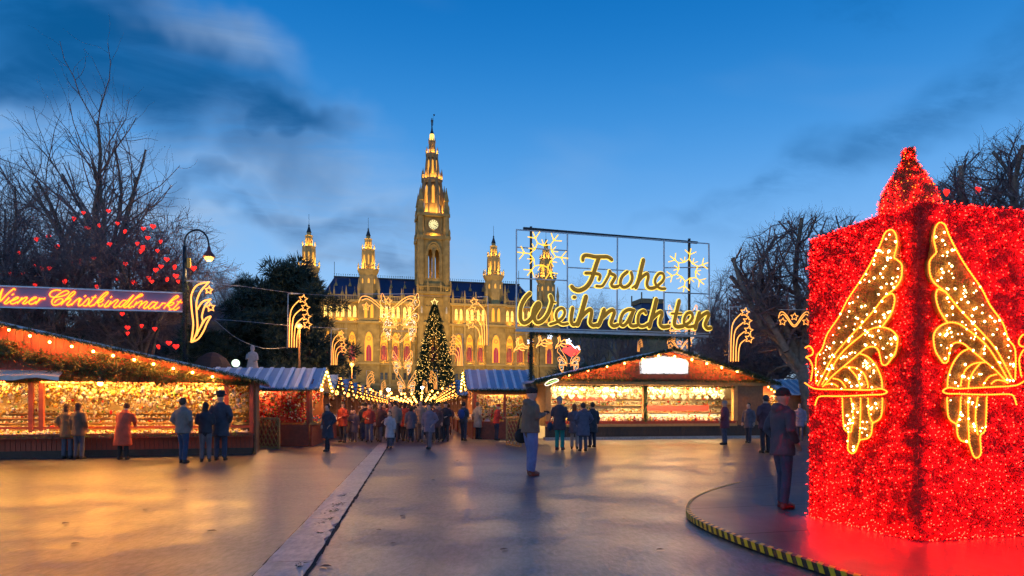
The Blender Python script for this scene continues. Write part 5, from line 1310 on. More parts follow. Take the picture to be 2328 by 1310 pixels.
# ================================================================== gold greeting sign
FP = Plane((.233, 34.0, 0), (10.5, 37.5, 0))
FW = thing('greeting_sign', 'tall steel frame sign reading Frohe Weihnachten in gold lights with two snowflakes', 'sign', FP.at(FP.t(1212), 0, 0))
of = FW.location
M_olive = pm('dull_gold_letter_face', (.36, .19, .015), .55, var=.12, scale=8, emit=(1, .48, .02), es=.13)  # slight emission put into the letter face to deepen its gold
G_edge = glow('yellow_letter_edge', (1.0, .66, .10), 1.35)
def zF(x, y): return 1290 + x / 9.7, 565 + y / 9.7
def zW(x, y): return 1170 + x / 10.12, 660 + y / 10.12
def zN(x, y): return 1390 + x / 9.906, 660 + y / 9.906
LET = [
 ('letter_f', zF, 9.7, [([(330, 260), (335, 200), (380, 160), (480, 165), (600, 190), (760, 190), (880, 195), (965, 250)], 80), ([(680, 210), (620, 380), (560, 570), (500, 730), (400, 860), (260, 930), (150, 910), (90, 850)], 92), ([(395, 550), (500, 550), (640, 565), (710, 600), (690, 690)], 70)]),
 ('letter_r', zF, 9.7, [([(630, 835), (750, 835), (830, 730), (900, 600), (925, 510)], 58), ([(925, 510), (950, 560), (1040, 610), (1010, 700), (960, 790), (1000, 850), (1100, 840)], 72)]),
 ('letter_o', zF, 9.7, [([(1100, 840), (1170, 790)], 50), ([(1310, 520), (1200, 620), (1155, 760), (1200, 850), (1290, 850), (1380, 770), (1420, 650), (1395, 540)], 70)]),
 ('letter_h', zF, 9.7, [([(1665, 265), (1620, 450), (1560, 700), (1500, 860)], 90), ([(1560, 720), (1650, 620), (1750, 560), (1770, 640), (1740, 780), (1780, 870), (1880, 880), (1970, 830)], 72), ([(1420, 870), (1510, 800)], 45)]),
 ('letter_e', zF, 9.7, [([(1970, 830), (2080, 730), (2120, 640), (2090, 560), (2010, 560), (1940, 650), (1920, 750), (1970, 840), (2050, 890), (2140, 890)], 62)]),
 ('letter_w', zW, 10.12, [([(340, 80), (240, 180), (150, 350), (120, 520), (130, 680), (200, 755), (300, 720), (390, 620), (430, 450), (490, 340), (550, 300), (565, 370), (500, 480), (440, 600), (470, 715), (550, 745), (660, 680), (760, 540), (820, 380), (850, 250), (820, 140)], 92), ([(850, 275), (930, 290)], 40)]),
 ('letter_e', zW, 10.12, [([(810, 785), (950, 740), (1080, 650), (1140, 540), (1120, 440), (1050, 420), (970, 480), (940, 600), (990, 720), (1090, 785), (1210, 770)], 66)]),
 ('letter_i', zW, 10.12, [([(1325, 420), (1300, 560), (1290, 720), (1340, 795), (1430, 770)], 85), ([(1355, 165), (1375, 165)], 75)]),
 ('letter_h', zW, 10.12, [([(1630, 160), (1570, 380), (1500, 620), (1440, 785)], 108), ([(1510, 640), (1620, 520), (1720, 450), (1760, 500), (1740, 640), (1725, 750), (1790, 815), (1890, 800)], 88)]),
 ('letter_n', zW, 10.12, [([(2045, 460), (2010, 580), (1950, 750), (1910, 810)], 100), ([(2010, 640), (2140, 510), (2240, 460), (2280, 520), (2235, 660), (2205, 770), (2270, 825), (2360, 800)], 88)]),
 ('letter_a', zN, 9.906, [([(500, 460), (380, 440), (260, 510), (200, 640), (195, 760), (260, 800), (340, 730), (410, 600), (470, 490)], 74), ([(480, 480), (425, 650), (405, 760), (460, 810), (560, 800)], 80)]),
 ('letter_c', zN, 9.906, [([(765, 520), (720, 465), (630, 510), (585, 620), (585, 740), (640, 810), (740, 805), (830, 750)], 72)]),
 ('letter_h', zN, 9.906, [([(1000, 220), (950, 430), (890, 650), (845, 820)], 98), ([(890, 660), (1000, 550), (1100, 490), (1125, 550), (1090, 660), (1085, 770), (1150, 830), (1280, 815)], 84)]),
 ('letter_t', zN, 9.906, [([(1515, 250), (1470, 430), (1420, 640), (1405, 770), (1470, 825), (1600, 810)], 90), ([(1345, 530), (1565, 530)], 48)]),
 ('letter_e', zN, 9.906, [([(1600, 800), (1740, 730), (1815, 610), (1785, 515), (1700, 525), (1635, 620), (1625, 750), (1700, 825), (1800, 820), (1860, 800)], 72)]),
 ('letter_n', zN, 9.906, [([(1965, 520), (1930, 640), (1885, 800), (1875, 855)], 92), ([(1930, 680), (2040, 570), (2150, 510), (2175, 570), (2120, 700), (2095, 790), (2150, 860), (2225, 855)], 84)])]
nF = FP.n
for nm, zf, sc_, strokes in LET:
    fc, ed = MB(), MB()
    for pts, w in strokes:
        P2 = sm([zf(*p) for p in pts], 5); Y = FP.p(*P2[0]).y; hw = w / sc_ / 2 / FPX * Y * 1.04
        P3 = [FP.p(px, py, 0) for px, py in P2]
        # rounded ends
        d0 = (P3[0] - P3[1]).normalized(); d1 = (P3[-1] - P3[-2]).normalized()
        def cap(r): return [P3[0] + d0 * r * .96, P3[0] + d0 * r * .7] + P3 + [P3[-1] + d1 * r * .7, P3[-1] + d1 * r * .96], [r * .28, r * .72] + [r] * len(P3) + [r * .72, r * .28]
        q, rr = cap(hw); fc.tube([p + nF * .06 for p in q], rr, 8, flat=(nF, .03))
        q, rr = cap(hw + .044); ed.tube(q, rr, 8, flat=(nF, .025))
    L_ = part(nm, fc, M_olive, FW, smooth=True, off=of); part('light_edge', ed, G_edge, L_, smooth=True, off=of)
def fbar(a, b, w, mt, nm, off_=-.06):
    m = MB(); m.bar(FP.p(*a, off_), FP.p(*b, off_), w); part(nm, m, mt, FW, off=of)
for a, b in (((1175, 521), (1175, 745)), ((1291, 531), (1291, 748)), ((1405, 540), (1404, 751)), ((1511, 547), (1511, 754)), ((1613, 553), (1615, 758))): fbar(a, b, .07, M_steel, 'frame_upright')
for a, b in (((1175, 521), (1613, 553)), ((1175, 745), (1615, 758)), ((1175, 561), (1291, 569)), ((1175, 632), (1291, 637)), ((1291, 607), (1511, 619)), ((1511, 664), (1615, 668)), ((1291, 651), (1511, 659)), ((1175, 698), (1615, 708)), ((1511, 608), (1613, 607))): fbar(a, b, .05, M_steel, 'frame_rail', -.12)
fbar((1193, 517), (1590, 550), .11, M_darksteel, 'top_beam', -.2); fbar((1175, 750), (1615, 764), .12, M_steel, 'bottom_beam', -.2)
for px, py in ((1212, 512), (1574, 540)):
    t, z = FP.tz(px, py); m = MB(); m.bar(FP.at(t, 0, -.3), FP.at(t, z, -.3), .12); part('mast', m, M_darksteel, FW, off=of)
P, Dv = garland([tuple(FP.at(FP.t(1212), z, -.28)) for z in (0.5, 5.6)], .14, 3000, seed=51); P2, D2 = garland([tuple(FP.p(1212, 757, -.28)), tuple(FP.p(1400, 764, -.28)), tuple(FP.p(1574, 768, -.28))], .16, 3800, seed=52)
fir_part('garland', np.concatenate([P, P2]), np.concatenate([Dv, D2]), FW, of, (.07, .2), .03, 51)
def snowflake(cx, cy, r, a0, name):
    m = MB(); q = lambda a, k: FP.p(cx + r * k * math.cos(a), cy - r * k * math.sin(a), .05); mats = G_neon
    for i in range(6):
        a = a0 + i * PI / 3
        m.tube([q(a, .52), q(a, 1.0)], .028, 6)
        for s in (-1, 1): m.tube([q(a, .72), q(a + s * .28, .93)], .026, 6); m.tube([q(a, .52), q(a + s * PI / 6, .38)], .028, 6)
        m.tube([q(a + PI / 6, .38), q(a + PI / 6 - .18, .62)], .022, 6); m.tube([q(a + PI / 6, .38), q(a + PI / 6 + .18, .62)], .022, 6)
    part(name, m, glow('snowflake_tube', (1.0, .50, .03), 1.7), FW, off=of)
snowflake(1233, 581, 58, R(-7), 'snowflake'); snowflake(1561, 615, 50, R(20), 'snowflake')

# ================================================================== neon banner over the left entrance
BP = Plane(ray(0, 0, 24)[:2], ray(414, 0, 26.2)[:2]); BPO = BP.at(BP.t(414), 0)
BN = thing('neon_banner', 'long grey banner with orange neon script reading Wiener Christkindlmarkt', 'sign', BPO); of = BN.location
def bq(px, py, o_): return BP.p(px, py, o_)
tl, tr, b_r, b_l = (-130, 645.5), (415, 667), (415, 709), (-130, 695.5)
m = MB(); a = [bq(*p, 0) for p in (tl, tr, b_r, b_l)]; b = [bq(*p, -.06) for p in (tl, tr, b_r, b_l)]; m.add(a + b, [(3, 2, 1, 0), (4, 5, 6, 7), (0, 1, 5, 4), (1, 2, 6, 5), (2, 3, 7, 6), (3, 0, 4, 7)])
part('banner_board', m, pm('grey_banner_board', (.30, .22, .32), .5, var=.12, scale=1.5), BN, off=of)
for p0, p1 in ((tl, tr), (b_l, b_r)):
    m = MB(); m.bar(bq(*p0, .03), bq(*p1, .03), .06, .05); part('frame_rail', m, pm('pale_steel_rail', (.62, .62, .66), .35, .3), BN, off=of)
zA = lambda x, y: (x / 10.58, 640 + y / 10.58); zB = lambda x, y: (200 + x / 10.58, 640 + y / 10.58)
NEON = [('letter_w', zA, [[(-260, 240), (-210, 200), (-150, 240), (-130, 480), (50, 230), (70, 190), (30, 330), (10, 480), (170, 320), (300, 210), (350, 180), (372, 215)]]),
 ('letter_i', zA, [[(230, 390), (150, 480), (110, 520), (150, 545), (230, 490), (260, 470)], [(290, 340), (340, 300)]]), ('letter_e', zA, [[(260, 480), (380, 440), (450, 400), (420, 380), (330, 430), (260, 500), (290, 545), (360, 530), (430, 490)]]),
 ('letter_n', zA, [[(540, 390), (480, 470), (420, 540)], [(420, 540), (500, 460), (620, 390), (660, 400), (600, 480), (555, 530), (600, 545), (680, 490)]]), ('letter_e', zA, [[(700, 480), (800, 440), (880, 400), (850, 380), (760, 430), (700, 510), (740, 550), (820, 530), (880, 480)]]),
 ('letter_r', zA, [[(960, 400), (920, 480), (860, 550)], [(900, 500), (1000, 420), (1060, 430), (1090, 400)]]),
 ('letter_c', zA, [[(1470, 225), (1370, 210), (1260, 240), (1200, 310), (1230, 370), (1330, 385), (1450, 370), (1580, 330), (1660, 270), (1620, 230), (1530, 250), (1400, 330), (1290, 420), (1250, 500), (1290, 570), (1380, 570), (1470, 520), (1520, 450), (1470, 420), (1380, 450), (1310, 520)]]),
 ('letter_h', zA, [[(1580, 430), (1700, 380), (1810, 280), (1780, 250), (1700, 310), (1600, 430), (1470, 570)], [(1530, 490), (1640, 430), (1710, 430), (1660, 500), (1610, 560), (1650, 580), (1740, 540)]]), ('letter_r', zA, [[(1720, 580), (1790, 500), (1860, 440), (1930, 410), (1890, 500)]]),
 ('letter_i', zA, [[(1970, 420), (1890, 540), (1910, 590), (1990, 550)], [(2030, 380), (2070, 340)]]), ('letter_s', zA, [[(1990, 550), (2130, 410), (2140, 490), (2080, 590), (2000, 580)]]), ('letter_t', zA, [[(2310, 340), (2200, 480), (2140, 560), (2180, 600), (2260, 560)], [(2210, 390), (2320, 390)]]),
 ('letter_k', zB, [[(210, 500), (330, 420), (480, 290), (460, 260), (370, 320), (240, 460), (140, 590)], [(210, 520), (330, 430), (380, 440), (320, 500), (230, 520), (270, 560), (260, 600), (330, 590), (370, 540)]]), ('letter_i', zB, [[(510, 460), (400, 590), (430, 620), (500, 580)], [(540, 400), (580, 360)]]),
 ('letter_n', zB, [[(560, 480), (490, 610)], [(530, 560), (680, 450), (730, 460), (670, 540), (620, 610), (660, 630), (740, 580)]]), ('letter_d', zB, [[(930, 480), (860, 460), (770, 540), (750, 610), (800, 610), (900, 520), (1100, 330)], [(1100, 330), (950, 530), (860, 600), (890, 630), (960, 600)]]),
 ('letter_l', zB, [[(960, 600), (1130, 430), (1310, 340), (1280, 310), (1190, 370), (1050, 510), (980, 610), (1010, 635), (1080, 590)]]), ('letter_m', zB, [[(1180, 490), (1090, 630)], [(1120, 580), (1270, 480), (1300, 500), (1220, 640)], [(1250, 590), (1390, 490), (1430, 510), (1370, 580), (1340, 640), (1380, 650), (1460, 590)]]),
 ('letter_a', zB, [[(1640, 520), (1560, 500), (1470, 590), (1460, 650), (1510, 650), (1620, 560), (1680, 500), (1590, 620), (1620, 660), (1690, 620)]]), ('letter_r', zB, [[(1800, 520), (1690, 650)], [(1740, 590), (1810, 530), (1870, 540)]]),
 ('letter_k', zB, [[(1890, 590), (1990, 490), (2170, 380), (2140, 350), (2050, 410), (1930, 530), (1820, 660)], [(1890, 590), (2010, 510), (2070, 520), (2000, 580), (1920, 590), (1970, 640), (1960, 690), (2040, 660)]]), ('letter_t', zB, [[(2240, 450), (2130, 580), (2060, 660), (2100, 690), (2200, 620)], [(2140, 490), (2270, 510)]])]
for nm, zf, st in NEON:
    m = MB()
    for s in st: m.tube([bq(*p, .04) for p in sm([zf(*p) for p in s], 4)], .019, 6)
    part(nm, m, G_orange, BN, smooth=True, off=of)

# ================================================================== street lamp at the banner's end
SL_ = ray(420, 0, 26.3); SL_.z = 0; LP = thing('street_lamp', 'tall street lamp with curved crook arm at the end of the neon banner', 'street lamp', SL_); of = LP.location
def lp(px, py): return ray(px, py, 26.3)
M_lp = pm('dark_green_lamp_paint', (.03, .035, .04), .4, .4)
part('pole', MB().tube([SL_, lp(420, 640), lp(420, 560)], [.11, .085, .07], 10), M_lp, LP, smooth=True, off=of)
part('crook_arm', MB().tube([lp(*p) for p in sm([(420, 562), (420, 548), (425, 534), (436, 526), (448, 523), (460, 527), (470, 538), (474, 552), (475, 560)], 3)], .035, 8), M_lp, LP, smooth=True, off=of)
hd = lp(475, 585); hz = MB().lathe([(.03, .42), (.06, .36), (.07, .25), (.20, .08), (.23, 0), (.20, 0)], 16, tuple(hd)); hood = part('lamp_hood', hz, pm('red_brown_lamp_hood', (.20, .05, .03), .4), LP, smooth=True, off=of)
part('lamp_glass', MB().ball(tuple(hd + Vector((0, 0, -.03))), .16, 14, 8, (1, 1, .75)), G_lamp, LP, smooth=True, off=of)
lamp('POINT', 'lamp_light', LP, tuple(hd - of + Vector((0, 0, -.22))), 160, (1, .58, .22), .12)
m = MB(); e = lp(426, 598); m.box(e.x, e.x + .12, e.y - .05, e.y + .05, e.z - .18, e.z + .18); part('control_box', m, pm('yellow_control_box', (.6, .34, .04), .5), LP, off=of)
P, Dv = garland([(SL_.x, SL_.y, .5), (SL_.x, SL_.y, lp(420, 640).z)], .15, 4200, seed=61); fir_part('pole_garland', P, Dv, LP, of, (.06, .16), .028, 61)

# ================================================================== hanging light ornaments
def star_pts(cx, cy, r, rot=0.0):
    return [(cx + (r if i % 2 == 0 else r * .48) * math.sin(rot + PI * i / 5), cy - (r if i % 2 == 0 else r * .48) * math.cos(rot + PI * i / 5)) for i in range(10)]
def ornament(name, label, cat, Y, lines, rad, mats, px0, group=None, bracket=None, tilt=0.0):
    """lines: (part name, material, closed, pixel points) on an upright plane at depth Y"""
    pl = Plane((0, Y), (1, Y + tilt)); base = pl.p(px0, HY); base.z = 0
    mid = pl.p(*lines[0][3][0]); t = thing(name, label, cat, mid, 0, group)
    for nm, mt, cl, pts in lines:
        m = MB(); m.tube([pl.p(*p) for p in pts], rad * (1 if nm != 'frame_bar' else .7), 6, closed=cl); part(nm, m, mt, t, smooth=True, off=mid)
    return t
def shower(label, px, py, h, Y, flip=1, group='star shower light ornaments along the street'):
    """sheaf of light tubes bending over to four stars; px,py = bottom, h = height in pixels"""
    W_ = .36 * h; q = lambda x, y: (px + flip * x * W_, py - y * h); L_ = []
    L_.append(('frame_bar', M_white, False, [q(-.05, -.02), q(-.02, .5), q(.0, 1.0)])); L_.append(('frame_bar', M_white, False, [q(0, 1.0), q(.6, 1.0)]))
    S = [(.78, .90), (.90, .74), (.96, .57), (1.0, .42)]
    for i, (sx, sy) in enumerate(S): L_.append(('light_star', G_neon, True, star_pts(*q(sx, sy), .085 * h, .2 * flip)))
    for i, (sx, sy) in enumerate(S):
        x0_ = .05 + .13 * i
        L_.append(('light_stem', G_neon, False, sm([q(x0_, 0), q(x0_ + .02, sy * .45), q(x0_ + .12, sy * .78), q(sx - .2, sy - .02)], 5)))
    return ornament('star_shower', label, 'light ornament', Y, L_, .0095 * h / FPX * Y, None, px, group)
shower('large star shower ornament on the post in front of the pine', 655, 790, 122, 33, 1)
shower('smaller star shower ornament at the right edge of the pine', 753, 830, 80, 50, 1)
shower('large mirrored star shower ornament right of the Christmas tree', 1109, 785, 110, 37, -1)
shower('smaller mirrored star shower ornament touching the Christmas tree', 1052, 832, 72, 56, -1)
shower('large star shower ornament left of the red cube', 1659, 822, 124, 33, 1)
shower('small mirrored star shower ornament behind the ridge of the right stall', 1668, 826, 52, 60, -1)
shower('small star shower ornament low before the city hall front', 833, 887, 44, 90, 1)
shower('tiny star shower ornament right of the small one before the city hall', 866, 892, 28, 112, 1)
shower('small mirrored star shower ornament at the foot of the Christmas tree', 994, 886, 44, 92, -1)
shower('tiny mirrored star shower ornament left of the tree foot', 972, 892, 28, 112, -1)
shower('small star shower ornament above the left slope of the right stall roof', 1449, 800, 30, 58, 1)
def swag(label, cx, cy, w, h, Y):
    """double wave of tubes with three stars"""
    X = lambda x, y: (cx + x * w / 2, cy - y * h)
    main = sm([X(*p) for p in ((-1, .45), (-.9, .85), (-.7, .88), (-.45, .6), (-.2, .15), (0, -.05), (.2, .15), (.45, .6), (.7, .88), (.9, .85), (1, .45))], 4)
    second = sm([X(*p) for p in ((-.88, .62), (-.7, .72), (-.45, .4), (-.2, 0), (0, -.16), (.2, 0), (.45, .4), (.7, .72), (.88, .62))], 4)
    L_ = [('light_wave', G_neon, False, main), ('light_wave', G_neon, False, second)] + [('light_star', G_neon, True, star_pts(*X(sx, sy), .28 * h, .1)) for sx, sy in ((-.74, .2), (0, .55), (.74, .2))]
    L_.append(('frame_bar', M_white, False, [X(-1, 1.05), X(1, 1.05)]))
    return ornament('light_swag', label, 'light ornament', Y, L_, .020 * h / FPX * Y + .006, None, cx, 'wave-shaped light garlands over the street')
swag('large wave-shaped light garland with stars crossing the big angel ornament', 882, 704, 134, 34, 44); swag('smaller wave-shaped light garland below the big angel ornament', 906, 776, 80, 22, 62)
swag('wave-shaped light garland hanging below the end of the gold sign', 1545, 792, 56, 24, 40); swag('wave-shaped light garland touching the left edge of the red cube', 1806, 738, 72, 32, 36)
def angel(label, cx, top, bot, Y, gm=G_neon):
    """pair of light-tube wings, the same pattern as on the cube"""
    L_ = []; sc_ = (bot - top) / (3.356 - 1.15)
    ptsw = []
    for s in (-1, 1):
        f = lambda q: (cx + s * (1.78 - q[0]) * sc_ * .62, top + (3.356 - q[1]) * sc_)
        for k in ('f1', 'f3', 'h1', 'arm', 'f4'): L_.append(('wing_outline', gm, False, [f(q) for q in sm(W_lines[k], 2)]))
        for k in ('a', 'c', 'd', 'e'):
            a = np.array(W_fill[k]); q = g_.uniform(a.min(0), a.max(0), (46, 2)); q = q[inpoly(q, W_fill[k])]; ptsw += [f(z) for z in q]
    t = ornament('angel_ornament', label, 'light ornament', Y, L_, .0060 * (bot - top) / FPX * Y + .008, None, cx, 'angel-wing light ornaments over the street')
    pl = Plane((0, Y), (1, Y)); stuffpart('white_lights', dots('white_lights', [tuple(pl.p(*p)) for p in ptsw], .010 * (bot - top) / FPX * Y, G_neonw, off=t.location), t)
    return t
angel('big angel-wing ornament of white and gold lights left of the clock tower foot', 909, 668, 765, 52)
angel('middle angel-wing ornament below the big one over the street', 915, 798, 848, 78); angel('lowest angel-wing ornament just above the street crowd', 924, 846, 893, 100)
angel('angel-wing ornament shining behind the last letters of the gold sign', 1552, 694, 768, 52); angel('angel-wing ornament below the sleigh, behind the right stall roof', 1293, 786, 842, 60)
# crescent plume ornament on the lamp post
z6 = lambda x, y: (360 + x / 3.97, 500 + y / 3.97)
C6 = [[(460, 560), (350, 590), (298, 680), (300, 800), (315, 950), (295, 1105)], [(460, 560), (385, 640), (345, 740), (347, 850), (352, 980), (320, 1080), (295, 1105)], [(475, 715), (400, 740), (352, 810)], [(475, 715), (420, 780), (393, 870), (402, 915), (380, 970)], [(475, 870), (430, 890), (380, 970), (340, 1050)], [(475, 870), (440, 930), (410, 1000), (360, 1075), (295, 1105)]]
L_ = [('light_tube', G_neon, False, sm([z6(*p) for p in c_], 4)) for c_ in C6] + [('light_star', G_neon, True, star_pts(*z6(455, 635), 9, .1)), ('light_star', G_neon, True, star_pts(*z6(472, 790), 10, -.1))]
L_ += [('frame_bar', M_white, False, [z6(255, 550), z6(480, 560), z6(500, 590)])]
ornament('plume_ornament', 'curved plume ornament of light tubes with two stars beside the street lamp', 'light ornament', 26.0, L_, .030, None, 460)
# reindeer and sleigh
z7 = lambda x, y: (1160 + x / 7.275, 680 + y / 7.275)
def deer(dx, dy, lab):
    q = lambda *p: sm([z7(x + dx, y + dy) for x, y in p], 3)
    L_ = [('body_tube', G_neon, False, q((60, 880), (75, 830), (105, 790), (110, 740), (100, 700), (125, 690), (135, 720), (145, 770), (185, 745), (215, 735), (240, 775), (330, 800), (260, 815), (200, 800), (150, 800), (120, 830), (60, 850))), ('antler_tube', G_neon, False, q((120, 690), (110, 660), (130, 645))), ('antler_tube', G_neon, False, q((128, 690), (140, 665), (135, 640))), ('leg_tube', G_neon, False, q((130, 810), (190, 850), (240, 850)))]
    return ornament('reindeer_light', lab, 'light ornament', 44, L_, .035, None, 1180, 'light-tube reindeer team')
deer(0, 0, 'leading reindeer of light tubes, farthest left of the team'); deer(370, -70, 'middle reindeer of light tubes beside the garlanded mast'); deer(690, -60, 'last reindeer of light tubes, just before the red sleigh')
q = lambda *p: [z7(x, y) for x, y in p]
L_ = [('sleigh_body', G_neonr, True, q((860, 850), (930, 760), (1000, 755), (1090, 850), (1140, 850), (1100, 900), (1010, 950)))] + [('sleigh_body', G_neonr, False, q((880 + 18 * i, 830 - 8 * i), (1010 + 14 * i, 940 - 12 * i))) for i in range(7)] + [('snow_edge', G_neonb, False, sm(q((985, 735), (1030, 770), (1070, 810), (1110, 785), (1150, 840)), 3))]
ornament('sleigh_light', 'red light-tube sleigh with white upper edge behind the reindeer', 'light ornament', 44, L_, .045, None, 1290)
for i, (x, y, lb) in enumerate(((325, 705, 'cold white light star above the leading reindeer'), (655, 620, 'cold white light star highest above the reindeer team'), (965, 700, 'cold white light star above the red sleigh'))):
    ornament('light_star', lb, 'light ornament', 43.8, [('star_tube', G_neonb, True, [z7(*p) for p in star_pts(x, y, 42, .2)])], .045, None, 1200)
# wires carrying them
def wire(label, pts, Y, r=.008, sag=0.0):
    t = thing('hanging_wire', label, 'cable', ray(*pts[0], Y if not isinstance(Y, (list, tuple)) else Y[0])); ys = Y if isinstance(Y, (list, tuple)) else [Y] * len(pts)
    m = MB(); m.tube(sm([tuple(ray(px, py, y_)) for (px, py), y_ in zip(pts, ys)], 5), r, 5); part('cable', m, M_steel, t, off=t.location)
wire('thin cable from the lamp post over to the first star shower ornament', [(424, 640), (540, 650), (655, 665)], [26.3, 29, 33], .009)
wire('thin cable across the street above the big angel ornament', [(655, 665), (760, 672), (880, 670), (960, 672), (1110, 676)], [33, 36, 40, 40, 37], .009)
wire('sagging cable from the plume ornament towards the pine', [(488, 728), (540, 770), (600, 792), (652, 790)], [26.3, 28, 31, 33], .009)
wire('lower thin cable from the plume ornament to the star shower', [(490, 726), (570, 732), (655, 740), (790, 748)], [26.3, 29, 33, 45], .008)
wire('thin cable carrying the reindeer lights below the gold sign', [(1165, 762), (1240, 757), (1325, 765)], 44, .012)

# ================================================================== street lamps down the market
def globe_lamp(label, px, py, Y, pole=True, cold=False, r=.16, pw=300):
    p = ray(px, py, Y); t = thing('market_lamp', label, 'street lamp', (p.x, p.y, 0), 0, 'lamps down the market street')
    part('pole', MB().tube([(0, 0, 0), (0, 0, p.z - .15)], [.07, .05], 8), pm('lamp_pole_wood', (.30, .14, .05), .6), t)
    part('lamp_globe', MB().ball((0, 0, p.z), r, 12, 8), G_lampw if cold else G_lamp, t, smooth=True)
    part('lamp_cap', MB().lathe([(r * .9, .6 * r), (r * .5, r * 1.15), (.02, r * 1.5)], 12, (0, 0, p.z)), M_darksteel, t)
    lamp('POINT', 'lamp_light', t, (0, -.3, p.z), pw, (1, .9, .7) if cold else (1, .52, .16), r)
globe_lamp('warm lamp on a post at the star shower before the pine', 681, 742, 33.4, r=.13, pw=500); globe_lamp('warm lamp low at the right edge of the pine', 800, 829, 52, r=.16, pw=500)
for i, (px, py, Y, cold) in enumerate(((853, 892, 62, 0), (883, 886, 70, 1), (960, 881, 80, 1), (1005, 893, 70, 0), (790, 900, 48, 0), (920, 895, 95, 0), (1020, 884, 58, 0))):
    globe_lamp('%s lamp, %s from the left among those over the street crowd' % (('warm', 'cold white')[cold], ordn[(1, 2, 4, 5, 0, 3, 6)[i]]), px, py, Y, cold=bool(cold), r=.17, pw=260)
gl = thing('globe_lamp', 'pale green-white globe lamp above the roof behind the left stall', 'lamp', ray(536, 826, 36)); part('lamp_globe', MB().ball((0, 0, 0), .2, 14, 10), glow('green_white_globe', (.75, 1.0, .72), 1.6), gl, smooth=True); part('lamp_pole', MB().tube([(0, 0, -3.8), (0, 0, -.18)], .05, 8), M_darksteel, gl)
# strings of bulbs across the far market
def bulb_string(label, a, b, sag, n, r=.07):
    a, b = Vector(a), Vector(b); t = thing('bulb_string', label, 'string lights', a, 0, 'strings of bulbs across the far street'); pts = [a.lerp(b, i / n) + Vector((0, 0, -sag * 4 * (i / n) * (1 - i / n))) for i in range(n + 1)]
    part('cable', MB().tube([p - a for p in pts], .012, 4), M_wire, t)
    for p in pts: link('bulb', BULBF, t, p - a + Vector((0, 0, -.06)), None, r)
for i, Y in enumerate((46, 58, 70, 82, 94, 106)):
    bulb_string('string of warm bulbs across the street, %s from the viewer' % ordn[i], (left_x(Y) + .3, Y, 3.0), (right_x(Y) - .3, Y + 1, 3.1), .55, 9, .05 + .0006 * Y)

# ================================================================== Christmas tree before the city hall
XB = gz(988, 186); XT = thing('christmas_tree', 'tall Christmas tree covered in warm lights below the clock tower', 'tree', XB)
XH = 29.0; part('trunk', MB().tube([(0, 0, 0), (0, 0, 10), (0, 0, XH)], [.5, .35, .04], 8), M_bark, XT)
n = 42000; f = g_.random(n) ** 1.35; tier = .84 + .16 * np.abs(np.sin(f * 46)); a = g_.uniform(0, 2 * PI, n); rad = (6.9 * (1 - f) ** .82 + .15) * tier * g_.uniform(.35, 1.0, n) ** .45
P = np.stack([rad * np.cos(a), rad * np.sin(a), 2.2 + f * (XH - 2.2)], 1); Dv = np.stack([np.cos(a), np.sin(a), -.15 + 0 * a], 1) + g_.normal(size=(n, 3)) * .45
crn = stuffpart('crown', blades('crown', P, Dv, g_.uniform(.35, .85, n), .16, [M_fir, M_fir2], mi=(g_.random(n) < .3).astype(int)), XT, None)
n = 1600; f = g_.random(n) ** 1.3; a = g_.uniform(0, 2 * PI, n); rad = (6.9 * (1 - f) ** .82 + .1) * g_.uniform(.86, 1.06, n)
stuffpart('tree_lights', dots('tree_lights', np.stack([rad * np.cos(a), rad * np.sin(a), 2.4 + f * (XH - 2.4)], 1), g_.uniform(.045, .095, n), glow('tree_light', (1.0, .56, .12), 4.2)), XT)
part('tree_top_star', MB().tube([(x, 0, z) for x, z in [(p[0], XH + .6 - p[1]) for p in star_pts(0, 0, 1.0)]], .10, 5, closed=True), glow('tree_star_tube', (1, .7, .2), 2.0), XT)

# ================================================================== statue and parasol behind the left stalls
SP = ray(574, 838, 46); stt = thing('statue', 'pale stone statue of a robed figure above the tin roof on the left', 'statue', (SP.x, SP.y, 0))
part('pedestal', MB().lathe([(.75, 0), (.75, .5), (.55, .6), (.5, 3.4), (.62, 3.6), (.62, 3.8)], 8), M_st, stt)
fig = MB(); fig.lathe([(.42, 3.8), (.40, 4.1), (.32, 4.5), (.30, 4.75), (.34, 5.0), (.30, 5.12), (.12, 5.2), (.10, 5.26), (.15, 5.36), (.15, 5.48), (.09, 5.6), (.01, 5.63)], 12, sx=1, sy=.75)
fig.tube([(.28, -.05, 5.02), (.38, -.15, 4.7), (.2, -.3, 4.55)], [.09, .08, .06], 7); fig.tube([(-.28, -.05, 5.02), (-.36, -.1, 4.7), (-.22, -.3, 4.75)], [.09, .08, .06], 7)
part('figure', fig, pm('pale_pink_statue', (.62, .50, .46), .8, var=.15), stt, smooth=True)
UP = ray(483, 838, 33); um = thing('parasol', 'large dark dome-shaped parasol rising behind the left stall', 'parasol', (UP.x, UP.y, 0))
part('pole', MB().tube([(0, 0, 0), (0, 0, 4.1)], .04, 8), M_darksteel, um); part('canopy', MB().lathe([(.95, 3.05), (.93, 3.25), (.84, 3.55), (.62, 3.85), (.3, 4.05), (.04, 4.12)], 10, sx=.95), pm('dark_brown_canvas', (.045, .028, .028), .8), um)
for i in range(10): a = 2 * PI * i / 10; part('rib', MB().bar((0, 0, 4.05), (.9 * math.cos(a), .9 * math.sin(a), 3.06), .02), M_darksteel, um)

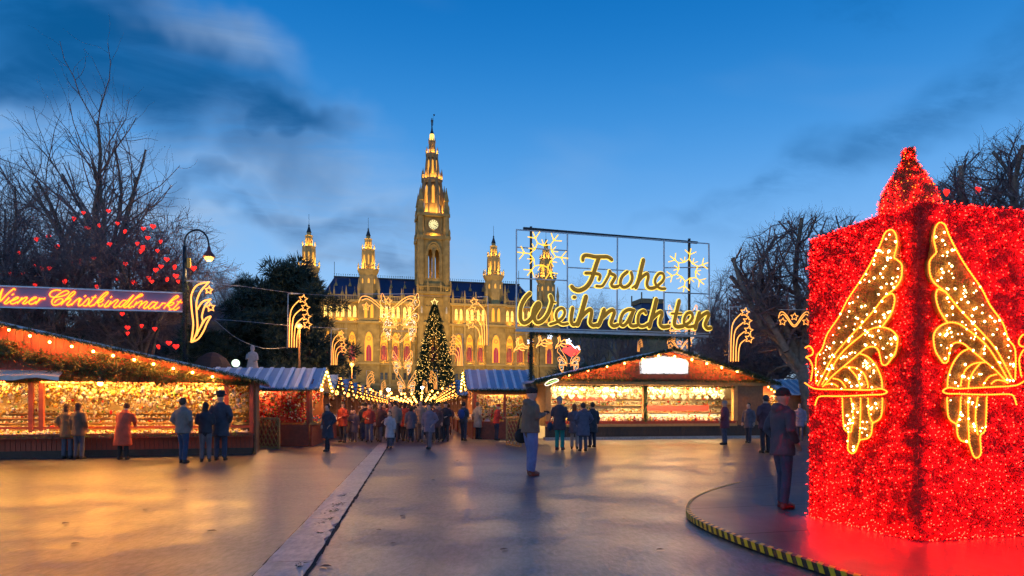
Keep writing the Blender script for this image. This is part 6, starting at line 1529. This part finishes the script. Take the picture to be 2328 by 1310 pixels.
# ================================================================== people
M_skin = pm('skin', (.55, .33, .24), .55, var=.08)
def cloth(name, col, rough=.85): return pm('cloth_' + name, col, rough, var=.3, scale=7, bump=.35, bscale=45)
def ell_ring(c, x, y, rx, ry, n=14): return [c + x * rx * math.cos(2 * PI * j / n) + y * ry * math.sin(2 * PI * j / n) for j in range(n)]
def remesh(mb, voxel, smooth_it=2):
    me = mb.mesh('tmp', M_skin); o = bpy.data.objects.new('tmp', me); COL.objects.link(o)
    md = o.modifiers.new('r', 'REMESH'); md.mode = 'VOXEL'; md.voxel_size = voxel; md.use_smooth_shade = True
    ms = o.modifiers.new('s', 'SMOOTH'); ms.iterations = smooth_it; ms.factor = .5
    dg = bpy.context.evaluated_depsgraph_get(); e = o.evaluated_get(dg); r = bpy.data.meshes.new_from_object(e)
    bpy.data.objects.remove(o); bpy.data.meshes.remove(me)
    return r
ARM = {'down': ((.255, -.03, 1.14), (.265, .05, .89)), 'front': ((.245, -.03, 1.16), (.10, .24, 1.10)), 'pocket': ((.285, -.07, 1.15), (.20, .09, .97)), 'reach': ((.235, .12, 1.20), (.15, .38, 1.18)), 'hold': ((.23, .03, 1.17), (.07, .27, 1.24)), 'bag': ((.26, -.02, 1.14), (.27, .03, .88))}
def person(label, loc, rot, h=1.72, arms=('down', 'down'), legs=(0, 0), lean=0.0, coat='black', coatlen=.62, pants='jeans', shoes='black', head='hair', haircol=(.05, .03, .02), cols=None, hood=False, extras=(), voxel=.022, wide=1.0, skirt=False, group=None, headturn=0.0, facedetail=False, build=1.0):
    """standing figure facing local +y; legs = fore/aft offset of left and right foot"""
    T = thing('person', label, 'person', loc, rot, group); s = h / 1.75; V = Vector
    Lm = Matrix.Translation((0, 0, .95)) @ Matrix.Rotation(-lean, 4, 'X') @ Matrix.Translation((0, 0, -.95))
    def U(p): return (Lm @ V(p)) * s
    smp = []          # sample points with material id: 0 skin, 1 trousers, 2 shoes, 3 shirt/neck
    B = MB()
    tor = [(.84, .135, .105), (.92, .165, .12), (1.04, .145, .105), (1.18, .155, .112), (1.31, .175, .118), (1.40, .172, .105), (1.455, .10, .08), (1.49, .056, .06), (1.57, .052, .058)]
    X, Yv = V((1, 0, 0)), V((0, 1, 0)); Rm = Lm.to_3x3(); X2, Y2 = Rm @ X, Rm @ Yv
    B.loft([ell_ring(U((0, 0, z)), X2 * s * wide, Y2 * s, a, b) for z, a, b in tor])
    for z, a, b in tor: smp.append((U((0, 0, z)), 3 if z < 1.47 else 0))
    Ht = Matrix.Rotation(headturn, 3, 'Z')
    def Hd(x, y, z): p = Ht @ V((x, y, 0)); return U((p.x, p.y + .012, 1.635 + z))
    hr = Rm @ Ht
    B.ball(Hd(0, 0, .0), .115 * s, 14, 10, (.70, .86, 1.0), hr); B.ball(Hd(0, .03, -.06), .07 * s, 10, 8, (.85, .9, .95), hr)
    B.tube([Hd(0, .085, .015), Hd(0, .115, -.025), Hd(0, .10, -.035)], [.010 * s, .017 * s, .012 * s], 6)
    for e in (-1, 1): B.ball(Hd(.08 * e, -.005, -.01), .028 * s, 8, 6, (.4, .8, 1.1), hr)
    for q in ((0, 0, 0), (0, .06, -.05), (0, .1, 0), (0, 0, .1), (.08, 0, 0), (-.08, 0, 0)): smp.append((Hd(*q), 0))
    feet = []
    for e, dy in ((-1, legs[0]), (1, legs[1])):
        hip, kn, an = V((.085 * e * wide, 0, .90)) * s, V((.095 * e, dy * .55 + .03, .49)) * s, V((.10 * e, dy, .085)) * s
        k = build; path = [hip, hip.lerp(kn, .5), kn, kn.lerp(an, .45), an]; rad = [.098 * s * k, .090 * s * k, .070 * s * k, .070 * s * k, .062 * s * k]
        B.tube(path, rad, 12)
        for i in range(9): smp.append((hip.lerp(kn, i / 8), 1)); smp.append((kn.lerp(an, i / 9), 1))
        f = V((.11 * e, dy + .06, .045)) * s; B.ball(f, .05 * s, 12, 8, (.95, 2.6, .95)); B.box(f.x - .04 * s, f.x + .04 * s, f.y - .11 * s, f.y + .10 * s, .0, .03 * s)
        for d in (-.1, 0, .1): smp.append((f + V((0, d * s, -.01)), 2))
        feet.append(f)
    hands = []
    for e, am in zip((-1, 1), arms):
        el_, wr = ARM[am]; sh = (.19 * e * wide, 0, 1.405); el_ = (el_[0] * e * wide, el_[1], el_[2]); wr = (wr[0] * e, wr[1], wr[2])
        sh, el_, wr = U(sh), U(el_), U(wr); B.tube([sh, sh.lerp(el_, .5), el_, el_.lerp(wr, .5), wr], [.062 * s, .054 * s, .046 * s, .040 * s, .030 * s], 10)
        for i in range(5): smp.append((sh.lerp(el_, i / 5), 3)); smp.append((el_.lerp(wr, i / 5), 3))
        smp.append((wr, 0)); hands.append((sh, el_, wr, e))
    me = remesh(B, voxel * s, 2)
    # colour each face by the nearest body region
    n = len(me.polygons); cen = np.empty(n * 3); me.polygons.foreach_get('center', cen); cen = cen.reshape(-1, 3)
    SP_ = np.array([p[:] for p, _ in smp]); ids = np.array([i for _, i in smp]); mi = np.empty(n, np.int32)
    for a in range(0, n, 4000): mi[a:a + 4000] = ids[((cen[a:a + 4000, None] - SP_[None]) ** 2).sum(2).argmin(1)]
    # hands: palm, four fingers, thumb - joined into the body mesh
    Hm = MB()
    for sh, el_, wr, e in hands:
        d = (wr - el_).normalized(); up = V((0, 0, 1)) if abs(d.z) < .8 else V((0, 1, 0)); sd = d.cross(up).normalized(); nn = sd.cross(d)
        pc = wr + d * .045 * s; M3 = Matrix((sd, nn, d)).transposed()
        Hm.ball(pc, .048 * s, 8, 6, (.85, .42, 1.05), M3)
        for j in range(4):
            b = wr + d * .085 * s + sd * (.028 - .0187 * j) * s; L_ = (.068, .076, .072, .056)[j] * s
            Hm.tube([b - d * .02 * s, b + d * L_ * .45 - nn * .006 * s, b + d * L_ * .8 - nn * .022 * s, b + d * L_ * .86 - nn * .038 * s], [.0095 * s, .009 * s, .008 * s, .006 * s], 6)
        tb = wr + d * .03 * s + sd * .036 * s * -e; Hm.tube([tb - sd * .01 * -e, tb + (sd * -e * .6 + d * .8).normalized() * .03 * s, tb + (sd * -e * .35 + d).normalized() * .06 * s], [.012 * s, .0105 * s, .008 * s], 6)
    bm_ = bmesh.new(); bm_.from_mesh(me); nb = len(bm_.faces); hm_ = Hm.mesh('hands', M_skin, True); bm_.from_mesh(hm_); bm_.to_mesh(me); bm_.free(); bpy.data.meshes.remove(hm_)
    me.materials.clear()
    for mt in (M_skin, cols['pants'], cols['shoes'], cols['coat']): me.materials.append(mt)
    full = np.zeros(len(me.polygons), np.int32); full[:nb] = mi; me.polygons.foreach_set('material_index', full); me.polygons.foreach_set('use_smooth', np.ones(len(full), bool))
    me.name = 'body'; link('body', me, T)
    # coat
    Cm = MB(); hem = coatlen; k = 1.0
    prof = [(1.50, .085, .085), (1.46, .12, .10), (1.41, .20, .130), (1.32, .208, .148), (1.20, .195, .15), (1.08, .185, .148), (.98, .195, .155), (.90, .20, .16)]
    prof = [(z, a * build ** .5, b * build ** .5) for z, a, b in prof if z >= hem]; 
    lastz = prof[-1][0]
    zz_ = lastz - .12
    while zz_ > hem: prof.append((zz_, .20 + (.90 - zz_) * .10, .16 + (.90 - zz_) * .10)); zz_ -= .12
    prof.append((hem, prof[-1][1] + .006, prof[-1][2] + .006))
    rings = []
    for z, a, b in prof:
        L3 = Lm if z > .9 else Matrix.Identity(4); c_ = (U((0, 0, z)) if z > .9 else V((0, 0, z)) * s)
        xx, yy = (X2, Y2) if z > .9 else (X, Yv); rings.append(ell_ring(c_, xx * s * wide, yy * s, a, b, 18))
    Cm.loft(rings[::-1])
    for sh, el_, wr, e in hands:
        Cm.tube([sh + V((-.03 * e, 0, 0)) * s, sh.lerp(el_, .5), el_, el_.lerp(wr, .5), wr.lerp(el_, .06)], [.082 * s, .074 * s, .066 * s, .058 * s, .050 * s], 10)
    if hood:
        hc = U((0, -.09, 1.47)); Cm.ball(hc, .11 * s, 12, 8, (1.1, .75, .7), Rm)
    else:
        Cm.tube([U((.085 * math.cos(2 * PI * j / 12), .075 * math.sin(2 * PI * j / 12), 1.495)) for j in range(12)], .024 * s, 6, closed=True)
    cme_ = remesh(Cm, voxel * s, 3); cme_.materials.clear(); cme_.materials.append(cols['coat']); cme_.name = 'coat'
    # folds in the cloth
    nv = len(cme_.vertices); co = np.empty(nv * 3); cme_.vertices.foreach_get('co', co); co = co.reshape(-1, 3); no = np.empty(nv * 3); cme_.vertices.foreach_get('normal', no); no = no.reshape(-1, 3)
    ph = rng.uniform(0, 6, 4); wv_ = np.sin(co[:, 2] * 34 + co[:, 0] * 18 + ph[0]) * .5 + np.sin(co[:, 0] * 42 - co[:, 2] * 11 + ph[1]) * .35 + np.sin(co[:, 1] * 38 + co[:, 2] * 23 + ph[2]) * .3
    co += no * (wv_ * .0055)[:, None]; cme_.vertices.foreach_set('co', co.ravel()); cme_.update()
    link('coat', cme_, T)
    # hair or headgear
    hm = MB()
    if head in ('hair', 'long'):
        hm.ball(Hd(0, -.014, .022), .122 * s, 14, 10, (.74, .88, .96), hr)
        if head == 'long': hm.ball(Hd(0, -.05, -.09), .10 * s, 12, 8, (.85, .6, 1.35), hr)
        # keep the face free
        fw = (Rm @ Ht @ V((0, 1, 0))); c0 = Hd(0, 0, 0)
        vs = [V(v) for v in hm.v]; hm.v = [tuple(v - fw * max(0, (v - c0).dot(fw) - (.03 if (v - c0).z < .07 * s else .10) * s)) for v in vs]
        link(head == 'long' and 'long_hair' or 'hair', hm.mesh('hair', cols['hair'], True), T)
    else:
        hm.ball(Hd(0, -.004, .055), .120 * s, 14, 10, (.76, .90, .72), hr)
        if head == 'hat': hm.lathe([(.165 * s, 0), (.17 * s, .012 * s), (.115 * s, .03 * s)], 16, tuple(Hd(0, 0, .06))); hm.lathe([(.112 * s, .0), (.105 * s, .10 * s), (.05 * s, .115 * s)], 14, tuple(Hd(0, 0, .07)))
        elif head == 'cap': b = Hd(0, .10, .05); hm.ball(b, .07 * s, 10, 6, (1.0, .9, .16), hr)
        elif head == 'beanie': hm.tube([Hd(.088 * math.cos(2 * PI * j / 14), .104 * math.sin(2 * PI * j / 14), .035) for j in range(14)], .018 * s, 6, closed=True)
        link({'hat': 'hat', 'cap': 'cap', 'beanie': 'knit_hat'}[head], hm.mesh('hat', cols['hair'], True), T)
    if facedetail:
        for e in (-1, 1):
            q = MB(); q.ball(Hd(.032 * e, .086, .012), .011 * s, 8, 6); link('eye', q.mesh('eye', M_white, True), T); q = MB(); q.ball(Hd(.032 * e, .0945, .012), .005 * s, 8, 6); link('eye_pupil', q.mesh('eye_pupil', M_black, True), T); q = MB(); q.tube([Hd(.015 * e, .10, .032), Hd(.05 * e, .088, .034)], .005 * s, 5); link('eyebrow', q.mesh('eyebrow', cols['hair'], True), T)
        q = MB(); q.tube([Hd(-.024, .088, -.062), Hd(0, .098, -.06), Hd(.024, .088, -.062)], .006 * s, 6); link('mouth', q.mesh('mouth', pm('lips', (.40, .16, .13), .5), True), T)
    for ex in extras:
        if ex[0] == 'backpack':
            q = MB(); q.ball(U((0, -.23, 1.20)), .20 * s, 12, 8, (.85, .55, 1.15), Rm); link('backpack', q.mesh('backpack', ex[1], True), T)
            for e in (-1, 1): q = MB(); q.tube([U((.10 * e, -.16, 1.36)), U((.12 * e, 0, 1.46)), U((.13 * e, .14, 1.36)), U((.14 * e, .12, 1.15))], .02 * s, 6); link('strap', q.mesh('strap', ex[1], True), T)
        if ex[0] == 'bag':
            e = ex[2]; c_ = V((.33 * e, -.04, .78)) * s; q = MB(); q.ball(c_, .16 * s, 12, 8, (.5, 1.05, .95)); link('shoulder_bag', q.mesh('shoulder_bag', ex[1], True), T); q = MB(); q.tube([c_ + V((0, .1, .1)) * s, V((.22 * e, .06, 1.2)) * s, V((.16 * e, 0, 1.47)) * s, V((.22 * e, -.12, 1.2)) * s, c_ + V((0, -.1, .1)) * s], .012 * s, 6); link('strap', q.mesh('strap', ex[1], True), T)
        if ex[0] == 'camera':
            c_ = (hands[0][2] + hands[1][2]) / 2 + V((0, .07, .03)) * s; q = MB(); q.box(c_.x - .06, c_.x + .06, c_.y - .02, c_.y + .03, c_.z - .04, c_.z + .04); q.tube([c_ + V((0, .03, 0)), c_ + V((0, .08, 0))], .03, 10); link('camera', q.mesh('camera', M_black), T)
    return T
def wear(coat_, pants=(.05, .06, .10), shoes=(.03, .02, .015), hair=(.045, .03, .02)):
    coat = tuple(min(.8, c * 1.35 + .012) for c in coat_)
    k = lambda nm, c_: cloth('%s_%d_%d_%d' % (nm, c_[0] * 999, c_[1] * 999, c_[2] * 999), c_)
    return dict(coat=k('coat', coat), pants=k('trousers', pants), shoes=pm('leather_%d_%d' % (shoes[0] * 999, shoes[1] * 999), shoes, .45), hair=k('hair', hair))
def at_feet(px, py, z=0.0): return ground(px, py - 1, z)
def hgt(py0, py1, z=0.0): return (py1 - py0) / FPX * ground(0, py1, z).y
N_, SOUTH, EAST, WEST = 0.0, PI, -PI / 2, PI / 2
# the standing man in the middle, turned to the right
person('man in a brown hooded jacket and pale jeans standing alone on the wet square', at_feet(1206, 1082), -1.15, 1.90, ('hold', 'hold'), (.04, -.03), 0.02, coatlen=.86, head='beanie', cols=wear((.12, .082, .055), (.14, .18, .36), (.20, .05, .025), (.03, .02, .02)), hood=True, extras=(('camera',), ('bag', M_black, -1)), voxel=.016, facedetail=True, headturn=-.15, build=1.22, wide=1.08)
# before the left stall
person('left one of a pair in brown coats looking into the left stall window', at_feet(152, 1044), .1, 1.62, ('pocket', 'down'), coatlen=.66, cols=wear((.15, .075, .03), (.10, .10, .13), hair=(.07, .035, .02)), head='long')
person('right one of a pair in brown coats looking into the left stall window', at_feet(179, 1045), -.15, 1.64, ('down', 'pocket'), coatlen=.72, cols=wear((.12, .055, .028), (.07, .07, .10), hair=(.06, .03, .02)), head='long')
person('person in a long red coat bending towards the left stall counter', at_feet(279, 1046), 0, 1.66, ('reach', 'reach'), lean=.34, coatlen=.42, wide=1.12, cols=wear((.52, .06, .02), (.02, .018, .02), hair=(.09, .03, .015)), head='hair')
person('person in a grey jacket and jeans nearest the viewer at the left stall', at_feet(416, 1054), -.35, 1.74, ('pocket', 'pocket'), (.05, -.06), coatlen=.80, wide=1.12, cols=wear((.15, .12, .105), (.035, .06, .12), hair=(.07, .045, .03)))
person('shorter person in a black jacket and light skirt at the left stall', at_feet(467, 1051), .25, 1.62, ('front', 'front'), coatlen=.84, cols=wear((.025, .022, .03), (.16, .13, .14), hair=(.03, .02, .018)), head='long', skirt=True)
person('tall person in a dark coat and hat at the right end of the left stall', at_feet(501, 1048), .1, 1.90, ('down', 'pocket'), coatlen=.62, cols=wear((.035, .032, .045), (.05, .055, .09), hair=(.03, .028, .035)), head='hat')
# in the street
person('person in a long dark coat walking in the left half of the street', at_feet(745, 1027), 2.6, 1.60, ('pocket', 'pocket'), (.16, -.14), coatlen=.48, wide=1.08, cols=wear((.028, .026, .04), (.03, .025, .03), hair=(.035, .025, .02)), head='hair')
person('person in an olive coat by the corner of the red-ware stall', at_feet(688, 996), .6, 1.66, ('front', 'down'), coatlen=.7, cols=wear((.12, .09, .05), (.05, .05, .06)), head='beanie')
person('person in a dark green coat beside the red-ware stall', at_feet(716, 998), -.3, 1.66, ('down', 'down'), coatlen=.66, cols=wear((.03, .045, .03), (.04, .04, .06)), head='long')
person('person in black with blue jeans left of the street middle', at_feet(777, 994), .2, 1.72, ('down', 'front'), (.1, -.1), coatlen=.84, cols=wear((.03, .028, .035), (.04, .07, .16)))
person('person in a rust-brown coat left of the street middle', at_feet(824, 998), 2.9, 1.70, ('down', 'down'), (-.1, .12), coatlen=.66, cols=wear((.22, .09, .045), (.08, .05, .04)), head='beanie')
person('person in a dim red jacket behind the rust-brown coat', at_feet(848, 992), 3.0, 1.72, ('pocket', 'down'), coatlen=.8, cols=wear((.25, .05, .04), (.06, .05, .06)))
person('small person in a pale coat near the end of the stone strip', at_feet(886, 1020), 3.0, 1.36, ('down', 'front'), (.08, -.08), coatlen=.5, cols=wear((.34, .29, .30), (.10, .09, .12), hair=(.10, .06, .045)), head='long')
person('person in a beige jacket walking away in the middle of the street', at_feet(921, 995), .05, 1.68, ('down', 'down'), (.09, -.08), coatlen=.78, cols=wear((.30, .24, .20), (.14, .12, .13)), head='hair')
person('person in a mauve coat striding in the middle of the street', at_feet(976, 1022), 2.8, 1.62, ('pocket', 'down'), (.17, -.15), coatlen=.66, wide=1.1, cols=wear((.16, .11, .14), (.13, .11, .13)), head='long')
person('person in a dark plum coat right of the street middle', at_feet(1020, 990), .2, 1.70, ('down', 'pocket'), coatlen=.6, cols=wear((.07, .03, .06), (.04, .03, .05)))
person('person with a blue backpack before the tin-roofed stall on the right', at_feet(1054, 1003), -.4, 1.76, ('front', 'front'), (.06, -.06), coatlen=.82, cols=wear((.03, .035, .05), (.045, .05, .08)), extras=(('backpack', cloth('blue_backpack', (.03, .06, .22))),))
person('person in a long grey-beige coat before the tin-roofed stall on the right', at_feet(1086, 1000), -.9, 1.78, ('pocket', 'pocket'), coatlen=.56, wide=1.05, cols=wear((.27, .24, .19), (.04, .035, .045), hair=(.12, .09, .07)))
person('child in a pale jacket between the grey-beige coat and red jacket', at_feet(1108, 999), -.6, 1.12, ('down', 'down'), coatlen=.62, cols=wear((.42, .38, .42), (.08, .08, .12), hair=(.25, .14, .05)), head='beanie')
person('person in a bright red jacket leaning to the tin-roofed stall on the right', at_feet(1128, 1002), -1.2, 1.66, ('reach', 'front'), lean=.15, coatlen=.82, cols=wear((.62, .03, .015), (.05, .04, .06), hair=(.45, .02, .01)), head='beanie')
# before the right stall
person('person in a dark coat, grey hat and teal trousers at the right stall', at_feet(1272, 1024), -.5, 1.86, ('front', 'front'), coatlen=.66, wide=1.08, cols=wear((.035, .028, .04), (.01, .22, .20), (.12, .07, .05), (.28, .28, .32)), head='beanie', extras=(('bag', cloth('blue_bag', (.03, .05, .10)), -1),))
person('red-haired person in a grey coat at the right stall', at_feet(1306, 1022), -.2, 1.62, ('front', 'down'), coatlen=.62, cols=wear((.11, .085, .11), (.30, .25, .24), hair=(.20, .06, .02)), head='long')
person('person in a slate coat with hood at the right stall', at_feet(1326, 1027), .3, 1.66, ('pocket', 'pocket'), coatlen=.56, wide=1.15, cols=wear((.075, .065, .10), (.05, .06, .10), hair=(.03, .025, .03)), hood=True)
person('person in black at the right end of the group before the right stall', at_feet(1347, 1018), .5, 1.70, ('down', 'down'), coatlen=.58, cols=wear((.02, .02, .028), (.02, .025, .05), hair=(.02, .02, .02)))
person('person in dark red coat and pale hat at the right end of right stall', at_feet(1648, 1012), .9, 1.78, ('pocket', 'front'), coatlen=.66, wide=1.05, cols=wear((.13, .022, .035), (.09, .08, .11), hair=(.30, .27, .26)), head='beanie')
person('person in a dim grey coat walking behind the maroon jacket', at_feet(1702, 1008), 2.4, 1.70, ('down', 'down'), (.1, -.1), coatlen=.66, cols=wear((.08, .06, .075), (.05, .045, .06)))
person('broad person in a dark maroon jacket right of the right stall', at_feet(1741, 1031), .3, 1.90, ('pocket', 'down'), coatlen=.74, wide=1.15, cols=wear((.075, .025, .035), (.025, .02, .03), hair=(.07, .05, .05)), head='hair')
person('person in violet-grey walking before the low stall beside the red cube', at_feet(1818, 1003), 2.7, 1.72, ('down', 'front'), (.1, -.1), coatlen=.66, cols=wear((.20, .15, .20), (.10, .07, .10)))
person('person in jeans and red shoes stepping on the platform beside the red cube', at_feet(1779, 1156, HP), -1.3, 1.64, ('pocket', 'pocket'), (.06, -.05), coatlen=.78, cols=wear((.055, .045, .06), (.05, .06, .11), (.25, .02, .02), (.06, .035, .03)), voxel=.016, hood=True, head='beanie')
# crowd farther down the street: copies in other coats
protos = [o for o in bpy.data.objects if o.name.startswith('person') and o.parent is None and o.get('category') == 'person'][8:16]
crowd_cols = [cloth('crowd_%d' % i, c_) for i, c_ in enumerate(((.10, .05, .05), (.05, .045, .07), (.16, .10, .07), (.03, .03, .04), (.22, .07, .04), (.12, .10, .13), (.26, .20, .16), (.05, .07, .12), (.30, .04, .03)))]
rc = random.Random(17)
for i in range(112):
    Y = 30.5 + 64 * (i / 112) ** 1.6; a, b = left_x(Y) + .9, right_x(Y) - .9; x = a + (b - a) * ((i * .618) % 1)
    ci = rc.randrange(len(crowd_cols)); f_ = (x - a) / (b - a)
    r = dup(protos[i % len(protos)], (x, Y, 0), rc.choice((0, 3.0, .4, 2.7, -.4, 3.4)), 'person in a %s coat in the %s crowd, %s of the street' % (('dim red', 'slate', 'brown', 'black', 'rust', 'mauve', 'beige', 'blue', 'bright red')[ci], 'nearer' if Y < 45 else 'far', 'left side' if f_ < .34 else 'middle' if f_ < .67 else 'right side'), 'crowd farther down the market street', rc.uniform(.93, 1.08))
    for ch in r.children:
        if ch.name.startswith('coat'):
            ch.material_slots[0].link = 'OBJECT'; ch.material_slots[0].material = crowd_cols[ci]
